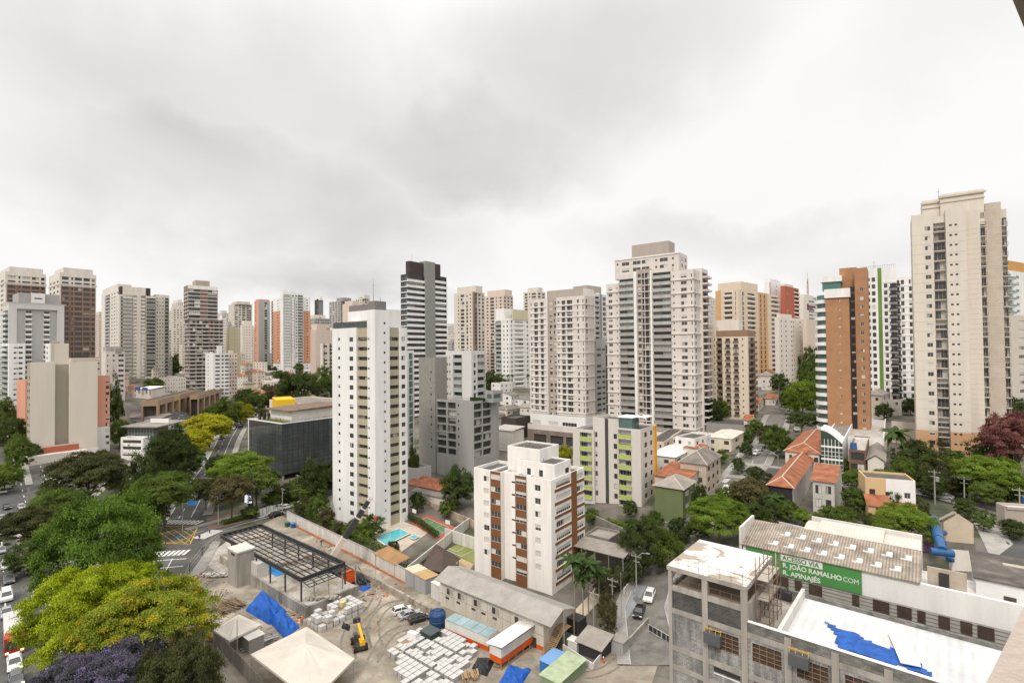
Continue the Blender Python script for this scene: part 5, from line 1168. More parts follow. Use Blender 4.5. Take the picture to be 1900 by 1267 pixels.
# left: shops and mall
b=Bld('shopping_arcade','brown arcade with tall dark bays facing the avenue',262,293,366,742,282,th=-18,mats=[mat('arcade_brown',(.36,.25,.175),var=.2),mat('arcade_ochre',(.50,.36,.17)),wbrown],cat='arcade',row=765,wstyle='d',blinds=0,roof=mRoofD)
dk=dict(dep=2.0,floors=(0,1));h=b.H
b.block(-b.W,0,0,b.D,0,h,front=dict(fh=h-1,top=2.6,n=1,base=0,cols=[(.1,.9,'w',2.4,h-1.6,dk)]),right=dict(fh=h-1,top=2.6,n=1,base=0,cols=[(.04+i*.16,.16+i*.16,'w',2.4,h-1.6,dk) for i in range(6)],paint=[(.36,.50,1)]),par=.8);b.done()
b=Bld('shopping_arcade','second brown arcade with open dark bays further along the avenue',352,368,416,733,325,th=-18,mats=[mat('arcade_brown',(.36,.25,.175)),wbrown],cat='arcade',row=750,wstyle='d',blinds=0,roof=mRoofD)
h=b.H;b.block(-b.W,0,0,b.D,0,h,front=dict(fh=h-1,top=2,n=1,base=0,cols=[(.1,.9,'w',2.2,h-1.6,dk)]),right=dict(fh=h-1,top=2.2,n=1,base=0,cols=[(.03+i*.2,.17+i*.2,'w',2.2,h-1.6,dk) for i in range(5)]),par=.8);b.done()
b=house('grey store with a broad tilted roof, glass front and a white roof sign',236,286,312,792,250,mat('store_glass',(.20,.23,.22),rough=.2),'flat',mRoofG,0,th=8,name='shop_building',cat='shop building',fin=False,fc=[],row=790)
q=MB();q.prism([(-b.W-1.5,-2.5),(4,-2.5),(4,b.D+8),(-b.W-1.5,b.D+8)],[b.H]*4,[b.H+.5,b.H+.5,b.H+1.2,b.H+1.2]);b.part('broad_roof',q,mat('store_roof',(.27,.245,.22),var=.3,scale=.3))
q=MB();q.box(-b.W*.55,2,6.5,6.8,b.H+1.1,b.H+3.2);b.part('roof_sign',q,mWhite2)
q=MB()
for i in range(10):q.box(-b.W+i*b.W/9-.1,-b.W+i*b.W/9+.1,-.12,-.02,.3,b.H)
b.part('mullions',q,mFrameD);b.done()
house('long low grey shed with ribbed roof behind the store',205,300,318,776,278,wgrey,'shed',mSlate,1.6,th=12,name='shed',cat='shed')
house('salmon walled yard building beside the orange wing',206,268,290,752,300,wsalmon,'flat',mRoofG,0,th=20,name='low_building',cat='low building')
house('white snack bar with an open front and flat canopy',224,266,280,812,240,mWhite,'flat',mRoofL,0,th=10,name='shop_building',cat='shop building',fc=[W(.1,.9,.6,2.0)])
house('white roofed workshop with a brick side wall left of the olive tree',52,99,118,902,192,mat('rough_brick',(.28,.17,.125),var=.3),'shed',mat('dusty_white_roof',(.62,.56,.51),var=.25),.8,th=30,name='workshop',cat='workshop')
house('long pale podium below the broad cream tower',228,300,345,702,405,wcream,'flat',mRoofG,0,th=42,name='podium',cat='podium',rc=gc(9,.3,1,2))
b=house('roof yard of small houses with blue water tanks',252,280,306,722,330,wpale,'shed',mWhR,1.2,th=20,fin=False)
for i in range(4):
 q=MB();q.tube((-b.W+3+i*3.4,-1.5-(i % 2),b.H-.5),(-b.W+3+i*3.4,-1.5-(i % 2),b.H+1.2),1.0,.85,12);b.part('water_tank',q,mBlueTank)
b.done()
house('white stepped sports club with a row of small dark windows',470,492,548,708,440,mIv,'flat',mRoofL,0,th=60,rc=[W(.22,.26,1,2),W(.30,.34,1,2),W(.4,.43,1,2),W(.62,.66,1,2)],name='low_building',cat='low building')
house('straw drum-like house left of the sports club',450,455,472,712,430,wyellowish,'hip',mSlate,1.6,th=50)
house('brown roofed depot with an orange patch beyond the glass office',500,560,640,748,300,wcream,'flat',mRoofG,0,th=40,name='low_building',cat='low building')
house('yellow hall behind the glass office roof',505,512,548,742,285,mat('sun_yellow',(.75,.48,.03)),'flat',mat('sun_yellow',(.75,.48,.03)),0,th=60,name='low_building',cat='low building')
b=house('low terrace podium of pergolas in front of the orange and white tower',478,500,590,690,515,mWhite,'flat',mRoofL,0,th=46,rc=gc(10,.6,.4,2.4),name='podium',cat='podium')
house('orange fronted shop left of the beige banded tower',922,945,970,742,300,mat('shop_orange',(.66,.36,.05)),'flat',mRoofL,0,th=36,name='shop_building',cat='shop building',fc=gc(5,.4,1,2.2))
house('dark flat roofed workshop right of the grey building',930,958,984,776,255,wchoc,'flat',mRoofD,0,name='workshop',cat='workshop')
house('cream warehouse below the dark flat roofed workshop',915,950,972,800,232,wcream,'shed',mRoofL,1.0,name='warehouse',cat='warehouse')
house('low white shed beside the grey building',912,946,964,838,205,wcream,'shed',mRoofG,.8,name='shed',cat='shed')
house('long terracotta roofed garage row behind the tennis court',757,815,832,910,172,wtaupe,'shed',mTerrY,2.0,name='garage_row',cat='garage',row=895)
house('pale car port hall left of the long terracotta row',752,775,800,870,182,wgrey,'flat',mRoofG,0,name='low_building',cat='low building')
house('single storey back house with patched roof behind the court wall',765,832,850,926,165,wcream,'shed',mSlate,.8,row=930)
b=house('long open car shelter with a ribbed tan roof behind the white apartment block',1086,1130,1152,1000,116,mConcD,'flat',mFib,0,row=995,name='car_shelter',cat='car shelter',fin=False)
q=MB();q.prism([(-8,-5.5),(6,-5.5),(6,-.2),(-8,-.2)],[b.H-1.2,b.H-1.2,b.H-.6,b.H-.6],[b.H-1.05,b.H-1.05,b.H-.45,b.H-.45]);b.part('canopy',q,mFib)
for i in range(5):
 q=MB();q.tube((-7.5+i*3.3,-5.2,-1),(-7.5+i*3.3,-5.2,b.H-1.1),.1,n=6);b.part('post',q,mConc)
b.done()
# scattered small houses on the far slopes
rnd=random.Random(3)
HS=[(432,470,676,500),(455,492,690,470),(470,496,672,540),(436,460,698,455),(576,606,700,480),(580,612,722,400),(592,614,742,350),(430,452,728,410),(560,590,738,365),(310,338,734,380),(322,350,722,420),(232,256,716,380),(1440,1470,690,320),(1452,1490,672,350),(862,905,700,350),(830,862,690,420),(900,930,716,340),(905,928,742,300),(1420,1450,740,262),(1390,1420,748,255),(0,18,715,340),(1380,1402,780,220),(760,778,720,350),(210,232,735,340),(862,890,668,480)]
for i,(xa,xb,yt,d) in enumerate(HS):
 wm=rnd.choice([wcream,mIv,mWhite,wbeige]);rt=rnd.choice(['hip','hip','gable_x','flat'])
 tiled=rt != 'flat'
 house('far %s on the slope among the towers' % ('house with a terracotta roof' if tiled else 'flat roofed pale house'),xa,xa+(xb-xa)*.6,xb,yt,d,wm,rt,rnd.choice([mTerr,mTerr,mTerrY]) if tiled else mRoofG,2.0,fc=gc(3,.3,.9,2.1),rc=gc(2,.3,.9,2.1),group='far tiled houses' if tiled else 'far flat roofed houses')
# more roofs and mid-rises packed between the towers
rnd=random.Random(31)
ZN=[((430,610),(668,745),(330,520),34),((215,345),(690,735),(340,460),12),((915,985),(700,800),(260,360),12),((1225,1312),(818,850),(168,205),7),((1300,1450),(690,765),(250,420),12),((1600,1700),(740,790),(200,250),6),((760,985),(660,715),(360,480),10)]
for (xa,xb),(ya,yb),(da,db),n in ZN:
 for i in range(n):
  t=rnd.random();px=rnd.uniform(xa,xb);d=db+(da-db)*t;w_=rnd.uniform(8,16)*FPX/d;v=ray(px,650)*d;g_=tz(v.x,d)
  yt=proj((v.x,d,g_+rnd.choice([3.5,5,6.5,6.5,9])))[1]
  tl=rnd.random() < .5;wm=rnd.choice([wcream,mIv,mWhite,wbeige,wpale,mPk])
  house('small %s packed among others on the slope' % ('tiled house' if tl else 'flat roofed house'),px-w_*.5,px+w_*rnd.uniform(-.1,.3),px+w_*.5,yt,d,wm,rnd.choice(['hip','gable_x','gable_y']) if tl else 'flat',rnd.choice([mTerr,mTerrY,mFib,mSlate]) if tl else rnd.choice([mRoofG,mRoofL,mRoofD]),rnd.uniform(1.2,2.2),th=rnd.choice([36.6,30,45]),fc=gc(2,.3,.9,2.1),rc=gc(3,.3,.9,2.1),group='small tiled houses on the slope' if tl else 'small flat roofed houses on the slope')
MR=[(435,455,655,540),(486,500,655,640),(578,596,660,520),(600,616,665,440),(304,320,660,500),(220,240,690,400),(332,346,640,620),(905,920,640,560),(862,880,650,520),(955,972,650,480),(1106,1124,600,480),(1308,1326,640,420),(1450,1474,650,420),(1475,1500,640,480),(770,786,660,420),(640,660,640,500),(1300,1316,610,600)]
for i,(xa,xb,yt,d) in enumerate(MR):
 nmx,mm=sk_[(i*5+1) % 6]
 far('mid height %s block between the far towers' % nmx,xa,xa+(xb-xa)*rnd.uniform(.3,.6),xb,yt,d,[mm,wtaupe],gc(3,.4,.9,2.2),gc(4,.4,.9,2.2),th=rnd.choice((36.6,44)),wstyle='d',group='mid height blocks between the towers',name='apartment_block',cat='apartment block')
# CONSTRUCTION SITE
TH=R(39.5);E1=Vector((cos(TH),-sin(TH)));E2=Vector((sin(TH),cos(TH)))
def S(px,py,z=0.0):           # point of height z seen at a photo pixel
 v=ray(px,py);t=(z-CAMZ)/v.z
 return Vector((v.x*t,v.y*t,z))
class Loc:                      # local frame on the site grid
 def __init__(s,o):s.o=Vector(o)
 def __call__(s,px,py,z=0.0):
  p=S(px,py,z).xy-s.o.xy;return p.dot(E1),p.dot(E2)
mSteel=mat('black_steel',(.045,.045,.048),rough=.5,var=.3)
mRust=mat('rusty_iron',(.20,.13,.09),var=.4)
mBlueT=mat('blue_tarpaulin',(.012,.10,.42),rough=.3,var=.5,scale=1.2,bump=.9)
mTent=mat('tent_canvas',(.55,.50,.43),rough=.7,var=.15,scale=.3)
mOr=mat('orange_paint',(.62,.10,.015),rough=.5,var=.3)
mTimb=mat('raw_timber',(.33,.22,.12),var=.35,scale=1)
mBlock=mat('concrete_blocks',(.37,.36,.34),var=.3,scale=1.5,tex='brick',bscale=2.2,col2=(.27,.265,.255))
mPlate=mat('orange_netting',(.50,.17,.06),var=.3)
# --- steel canopy over the concrete deck
ZC,ZD=6.6,1.9
o=S(559,1072,ZC);o.z=0;L=Loc(o)
ax,ay=L(410,991,ZC);rx_,ry_=L(635,1040,ZC)
X0,Y1=ax,ry_
cn=thing('steel_canopy','unfinished black steel roof frame on posts over the concrete deck','steel frame',o,-TH)
q=MB()
for a,b_ in (((X0,0),(0,0)),((0,0),(0,Y1)),((0,Y1),(X0,Y1)),((X0,Y1),(X0,0))):
 for dz in (0,-.75):q.bar((*a,ZC+dz),(*b_,ZC+dz),.3,.12)
 q.bar((*a,ZC-.37),(*b_,ZC-.37),.06,.75)
q.build('perimeter_beam',mSteel,cn)
for i in range(1,8):
 y=Y1*i/8;q=MB();q.bar((X0,y,ZC-.2),(0,y,ZC-.2),.16,.22);q.build('rafter',mSteel,cn)
for i in range(1,13):
 x=X0*i/13;q=MB();q.bar((x,0,ZC-.05),(x,Y1,ZC-.05),.10,.12);q.build('purlin',mSteel,cn)
for i in range(6):
 x=X0*i/6;q=MB();q.bar((x,.0,ZD),(x,.0,ZC-.8),.26,.26);q.build('post',mSteel,cn)
for i in range(6):
 x=X0*i/6;q=MB();q.bar((x,Y1,ZD),(x,Y1,ZC-.8),.26,.26);q.build('post',mSteel,cn)
q=MB();ex0=3.2
for y in np.linspace(0,Y1,7):q.bar((0,y,ZC-.5),(ex0,y,ZC-.9),.12,.15)
for f in (.33,.66,1.0):q.bar((ex0*f,0,ZC-.5-.4*f),(ex0*f,Y1,ZC-.5-.4*f),.12,.15)
q.build('canopy_extension',mSteel,cn)
for i in range(4):
 q=MB();q.bar((1.4,2+i*3.2,ZD),(1.4,2+i*3.2,ZC-.6),.22);q.build('timber_prop',mConc,cn)
q=MB();q.bar((X0*.35,0,ZC),(X0*.35,0,ZC+1.4),.1);q.build('marker_pole',mat('yellow_paint',(.62,.34,.02)),cn)
# --- deck, core, pool
dk=thing('concrete_deck','raised raw concrete deck with retaining walls under the steel frame','concrete deck',o,-TH)
q=MB();q.box(X0+1,3.0,-.6,Y1+1,-.5,ZD);q.build('slab',mat('deck_concrete',(.42,.39,.34),var=.4,scale=.4,col2=(.31,.25,.18),bscale=.3),dk)
q=MB();q.box(X0*.62,3.3,-1.2,-.604,-.5,ZD+.5);q.box(3.004,3.6,-1.2,Y1+1,-.5,ZD+.3);q.build('retaining_wall',mat('stained_concrete',(.33,.31,.27),var=.5,scale=.5,streak=True,col2=(.20,.185,.16),bscale=.4),dk)
x0,x1=L(412,1083,0)[0],L(449,1083,0)[0]
cx,cy=L(431,1085,0)
cr=thing('stair_core','square raw concrete tower beside the steel frame','concrete tower',S(431,1086,0),-TH)
q=MB();q.box(-2.4,2.4,0,3.8,0,7.6,0);q.build('wall',mConc,cr);q=MB();q.box(-2.55,2.55,-.12,3.95,7.6,7.95);q.build('roof_slab',mat('pale_cement',(.56,.53,.48),var=.15),cr)
q=MB();q.box(-.6,1.2,-.03,-.004,6.8,7.25);q.build('opening',mDark,cr)
lw=thing('concrete_wall_box','low concrete box wall right of the square tower','concrete wall',S(467,1083,0),-TH)
q=MB();q.box(-2.6,2.6,0,2.6,0,5.0);q.build('wall',mat('pale_cement',(.56,.53,.48)),lw)
pw=S(456,1040,ZD+.1);px1=L(517,1072,ZD+.1);px0=L(458,1038,ZD+.1)
def tarp(name,label,P4,h,m,seed=1,n=16,wr=.35,z0=0.0,cat='tarpaulin'):
 """draped sheet over hidden heaps: P4 four ground corners"""
 rr=random.Random(seed);b=MB();ph=[(rr.uniform(.6,2.2),rr.uniform(.6,2.2),rr.uniform(0,6)) for _ in range(7)]
 g=[];C=sum((p for p in P4),Vector((0,0,0)))/4
 for i in range(n+1):
  r=[]
  for j in range(n+1):
   u,v=i/n,j/n;p=(P4[0]*(1-u)+P4[1]*u)*(1-v)+(P4[3]*(1-u)+P4[2]*u)*v
   e=min(u,1-u,v,1-v);pr=min(1,e*5.5)**.7
   z=h*pr*(.75+.25*sin(u*5+seed)*cos(v*4))+wr*pr*sum(sin(a*u*9+b_*v*9+c) for a,b_,c in ph)/6+.06*rr.random()
   r.append((p.x-C.x,p.y-C.y,p.z-C.z+z+.05))
  g.append(r)
 for i in range(n):
  for j in range(n):b.quad(g[i][j],g[i+1][j],g[i+1][j+1],g[i][j+1])
 ob=b.build(name,m,None,C);return tag(ob,label,cat)
q=MB();a_,b_=L(457,1030,ZD),L(517,1068,ZD);q.box(min(a_[0],b_[0])-1,max(a_[0],b_[0]),min(a_[1],b_[1])-.5,max(a_[1],b_[1])+1.5,0,.08)
tag(q.build('blue_sheet',mat('bright_blue_sheet',(.02,.24,.60),rough=.3,var=.2),None,(o.x,o.y,ZD+.02),-TH),'bright blue waterproof sheet lying on the deck under the steel frame','waterproof sheet')
tarp('tarpaulin','big blue tarpaulin over a heap beside the deck, the left one',[S(455,1133),S(500,1160),S(533,1135),S(481,1104)],2.2,mBlueT,3,20,.55)
tarp('tarpaulin','lower blue tarpaulin over a heap with a timber end showing',[S(497,1152),S(528,1186),S(556,1165),S(524,1134)],1.6,mBlueT,5,18,.5)
tarp('tarpaulin','small flat blue tarpaulin on the ground near the crane truck',[S(664,1094),S(676,1098),S(690,1090),S(676,1085)],.5,mBlueT,8,8,.15)
tarp('tarpaulin','crumpled blue tarpaulin heap at the bottom among the block stacks',[S(918,1278),S(965,1290),S(990,1245),S(945,1240)],1.6,mBlueT,11,18,.6)
tarp('tarpaulin','black plastic sheet over goods at the end of the block stacks',[S(872,1250),S(905,1262),S(918,1232),S(885,1222)],1.5,mat('black_sheet',(.025,.027,.03),rough=.35,var=.4,bump=.4),13,12,.5)
# --- tents
def tent(label,pts,zE,zA):
 P=[S(*p,zE) for p in pts];C=sum(P,Vector())/4;t=thing('tent',label,'tent',(C.x,C.y,0))
 b=MB();A=Vector((0,0,zA));n=7
 for i in range(4):
  p,q_=P[i]-C,P[(i+1) % 4]-C;p.z=q_.z=zE
  for k in range(n):
   for e in range(6):
    def pt(u,v):
     w_=p.lerp(q_,u).lerp(A,v);w_.z -= .35*sin(pi*v)*(1-v)+.10*sin(pi*u*5+i)*(1-v)*v*2;return w_
    b.quad(pt(k/n,e/6),pt((k+1)/n,e/6),pt((k+1)/n,(e+1)/6),pt(k/n,(e+1)/6))
  b.quad((p.x,p.y,zE-.35),(q_.x,q_.y,zE-.35),(q_.x,q_.y,zE),(p.x,p.y,zE))
 b.build('canopy',mTent,t,smooth=False)
 for p in P:
  d=p-C;q=MB();q.tube((d.x*.98,d.y*.98,0),(d.x*.98,d.y*.98,zE),.06,n=6);q.build('pole',mMetal,t)
 return t
tent('large cream tent with a square peaked canvas roof at the bottom',[(465,1213),(580,1300),(658,1221),(569,1162)],3.2,5.4)
tent('small cream tent with a peaked roof by the yard fence',[(396,1168),(425,1188),(485,1158),(443,1139)],3.0,4.6)
# --- pallets of concrete blocks
pl=thing('block_pallet','grey pallet of concrete blocks in the yard stacks','block pallet',S(760,1220),-TH,'concrete block pallets in the yard')
q=MB()
for i in range(3):q.box(-.5,.5,-.56+i*.5,-.44+i*.5,0,.1)
q.box(-.52,.52,-.6,.6,.1,.14);q.build('pallet',mTimb,pl)
q=MB();q.box(-.5,.5,-.58,.58,.145,1.15);q.box(-.51,.51,-.59,.59,1.151,1.18,1);q.build('blocks',[mBlock,mat('pallet_cover',(.50,.49,.47),var=.35,scale=1.5)],pl)
LP=Loc(S(760,1220));rnd=random.Random(5);first=True;cnt=0
poly=[LP(*p) for p in ((722,1222),(752,1186),(800,1172),(890,1205),(852,1262),(836,1300),(760,1305))]
def inside(x,y,P):
 c=False
 for i in range(len(P)):
  (x1,y1),(x2,y2)=P[i],P[(i+1) % len(P)]
  if (y1 > y) != (y2 > y) and x < (x2-x1)*(y-y1)/(y2-y1)+x1:c=not c
 return c
for i in range(-16,26):
 for j in range(-14,14):
  x,y=i*1.14+(i // 6)*.45,j*1.26+(j // 4)*.45
  if not inside(x,y,poly) or rnd.random() < .05:continue
  P=S(760,1220).xy+E1*x+E2*y
  rz=-TH+rnd.uniform(-.05,.05);h2=.62 if rnd.random() < .14 else 1.0;z=0
  if cnt==0:pl.location=(P.x,P.y,0);pl.rotation_euler=(0,0,rz)
  else:dup(pl,(P.x,P.y,0),rz,scale=(1,1,h2))
  cnt += 1
bagm=mat('white_big_bag',(.52,.51,.49),var=.25,scale=2,bump=.4)
bg_=thing('cement_bag_pallet','pale wrapped pallet of cement bags stacked beside the deck','bag pallet',S(590,1150),-TH,'wrapped bag pallets by the deck')
q=MB();q.box(-.55,.55,-.6,.6,0,.12);q.build('pallet',mTimb,bg_)
q=MB()
q.loft([[(-.5+.04*k,-.55,.12+0),(.5,-.55+.03*k,.12),(.5,.55,.12),(-.5,.55,.12)] if k==0 else [(-.52,-.57,.12+.25*k),(.53,-.56,.12+.25*k),(.52,.57,.12+.25*k),(-.53,.56,.12+.25*k)] for k in range(5)]);q.build('bags',bagm,bg_)
LB=Loc(S(571,1146));k=0
for i in range(7):
 for j in range(4):
  for lv in range(2):
   if lv==1 and rnd.random() < .35:continue
   P=S(578,1158).xy+E1*(j*1.25)+E2*(i*1.35)
   if k==0:bg_.location=(P.x,P.y,0)
   else:dup(bg_,(P.x,P.y,lv*1.14),-TH+rnd.uniform(-.07,.07))
   k += 1
yb=dup(bg_,S(632,1140),-TH,'yellow wrapped pallet beside the pale bags, nearest the deck corner','yellow wrapped pallets')
for ch in yb.children:
 if ch.name.startswith('bags'):ch.data=ch.data.copy();ch.data.materials[0]=mat('yellow_wrap',(.60,.52,.26),var=.2)
for P,z in ((S(636,1136),1.14),(S(626,1146),0)):
 dup(yb,(P.x,P.y,z),-TH+.05,'yellow wrapped pallet in the short stack beside the pale bags')
yb['label']='yellow wrapped pallet in the short stack beside the pale bags'
# --- containers
def container(label,A,B,dep,h,top,split=.42,roofm=None,z=0.0):
 a,b_=S(*A,z),S(*B,z);d=(b_-a);Ln=d.length;rz=atan2(d.y,d.x)
 t=thing('container',label,'container',a,rz);q=MB();n=int(Ln/.28)
 def wall(x0,x1,y0,y1,z0,z1,m):q.box(x0,x1,y0,y1,z0,z1,m)
 wall(0,Ln,0,dep,.1,h*split,1);wall(0,Ln,0,dep,h*split,h,0)
 for i in range(n):x=Ln*(i+.5)/n;q.box(x-.07,x+.07,-.035,-.003,.15,h*split,1);q.box(x-.07,x+.07,-.035,-.003,h*split,h-.1,0)
 q.build('body',top,t);q=MB()
 if roofm:
  for i in range(5):q.box(Ln*i/5+.06,Ln*(i+1)/5-.06,-.1,dep+.1,h+.01,h+.09)
 else:q.box(-.03,Ln+.03,-.03,dep+.03,h,h+.1)
 q.build('roof',roofm or top[0],t);return t,Ln
mCW=mat('container_white',(.62,.60,.56),var=.2,scale=.6,streak=True)
t,Ln=container('long white container with a red lower half and pale blue roof panels',(826,1176),(906,1211),2.6,2.7,[mCW,mOr],.42,mat('pale_blue_panel',(.27,.36,.37),var=.35))
a=S(930,1234,1.2);t=thing('container','white and red container with a white roof standing on a scaffold base','container',(a.x,a.y,0),-TH)
q=MB();q.box(-5.0*.5,0,0,9.5,1.3,2.3,1);q.box(-2.5,0,0,9.5,2.3,3.7,0);q.build('body',[mCW,mOr],t)
q=MB();q.prism([(-3.0,-.4),(.5,-.4),(.5,9.9),(-3.0,9.9)],[3.9,4.3,4.3,3.9],[4.0,4.4,4.4,4.0]);q.build('roof',mWhR,t)
q=MB()
for x in (-2.5,0):
 for i in range(6):q.bar((x,i*1.9,0),(x,i*1.9,1.3),.09)
 q.bar((x,0,.65),(x,9.5,.65),.08)
q.bar((-2.5,0,.1),(0,0,1.2),.07);q.build('scaffold_base',mTimb,t)
# --- site office
o=S(1009,1212,0);L=Loc(o);so_=thing('site_office','long two storey beige site office with a ribbed grey roof and outside stair','site office',o,-TH)
x0=L(819,1124)[0];ze=5.6;dep=6.0
mOff=mat('office_cream',(.56,.52,.44),var=.2,streak=True,scale=.6)
q=MB();q.box(x0,0,0,dep,0,ze,0);q.box(x0,.04,-.04,-.004,0,1.0,1) if False else None
q.box(-9,-.05,-.03,-.004,0,1.1,1)
for i in range(1,14):q.box(x0*i/14-.03,x0*i/14+.03,-.035,-.004,1.12,ze,2)
q.box(x0,0,-.05,-.004,2.9,3.0,2);q.build('wall',[mOff,mOr,mTaupeLine := mat('panel_joint',(.40,.36,.30))],so_)
q=MB();xr0,xr1=x0-.8,2.2;zr=7.0
q.prism([(xr0,-.9),(xr1,-.9),(xr1,dep/2),(xr0,dep/2)],[ze-.1,ze-.1,zr,zr],[ze,ze,zr+.1,zr+.1]);q.prism([(xr0,dep/2+.004),(xr1,dep/2+.004),(xr1,dep+1),(xr0,dep+1)],[zr,zr,ze,ze],[zr+.1,zr+.1,ze+.1,ze+.1]);q.build('roof',mat('ribbed_grey_roof',(.40,.37,.335),var=.25,scale=.4,tex='corr_x',bscale=2.2),so_)
for fr in (.11,.23,.40,.58,.79):
 x=x0*(1-fr);q=MB();q.box(x-1,x+1,-.07,-.006,3.1,4.5,1);q.box(x-.9,x-.04,-.085,-.071,3.2,4.4,0);q.box(x+.04,x+.9,-.085,-.071,3.2,4.4,2);q.build('window',[mGlass,mFrame,mCurt],so_)
for fr in (.08,.20,.36,.46,.57):
 x=x0*(1-fr);q=MB();q.box(x-.5,x+.5,-.07,-.006,2.2,2.6);q.build('vent_window',mGlass,so_)
for x in (-2.0,-5.6,-1.2-2.6):
 q=MB();q.box(x-.45,x+.45,-.075,-.038,.02,2.1);q.build('door',mDark if x==-2.0 else mOff,so_)
st=MB();ns=16
for i in range(ns):st.box(.6,1.9,-1.2+i*.28,-.85+i*.28,(i+1)*3.0/ns-.05,(i+1)*3.0/ns)
for x in (.55,1.9):
 st.bar((x,-1.2,.1),(x,3.4,3.1),.1,.22);st.bar((x,-1.2,1.1),(x,3.4,4.1),.06)
 for i in range(6):st.bar((x,-1.2+i*.9,.1+i*.58),(x,-1.2+i*.9,1.1+i*.58),.05)
st.box(.02,2.0,3.4,5.6,2.95,3.05);st.build('outside_stair',mTimb,so_)
for y in (-1.4,6.5):
 q=MB();q.tube((2.0,y,0),(2.0,y,ze-.2),.1,n=6);q.build('post',mTimb,so_)
# grey metal cabins left of the office
for i,(A,B,lb,m) in enumerate((((752,1083),(768,1093),'grey metal cabin with a cream lid, first beside the white wall',mat('dull_zinc',(.35,.36,.36),var=.3,streak=True)),((769,1094),(790,1106),'grey metal cabin with a tan lid between the cream lid cabin and the office',mat('dull_zinc',(.35,.36,.36))),((800,1110),(818,1120),'white site cabin at the left end of the long office',mCW))):
 a,b_=S(*A),S(*B);d=b_-a;t=thing('site_cabin',lb,'cabin',a,atan2(d.y,d.x));Ln=d.length
 q=MB();q.box(0,Ln-.1,0,3.4,0,3.4);q.build('body',m,t)
 q=MB();q.box(-.1,Ln,-.1,3.5,3.4,3.52);q.build('roof',[mat('cream_lid',(.60,.50,.37),var=.2),mat('tan_lid',(.42,.28,.13),var=.25),mWhR][i],t)
 for k_ in range(3):
  q=MB();q.box(Ln*(k_+.5)/3-.03,Ln*(k_+.5)/3+.03,-.03,-.004,.1,3.2);q.build('rib',mMetal,t)
# blue tank
t=thing('water_tank','round dark blue water tank left of the long container','water tank',S(812,1166))
q=MB();r=1.55
q.loft([[(rr*cos(2*pi*i/24),rr*sin(2*pi*i/24),z) for i in range(24)] for rr,z in ((r*.92,0),(r*.96,.4),(r,1.5),(r*1.03,1.55),(r*1.03,1.75),(r,1.8),(r*1.0,2.9),(r*.92,3.1),(r*.45,3.5),(r*.42,3.62))]);q.build('body',mat('navy_tank',(.02,.055,.14),rough=.4),t,smooth=False)
q=MB()
for i in range(8):q.bar((r*.95*cos(i*pi/4),r*.95*sin(i*pi/4),3.1),(r*.45*cos(i*pi/4),r*.45*sin(i*pi/4),3.52),.12)
q.build('rib',mat('navy_tank',(.02,.055,.14)),t)
# --- wheel ruts and loose debris in the yard
mRut=mat('wheel_rut',(.205,.178,.138),var=.5,scale=1.5)
def ruts(b):
 for pts in (((700,1200),(690,1170),(700,1140),(725,1120),(760,1118)),((690,1230),(710,1190),(740,1165),(790,1165)),((650,1225),(640,1190),(655,1160),(690,1130),(700,1110)),((1010,1240),(1060,1262),(1120,1262),(1170,1215))):
  P=[S(*p).xy for p in pts]
  for _ in range(3):P=[P[0]]+[a.lerp(c,f) for a,c in zip(P[:-1],P[1:]) for f in (.25,.75)]+[P[-1]]
  for o_ in (-.95,.95):strip(b,off_line(P,o_),.42,-.01,2)
marks('wheel_rut',ruts,mRut)
q=MB();rr=random.Random(77);k=0
while k < 620:
 a_,c_=rr.choice([((395,1110),46),((640,1075),30),((700,1100),40),((905,1245),44),((985,1235),44),((1070,1262),60),((470,1180),36),((560,1140),34),((375,1075),30),((600,1010),40),((1170,1240),26),((700,1160),60),((860,1275),40)])
 p=S(a_[0]+rr.gauss(0,c_*.5),a_[1]+rr.gauss(0,c_*.28));l_=rr.uniform(.15,1.5);w_=rr.uniform(.08,.35);t_=rr.uniform(0,3.1);m_=rr.choice((0,0,1,2,2,3,4));k += 1
 d_=Vector((cos(t_)*l_/2,sin(t_)*l_/2,0));q.bar(p-d_+Vector((0,0,.06)),p+d_+Vector((0,0,.06+rr.uniform(0,.15))),w_,rr.uniform(.06,.3),m_)
db=q.build('yard_debris',[mat('pale_scrap',(.42,.37,.31)),mConcD,mTimb,mSteel,mOr]);tag(db,'loose boards, bricks and scrap strewn about the construction yard','debris',None,'stuff')
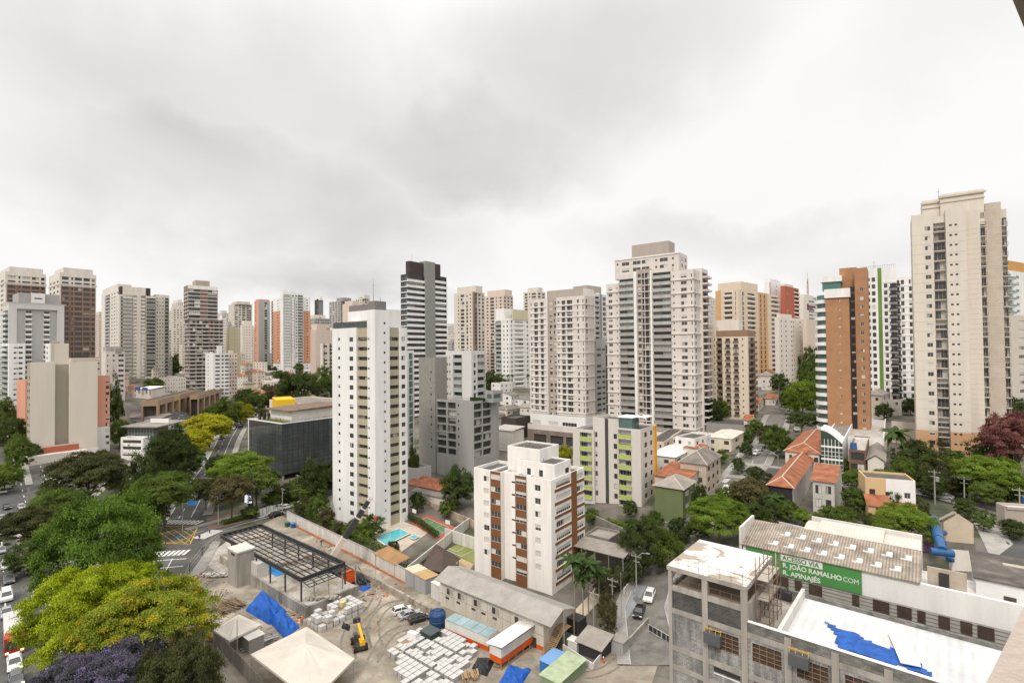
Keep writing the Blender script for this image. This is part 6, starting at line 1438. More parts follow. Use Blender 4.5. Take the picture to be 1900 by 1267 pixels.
# --- walls and fences
def wall_line(label,pts,h,th,m,cap=None,name='wall',cat='wall',z=None,ball=0,parts=None):
 P=[G(*p) if z is None else S(*p,z) for p in pts];t=thing(name,label,cat,P[0]);q=MB();c=MB()
 for a,b_ in zip(P[:-1],P[1:]):
  d=(b_-a);n=max(1,int(d.length/5));nn=Vector((-d.y,d.x)).normalized()*th/2
  for i in range(n):
   u,v=a.lerp(b_,i/n)-P[0],a.lerp(b_,(i+1)/n)-P[0]
   if z is None:
    u.z,v.z=tz(u.x+P[0].x,u.y+P[0].y)-P[0].z,tz(v.x+P[0].x,v.y+P[0].y)-P[0].z
   pl_=[(u.x-nn.x,u.y-nn.y),(v.x-nn.x,v.y-nn.y),(v.x+nn.x,v.y+nn.y),(u.x+nn.x,u.y+nn.y)]
   q.prism(pl_,[u.z-.6,v.z-.6,v.z-.6,u.z-.6],[u.z+h,v.z+h,v.z+h,u.z+h])
   if cap:
    e=1.35;pc=[(u.x-nn.x*e,u.y-nn.y*e),(v.x-nn.x*e,v.y-nn.y*e),(v.x+nn.x*e,v.y+nn.y*e),(u.x+nn.x*e,u.y+nn.y*e)]
    c.prism(pc,[u.z+h,v.z+h,v.z+h,u.z+h],[u.z+h+.12,v.z+h+.12,v.z+h+.12,u.z+h+.12])
 q.build('wall_face',m,t)
 if cap:c.build('coping',cap,t)
 return t
def fence_line(label,pts,h,m,gap=1.8,slat=None,z=None,cat='fence',name='fence',panel=None):
 P=[G(*p) if z is None else S(*p,z) for p in pts];t=thing(name,label,cat,P[0]);q=MB();s_=MB()
 for a,b_ in zip(P[:-1],P[1:]):
  d=b_-a;n=max(1,round(d.length/gap))
  gz=lambda p:(tz(p.x,p.y) if z is None else z)-P[0].z
  for i in range(n+1):
   p=a.lerp(b_,i/n);u=p-P[0];u.z=gz(p);q.bar(u-Vector((0,0,.3)),u+Vector((0,0,h)),.09)
  for i in range(n):
   p,r=a.lerp(b_,i/n),a.lerp(b_,(i+1)/n);u,v=p-P[0],r-P[0];u.z,v.z=gz(p),gz(r)
   for f in (.06,.5,.97):q.bar(u+Vector((0,0,h*f)),v+Vector((0,0,h*f)),.05)
   if slat:
    k_=max(1,int((v-u).length/slat))
    for j in range(k_):w_=u.lerp(v,(j+.5)/k_);w2=(v-u).normalized()*slat*.44;dn=Vector((-w2.y,w2.x,0)).normalized()*.02;s_.prism([tuple((w_-w2-dn).xy),tuple((w_+w2-dn).xy),tuple((w_+w2+dn).xy),tuple((w_-w2+dn).xy)],w_.z+.05,w_.z+h+.08*((j*7) % 3))
 q.build('frame',m,t)
 if slat:s_.build('boards',panel or m,t)
 return t
mOldW=mat('streaked_white_wall',(.62,.59,.55),var=.3,streak=True,scale=.8)
wall_line('long white boundary wall with an orange line at its foot between site and tower garden',[(533,966),(600,999),(680,1039),(754,1081)],2.9,.3,mOldW,mPave,z=0)
q=MB();A,B_=S(530,972).xy,S(762,1090).xy;d=(B_-A);
tag(fence_line('low orange safety netting along the foot of the white boundary wall',[(537,973),(600,1004),(680,1046),(750,1084)],.55,mPlate,3,.8,z=0,name='safety_net',cat='safety net',panel=mPlate),None,None)
wall_line('crumbling low retaining wall between the crane and the office cabins',[(632,1052),(700,1085),(760,1118),(800,1140)],1.3,.5,mat('crumbling_wall',(.36,.31,.26),var=.5,scale=.6,col2=(.18,.15,.125),bscale=.7))
fence_line('tall weathered board fence along the pavement at the bottom left',[(378,1172),(425,1225),(485,1290)],2.6,mat('fence_post_grey',(.20,.19,.175)),2.4,.35,z=0,panel=mat('weathered_boards',(.24,.215,.185),var=.4,scale=1.2,streak=True))
fence_line('temporary mesh fence around the corner of the rubble yard',[(340,1090),(352,1060),(375,1030),(405,1005)],2.2,mMetal,2.0,None,z=0)
fence_line('white site gate at the end of the cross street',[(470,962),(498,953),(524,947)],2.4,mWhite,1.2,.5,z=0,name='site_gate',cat='gate')
wall_line('stained white boundary wall between pool garden and football pitch',[(757,1076),(800,1040),(848,998),(872,980)],3.2,.25,mOldW,z=0)
wall_line('white wall with dark canopy behind the football pitch',[(826,1002),(884,1022)],3.4,.25,mOldW,z=0)
wall_line('peeling pink wall behind the tennis court',[(757,925),(815,955),(880,985)],3.0,.3,mat('peeling_wall',(.46,.36,.28),var=.5,scale=.5,col2=(.30,.24,.19),bscale=.4),z=0)
wall_line('low concrete wall along the ramp of the side street',[(1150,1225),(1203,1165)],2.0,.25,mConc,z=0)
wall_line('white garden wall beside the side street with the white car',[(1158,1115),(1190,1070)],2.6,.25,mOldW,z=0)
wall_line('high retaining wall behind the car shelter',[(1085,968),(1160,1005)],3.2,.4,mConcD)
wall_line('long beige retaining wall on the hill street at the right',[(1700,898),(1790,903),(1930,938)],2.4,.3,mat('hill_wall',(.42,.37,.31),var=.3,streak=True))
wall_line('pale wall stepping up behind the slope of the sand tower',[(1655,820),(1705,826)],7.0,.4,wbeige)
wall_line('white yard wall in front of the terracotta roofs',[(1385,965),(1440,985),(1500,1000)],2.2,.25,mOldW)
wall_line('long wall below the tall trees on the left street',[(30,900),(22,850),(14,810)],2.5,.3,mOldW)
# gate on the side street
t=thing('driveway_gate','black double gate with white frames beside the concrete building','gate',S(1204,1183,0),atan2((S(1240,1205)-S(1204,1183)).y,(S(1240,1205)-S(1204,1183)).x))
for k_ in range(2):
 q=MB();x=k_*3.0;q.box(x,x+2.9,0,.06,.1,2.5);l_=q.build('leaf',mSteel,t)
 q=MB()
 for zz in (.1,1.3,2.5):q.box(x,x+2.9,-.05,-.004,zz-.04,zz+.04)
 for xx in (0,1.0,1.95,2.9):q.box(x+xx-.03,x+xx+.03,-.055,-.003,.1,2.5)
 q.build('frame',mFrame,l_)
# sheds and boxes by the driveway
def boxthing(name,label,cat,P,dims,m,roofm=None,rz=-TH,slope=.0,over=.15,extra=None):
 t=thing(name,label,cat,P,rz);w_,d_,h_=dims;q=MB()
 q.box(-w_/2,w_/2,0,d_,0,h_);q.build('body',m,t)
 if roofm:
  q=MB();q.prism([(-w_/2-over,-over),(w_/2+over,-over),(w_/2+over,d_+over),(-w_/2-over,d_+over)],[h_+.01,h_+.01,h_+slope,h_+slope],[h_+.12,h_+.12,h_+slope+.12,h_+slope+.12]);q.build('roof',roofm,t)
 return t
boxthing('guard_shed','dark guard shed with a pale sheet roof behind the white site wall','shed',S(1094,1226),(4.2,3.4,2.6),mSteel,mFib,slope=.9,over=.5)
wall_line('white site wall around the guard shed',[(1045,1215),(1100,1252),(1118,1230)],1.9,.15,mOldW,z=0)
boxthing('portable_toilet','grey portable cabin standing alone by the ramp wall','portable toilet',S(1145,1222),(2.2,2.2,2.9),mat('toilet_grey',(.33,.34,.33),var=.2,streak=True),mFib)
for i in range(3):boxthing('portable_toilet',['grey portable toilet, nearest the guard shed in the row of three','grey portable toilet in the middle of the row of three','grey portable toilet at the street end of the row of three'][i],'portable toilet',S(1106+i*9,1206+i*5),(1.4,1.8,2.6),mat('toilet_grey',(.33,.34,.33)),mat('pale_cement',(.56,.53,.48)))
boxthing('white_cabinet','white cabinet standing behind the site wall','cabinet',S(1062,1216),(1.8,1.4,2.4),mCW,mCW)
boxthing('tool_store','long store with a pale green sheet roof at the bottom','store',S(1020,1292),(3.4,7.5,2.6),mat('green_store',(.20,.26,.17)),mat('pale_green_roof',(.36,.42,.27),var=.3,scale=.8),rz=-TH,over=.2)
boxthing('storage_box','blue storage box next to the pale green roof','storage box',S(1012,1256),(2.2,4.0,2.3),mat('box_blue',(.04,.16,.42),var=.2),mat('box_blue_lid',(.16,.30,.52)))
boxthing('tank_box','dark grey water box beside the garden stair','tank',S(1063,1180),(2.6,2.6,3.0),mSteel)
boxthing('site_bin','green wheeled bins by the white boundary wall, one thing of lids in a row','bin',S(530,978),(1.2,1.0,1.3),mat('bin_green',(.03,.12,.06)),mat('bin_lid',(.04,.16,.10)))
boxthing('site_bin','blue wheeled bin next to the green bins','bin',S(541,980),(1.3,1.0,1.3),mat('bin_blue',(.03,.10,.3)),mat('bin_lid_blue',(.05,.16,.42)))
boxthing('grey_container','dark grey storage container behind the small tent','container',S(452,1206),(4.2,2.6,2.4),wgreyd,mat('pale_cement',(.56,.53,.48)))
boxthing('kit_crate','dark green plastic crate stack beside the flatbed truck','crate',S(790,1192),(2.6,2.2,1.7),mat('crate_green',(.045,.06,.055),var=.3),mat('crate_lid',(.07,.09,.085)))
# timber, pipes and rubble heaps
def heap(label,P,n,L_,m,seed,rz=0,name='timber_pile',cat='timber pile',w_=2.0,h=.9,r=.08):
 rr=random.Random(seed);q=MB()
 for i in range(n):
  x,y,z=rr.uniform(-w_/2,w_/2),rr.uniform(-.4,.4),rr.uniform(0,h);a=rr.uniform(-.22,.22);l_=L_*rr.uniform(.6,1)
  q.bar((x-sin(a)*l_/2,y-cos(a)*l_/2,z+r),(x+sin(a)*l_/2,y+cos(a)*l_/2,z+r+rr.uniform(-.1,.1)),r*rr.uniform(1,3),r)
 return tag(q.build(name,m,None,P,rz),label,cat)
heap('heap of brown planks and boards left of the big tarpaulin',S(424,1128),60,6,mat('old_planks',(.20,.14,.09),var=.5,scale=2),1,1.0,w_=4.5)
heap('heap of pale scrap boards at the left of the rubble yard',S(395,1105),25,4,mat('pale_scrap',(.42,.37,.31),var=.4),2,.4,w_=5,h=.5)
heap('bundle of long dark pipes behind the crane truck',S(668,1076),22,9,mSteel,3,.65,name='pipe_bundle',cat='pipes',w_=1.6,h=1.1,r=.12)
heap('bundle of grey gutter profiles beside the dark container',S(482,1196),18,6,mMetal,4,-1.0,name='pipe_bundle',cat='pipes',w_=2.4,h=.8,r=.12)
heap('orange crumpled sacks at the corner of the small tent',S(398,1188),26,1.2,mat('orange_sacks',(.55,.24,.10),var=.4),5,0,name='sack_heap',cat='sacks',w_=3,h=1.0,r=.3)
heap('timber pallets and off-cuts beside the black plastic sheet',S(872,1262),30,2.4,mTimb,6,.3,w_=2.6,h=1.0,r=.12)
heap('yellow metal trestle frames above the block stacks',S(806,1178),14,3.0,mat('yellow_paint',(.62,.34,.02)),7,-.9,name='trestle',cat='trestles',w_=1.8,h=1.0,r=.06)
heap('scattered white boards near the container on its scaffold',S(985,1222),14,5,mat('pale_scrap',(.42,.37,.31)),9,-.9,w_=3,h=.25)
heap('low rubble of broken concrete on the deck edge',S(600,1112,ZD),50,1.0,mConc,10,0,name='rubble_heap',cat='rubble',w_=7,h=.5,r=.18)
heap('rubble heap left of the square concrete tower',S(402,1070),60,1.2,mat('pale_cement',(.56,.53,.48)),12,0,name='rubble_heap',cat='rubble',w_=6,h=.7,r=.2)
tarp('tarpaulin','black rubbish bags heaped beside the telehandler',[S(633,1166),S(648,1172),S(650,1164),S(636,1158)],.8,mat('black_sheet',(.025,.027,.03)),17,10,.5)
# deck clutter under the frame
heap('formwork boards laid out on the deck under the steel frame',S(560,1040,ZD+.05),40,3.5,mat('old_planks',(.20,.14,.09)),14,.7,name='formwork',cat='formwork',w_=12,h=.3,r=.14)
heap('pale sacks and offcuts scattered at the far end of the deck',S(480,1000,ZD+.05),40,1.4,mat('pale_scrap',(.42,.37,.31)),15,.2,name='scrap_heap',cat='scrap',w_=12,h=.5,r=.3)
# TOWER GARDEN: POOL, COURTS, GAZEBOS
quad_px('pool_terrace',[(668,1000),(735,962),(798,985),(735,1030)],.03,mat('terrace_stone',(.50,.43,.34),var=.2),8,8)
P=[G(*p,.3)+Vector((0,0,.2)) for p in ((694,997),(715,1012),(761,990),(742,980))];C=sum(P,Vector())/4
t=thing('swimming_pool','turquoise rectangular swimming pool behind the white boundary wall','swimming pool',(C.x,C.y,C.z))
q=MB();q.poly([tuple(p-C) for p in P]);wat=q.build('water',mat('pool_water',(.10,.46,.52),rough=.08,var=.08,spec=.6),t,(0,0,.14))
q=MB()
for i in range(4):a,b_=P[i]-C,P[(i+1) % 4]-C;q.bar((a.x,a.y,.2),(b_.x,b_.y,.2),.35,.2)
q.build('rim',mat('pool_rim',(.58,.56,.52)),t)
P=[G(*p,.3)+Vector((0,0,.2)) for p in ((760,997),(768,1001),(778,996),(770,992))];C=sum(P,Vector())/4
t=thing('swimming_pool','tiny square paddling pool beside the turquoise swimming pool','swimming pool',(C.x,C.y,C.z))
q=MB();q.poly([tuple(p-C) for p in P]);q.build('water',mat('pool_water',(.10,.46,.52)),t,(0,0,.12));q=MB()
for i in range(4):a,b_=P[i]-C,P[(i+1) % 4]-C;q.bar((a.x,a.y,.18),(b_.x,b_.y,.18),.2,.18)
q.build('rim',mat('pool_rim',(.58,.56,.52)),t)
quad_px('tennis_court',[(762,970),(793,955),(845,978),(815,1002)],.05,mat('court_red',(.42,.10,.06),var=.1),6,6)
quad_px('tennis_court',[(772,971),(792,961),(834,980),(815,995)],.10,mat('court_green',(.10,.19,.08),var=.12),6,6)
marks('court_line',lambda b:[strip(b,[G(*a).xy,G(*c).xy],.1,.12,2) for a,c in (((772,971),(792,961)),((792,961),(834,980)),((834,980),(815,995)),((815,995),(772,971)),((786,978),(806,968)),((800,985),(820,975)),((779,968),(822,989)))])
quad_px('football_pitch',[(826,1022),(860,1002),(905,1022),(880,1045)],.05,mat('pitch_turf',(.21,.23,.07),var=.2),6,6)
quad_px('football_pitch',[(812,1018),(826,1022),(880,1046),(868,1062)],.06,mat('pitch_sand',(.45,.34,.2)),6,6)
marks('court_line',lambda b:[strip(b,[G(*a).xy,G(*c).xy],.14,.12,2) for a,c in (((833,1018),(848,1025)),((848,1025),(866,1013)),((866,1013),(852,1007)),((856,1033),(884,1020)),((828,1021),(858,1034)))])
def pav(label,pts,zE,zA,m,name='gazebo'):
 P=[S(*p,zE) for p in pts];C=sum(P,Vector())/4;t=thing(name,label,'pavilion',(C.x,C.y,0));b=MB();A=Vector((0,0,zA));A1=(P[0]+P[3])/2-C;A2=(P[1]+P[2])/2-C
 r0=A1*.25 ;r1=A2*.25;r0.z=r1.z=zA;L_=[Vector((p.x-C.x,p.y-C.y,zE)) for p in P]
 b.quad(L_[0],L_[1],r1,r0);b.tri(L_[1],L_[2],r1);b.quad(L_[2],L_[3],r0,r1);b.tri(L_[3],L_[0],r0);b.build('roof',m,t)
 for p in L_:q=MB();q.tube((p.x*.85,p.y*.85,0),(p.x*.85,p.y*.85,zE+.2),.12,n=6);q.build('post',mTimb,t)
 return t
pav('small open gazebo with a pale terracotta roof by the pool',[(692,1026),(733,1048),(762,1034),(720,1010)],3.0,4.6,mat('pale_terracotta',(.42,.24,.11),var=.3,tex='tile_x',bscale=3))
pav('open pavilion with a dark brown shingle roof left of the white apartment block',[(783,1052),(819,1062),(856,1036),(808,1008)],3.0,5.2,mat('brown_shingle',(.085,.06,.05),var=.25),'pavilion')
for k_,P in enumerate((S(770,968),S(832,990))):
 t=thing('basketball_hoop',['white basketball hoop at the far end of the red and green court','white basketball hoop at the near end of the red and green court'][k_],'basketball hoop',P,-TH)
 q=MB();q.tube((0,0,0),(0,0,3.2),.09,n=6);q.build('pole',mMetal,t);q=MB();q.box(-.9,.9,-.3,-.25,2.8,3.9);q.build('backboard',mWhite2,t)
# UNFINISHED CONCRETE BUILDING (bottom right)
CB=Bld('unfinished_building','unfinished grey block building with an open top floor, white slab roof and metal roofed wing',1200,1240,1299,1048,58,th=40.3,zb=0,row=1048,mats=[mConc],cat='unfinished building')
b=CB;fx=b.fx;ZT=b.H
mBrick=mat('grey_blockwork',(.29,.28,.265),var=.95,scale=.9,streak=True,fine=.2,tex='brick',bscale=1.1,col2=(.19,.185,.175))
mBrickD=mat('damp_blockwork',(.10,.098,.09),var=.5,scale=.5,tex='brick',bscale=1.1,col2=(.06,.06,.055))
mSlabW=mat('white_membrane_patchy',(.70,.66,.61),var=.12,scale=.5,col2=(.36,.30,.235),bscale=.20,thr=(.535,.56))
D1=b.ry(1299);cols_px=[1240,1306,1378,1458,1545]
cxs=[0.0]+[fx(p,0,1100) for p in cols_px[1:]];stp=(cxs[4]-cxs[2])/2
while cxs[-1] < 62:cxs.append(cxs[-1]+stp)
x2=cxs[2];XE=cxs[-1];DP=11.6
zb_=ZT-3.55          # roof level of the lower wing's parapet
bz=[ZT-2.2,ZT-4.7,ZT-8.8,ZT-10.9,ZT-15.0,ZT-17.1,ZT-21.2]
q=MB();q.box(-.15,x2+.45,-.15,D1+.3,ZT-.45,ZT);b.part('slab_edge',q,mConc);q=MB();q.box(-.1,x2+.4,-.1,D1+.25,ZT+.004,ZT+.03);b.part('roof_membrane',q,mSlabW)
for i,x in enumerate(cxs):
 q=MB();q.box(x-.0 if i==0 else x-.2,x+.4,-.1,.3,0,ZT-.45 if i <= 2 else zb_-.3);b.part('column',q,mConc)
for z in bz:
 hi=x2 if z > zb_+.2 else XE
 q=MB();q.box(.4,hi,-.04,.25,z-.45,z+.1);b.part('beam',q,mConc)
# blockwork panels, with grid windows and slots
for i in range(len(cxs)-1):
 xa,xb_=cxs[i]+.42,cxs[i+1]-.22
 for j,(zt_,zb2) in enumerate(zip([bz[0]]+bz[1:-1],bz[1:])):
  z1_,z0_=zt_-.45,zb2+.1
  if i >= 2 and j==0:continue
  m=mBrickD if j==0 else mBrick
  q=MB();w0=w1=None
  if j % 2==1 and i >= 1 and not (i==0):w0,w1,v0,v1=xa+(xb_-xa)*.12,xa+(xb_-xa)*.92,z0_+1.35,z1_-.35
  elif j % 2==0 and j > 0 and i >= 1:w0,w1,v0,v1=xa+(xb_-xa)*.15,xa+(xb_-xa)*.95,z1_-.7,z1_-.12
  y0_,y1_=.02,.22
  if w0 is None:q.box(xa,xb_,y0_,y1_,z0_,z1_)
  else:
   q.box(xa,w0,y0_,y1_,z0_,z1_);q.box(w1,xb_,y0_,y1_,z0_,z1_);q.box(w0,w1,y0_,y1_,z0_,v0);q.box(w0,w1,y0_,y1_,v1,z1_)
  b.part('block_panel',q,m)
  if w0 is not None and j % 2==1:
   q=MB();q.quad((w0,.2,v0),(w1,.2,v0),(w1,.2,v1),(w0,.2,v1),0)
   n=max(3,int((w1-w0)/.55))
   for k_ in range(n+1):xx=w0+(w1-w0)*k_/n;q.box(xx-.03,xx+.03,.05,.12,v0,v1,1)
   for k_ in range(5):zz=v0+(v1-v0)*k_/4;q.box(w0,w1,.055,.115,zz-.025,zz+.025,1)
   b.part('window',q,[mat('dusty_brown_glass',(.085,.06,.045),rough=.3,var=.5,scale=.8),mat('rust_window_bar',(.25,.165,.105))])
  elif w0 is not None:
   q=MB();q.quad((w0,.2,v0),(w1,.2,v0),(w1,.2,v1),(w0,.2,v1));b.part('slot_opening',q,mDark);q=MB();q.box(w0,w1,-.06,.016,v0-.1,v0);b.part('sill',q,mWhite2)
# open top floor: floor, back wall, inner beam
q=MB();q.box(.4,x2+.3,.3,D1,bz[0]-.5,bz[0]-.35);q.box(.3,x2+.3,D1*.92,D1,bz[0]-.35,ZT-.45);b.part('inner_floor',q,mat('inner_brown',(.30,.24,.18),var=.2))
q=MB();q.box(x2+.12,x2+.4,.32,D1,bz[1],bz[0]+.1);b.part('side_wall',q,mConc)
q=MB();q.box(x2+.05,x2+.4,D1-.4,D1,0,ZT-.45);b.part('column',q,mConc)
q=MB();q.box(-.02,.02+.2,.3,D1,0,bz[0]);b.part('side_wall',q,mBrick)
for k_ in range(8):
 x=x2*k_/7;q=MB();q.bar((x,.0,ZT),(x,.0,ZT+1.1),.035);q.bar((x,.0,bz[0]+.1),(x,.0,bz[0]+1.1),.035);b.part('railing_post',q,mRust)
q=MB()
for z in (ZT+.55,ZT+1.05):q.bar((0,0,z),(x2+.3,0,z),.025);q.bar((x2+.3,0,z),(x2+.3,D1,z),.025)
q.bar((0,0,bz[0]+1),(x2,0,bz[0]+1),.025);b.part('railing_wire',q,mRust)
# lower wing: parapets, terrace, metal roof
zr=zb_-1.0
q=MB();q.box(x2+.42,XE,.02,.3,bz[2] if False else zb_-1.3,zb_);q.box(x2+.2,XE,DP-.3,DP,0,zr+.55);b.part('parapet',q,mat('blackened_blockwork',(.14,.135,.12),var=.6,scale=.6,tex='brick',bscale=1.1,col2=(.24,.23,.21)))
q=MB();q.box(x2+.42,XE,-.05,.36,zb_,zb_+.06);b.part('coping',q,mWhite)
xt=fx(1468,6,1150)
q=MB();q.box(x2+.41,xt,.31,DP-.31,zr-.9,zr-.6);b.part('terrace_floor',q,mat('wet_terrace',(.40,.36,.31),var=.3,scale=.5,col2=(.19,.165,.135),bscale=.3))
q=MB();q.box(xt,xt+.35,.31,DP-.31,zr-.6,zb_+.15);b.part('terrace_wall',q,mOldW)
q=MB();q.prism([(xt+.36,.32),(XE,.32),(XE,DP-.32),(xt+.36,DP-.32)],[zr-.2]*4,[zr,zr,zr+.15,zr+.15]);b.part('metal_roof',q,mat('white_metal_roof',(.64,.63,.62),rough=.5,var=.25,scale=.15,tex='corr_x',bscale=.38,col2=(.56,.555,.55)))
def rz_(y):return zr+.15*(y-.32)/(DP-.64)
b.done()
CBL=lambda px,py,z:((S(px,py,z).xy-CB.C).dot(CB.ex),(S(px,py,z).xy-CB.C).dot(CB.ey))
pts=[CBL(1500+x/3.275,880+y/3.275,zr+.35) for x,y in ((100,880),(150,905),(190,925),(300,960),(430,1030),(550,1045),(600,1062),(660,1120),(705,1150),(700,1165),(800,1220),(630,1175),(580,1152),(470,1122),(180,1032),(165,1000),(160,940),(110,900))]
import itertools
def draped_poly(pts,fz,name,label,m,cat,root,th,off=.05,step=.35,seed=2):
 rr=random.Random(seed);q=MB();xs=[p[0] for p in pts];ys=[p[1] for p in pts];H={}
 nx,ny=int((max(xs)-min(xs))/step)+1,int((max(ys)-min(ys))/step)+1;x0,y0=min(xs),min(ys)
 def hh(i,j):
  if (i,j) not in H:H[(i,j)]=fz(y0+j*step)+off+.10*abs(sin(i*.9+j*.4)*cos(j*.8-i*.3))+.06*rr.random()
  return (x0+i*step,y0+j*step,H[(i,j)])
 for i in range(nx):
  for j in range(ny):
   if inside(x0+(i+.5)*step,y0+(j+.5)*step,pts):q.quad(hh(i,j),hh(i+1,j),hh(i+1,j+1),hh(i,j+1))
 o_=q.build(name,m,None,root.location,-th);return tag(o_,label,cat)
draped_poly(pts,rz_,'tarpaulin','long torn blue tarpaulin lying across the white metal roof',mBlueT,'tarpaulin',CB.root,CB.th)
p0,p1=CBL(1665,1174,zr+.5),CBL(1690,1237,zr+.1)
q=MB();q.bar((*p0,rz_(p0[1])+.28),(*p1,rz_(p1[1])+.28),1.5,.1);tag(q.build('roof_sheet',mWhite2,None,CB.root.location,-CB.th),'loose white roof sheet lying over the torn blue tarpaulin','roof sheet')
P=CBL(1455,1111,zr-.6);t=thing('generator','black machine box on the terrace beside the white metal roof','generator',CB.root.location+Vector(((CB.ex*P[0]+CB.ey*P[1]).x,(CB.ex*P[0]+CB.ey*P[1]).y,zr-.6)),-CB.th)
q=MB();q.box(-.8,.8,-.5,.5,.1,1.0);q.build('body',mSteel,t);q=MB();q.box(-.5,.1,-.35,.35,1.0,1.3);q.tube((.4,0,1),(.4,0,1.5),.08);q.build('motor',mRail,t)
for k_,(px,py,lb) in enumerate(((1322,1178,'grey hoist bucket hanging at the first grid window'),(1482,1218,'dark hoist bucket hanging at the third grid window'))):
 P=CB.fx(px,-.5,py);zt_=CB.zz(px,py,P,-.5)
 t=thing('work_basket',lb,'work basket',CB.root.location+Vector(((CB.ex*P+CB.ey*-.5).x,(CB.ex*P+CB.ey*-.5).y,zt_-.9)),-CB.th)
 q=MB();q.box(-.85,.85,-.35,.35,0,1.1);q.build('bucket',mat('bucket_metal',(.13,.14,.145),rough=.4,metal=.3,var=.3),t)
 q=MB()
 for x in (-.8,-.3,.3,.8):q.bar((x,0,1.1),(x,.3,1.5),.05)
 q.bar((-.85,0,1.5),(.85,0,1.5),.06);q.build('hook',mat('yellow_paint',(.62,.34,.02)),t)
# scaffold tower
P=(x2+1.3,D1*.42);t=thing('scaffold','rusty tube scaffold between the slab roof and the terrace','scaffold',CB.root.location+Vector(((CB.ex*P[0]+CB.ey*P[1]).x,(CB.ex*P[0]+CB.ey*P[1]).y,zr-.6)),-CB.th)
hs=ZT+1.6-(zr-.6)
for x in (-.7,.6):
 for y in (-1.6,0,1.6,3.2):
  q=MB();q.tube((x,y,0),(x,y,hs+((x+y) % 1)*.9),.045,n=5);q.build('standard',mRust,t)
q=MB()
for z in np.linspace(.8,hs-.8,5):
 for x in (-.7,.6):q.bar((x,-1.6,z),(x,3.2,z),.05)
 for y in (-1.6,0,1.6,3.2):q.bar((-.7,y,z),(.6,y,z),.05)
q.bar((.6,-1.6,0),(.6,3.2,hs-1),.04);q.bar((-.7,3.2,0),(-.7,-1.6,hs-1),.04);q.build('ledger',mRust,t)
for z in (hs*.45,hs*.75):
 q=MB();q.box(-.6,.5,-1.5,3.1,z,z+.06);q.build('plank',mat('pale_scrap',(.42,.37,.31)),t)
# WAREHOUSE WITH THE GREEN BANNER
zA,zB_=25.5,22.6
o=S(1424,1060,zB_);o.z=0;L=Loc(o)
wh=thing('warehouse','old warehouse with a ribbed brown roof, vaulted sheds and a white side wall','warehouse',o,-TH)
xR=48.0;xB=L(1603,1092,zB_)[0];gz0=12
q=MB();q.box(-3,xR,.0,.4,zB_-2.2,zB_,1);q.box(-3,xR,0.0,.4,zB_,zA-.05,0)
for k_ in range(5):q.box(-3,xR,-.04,-.003,zB_-2.0+k_*.42,zB_-1.93+k_*.42,2)
q.box(-3,xR,.0,.4,gz0,zB_-2.2,1);q.build('side_wall',[mWhite,mat('grey_board_wall',(.40,.38,.345),var=.25,streak=True),mConcD],wh)
for k_,(fr,wv) in enumerate(((.03,3.0),(.14,1.4),(.21,2.4),(.41,1.2),(.50,2.6),(.60,2.2),(.68,1.2),(.76,1.6),(.84,1.6),(.90,2.2))):
 x=xB*2.2*fr;q=MB();wv *= .6;q.box(x,x+wv,-.06,-.045,zB_-1.5,zB_-.15,0)
 q.box(x+wv/2-.04,x+wv/2+.04,-.075,-.062,zB_-1.5,zB_-.15,1);q.build('window',[mat('dusty_brown_glass',(.085,.06,.045)),mFrameD],wh)
rd=6.2
xe=L(1708,1075,zA)[0];xw=L(1798,1085,zA)[0]
q=MB();q.prism([(-3.4,-.3),(xe,-.3),(xe,rd),(-3.4,rd)],[zA,zA,zA+1.6,zA+1.6],[zA+.12,zA+.12,zA+1.72,zA+1.72]);q.build('ribbed_roof',mat('ribbed_brown_roof',(.36,.305,.25),var=.6,scale=.5,fine=.2,tex='corr_x',bscale=1.0,col2=(.22,.18,.14)),wh)
for r_ in range(2):
 for k_ in range(8):
  x=(k_+.5*r_+.4)*xe/8.5;y=1.3+r_*2.6;z=zA+.13+(y+.3)/(rd+.3)*1.6
  q=MB();q.prism([(x-.3,y-.45),(x+.3,y-.45),(x+.3,y+.45),(x-.3,y+.45)],[z-.1,z-.1,z+.1,z+.1],[z+.06,z+.06,z+.26,z+.26]);q.box(x-.8,x-.3,y-.45,y-.3,z-.1,z+.06);q.build('skylight',mat('skylight_white',(.68,.67,.65)),wh)
for k_,(xa,xb_) in enumerate(((3.0,xe*.30),(xe*.30,xe*.76),(xe*.76,xe))):
 q=MB();n=10;rg=[]
 for i in range(n+1):
  a_=pi*i/n;rg.append((rd+3.6-3.5*cos(a_),zA+.2+(1.9 if k_==1 else 1.4)*sin(a_)))
 for (y0,z0),(y1,z1) in zip(rg[:-1],rg[1:]):q.quad((xa,y0,z0),(xb_,y0,z0),(xb_,y1,z1),(xa,y1,z1));q.quad((xb_,y0,z0),(xb_,y1,z1),(xb_,y1,zA),(xb_,y0,zA));q.quad((xa,y1,z1),(xa,y0,z0),(xa,y0,zA),(xa,y1,zA))
 q.build('vault_roof',mat('pale_vault_sheet',(.60,.555,.49),var=.15,tex='corr_x',bscale=1.0,col2=(.52,.48,.42)),wh)
q=MB();q.box(3.0,xe,rd+7.2,rd+7.5,gz0,zA+1.5);q.box(-3.4,-3.1,-.3,rd,gz0,zA+2.3);q.box(-3.09,3,rd+.1,rd+.4,gz0,zA+1.5);q.build('rear_wall',mOldW,wh)
q=MB();q.box(xe+.02,xR,.42,7.0,gz0,zA-.9);q.build('annexe',mOldW,wh)
q=MB();q.box(xe+1.6,xe+2.5,1.5,1.56,zA-.88,zA+1.1);q.build('door',mDark,wh);q=MB();q.box(xe+.6,xw-.2,1.6,1.8,zA-.89,zA+1.5);q.build('annexe_wall',mat('stained_render',(.42,.36,.28),var=.4),wh)
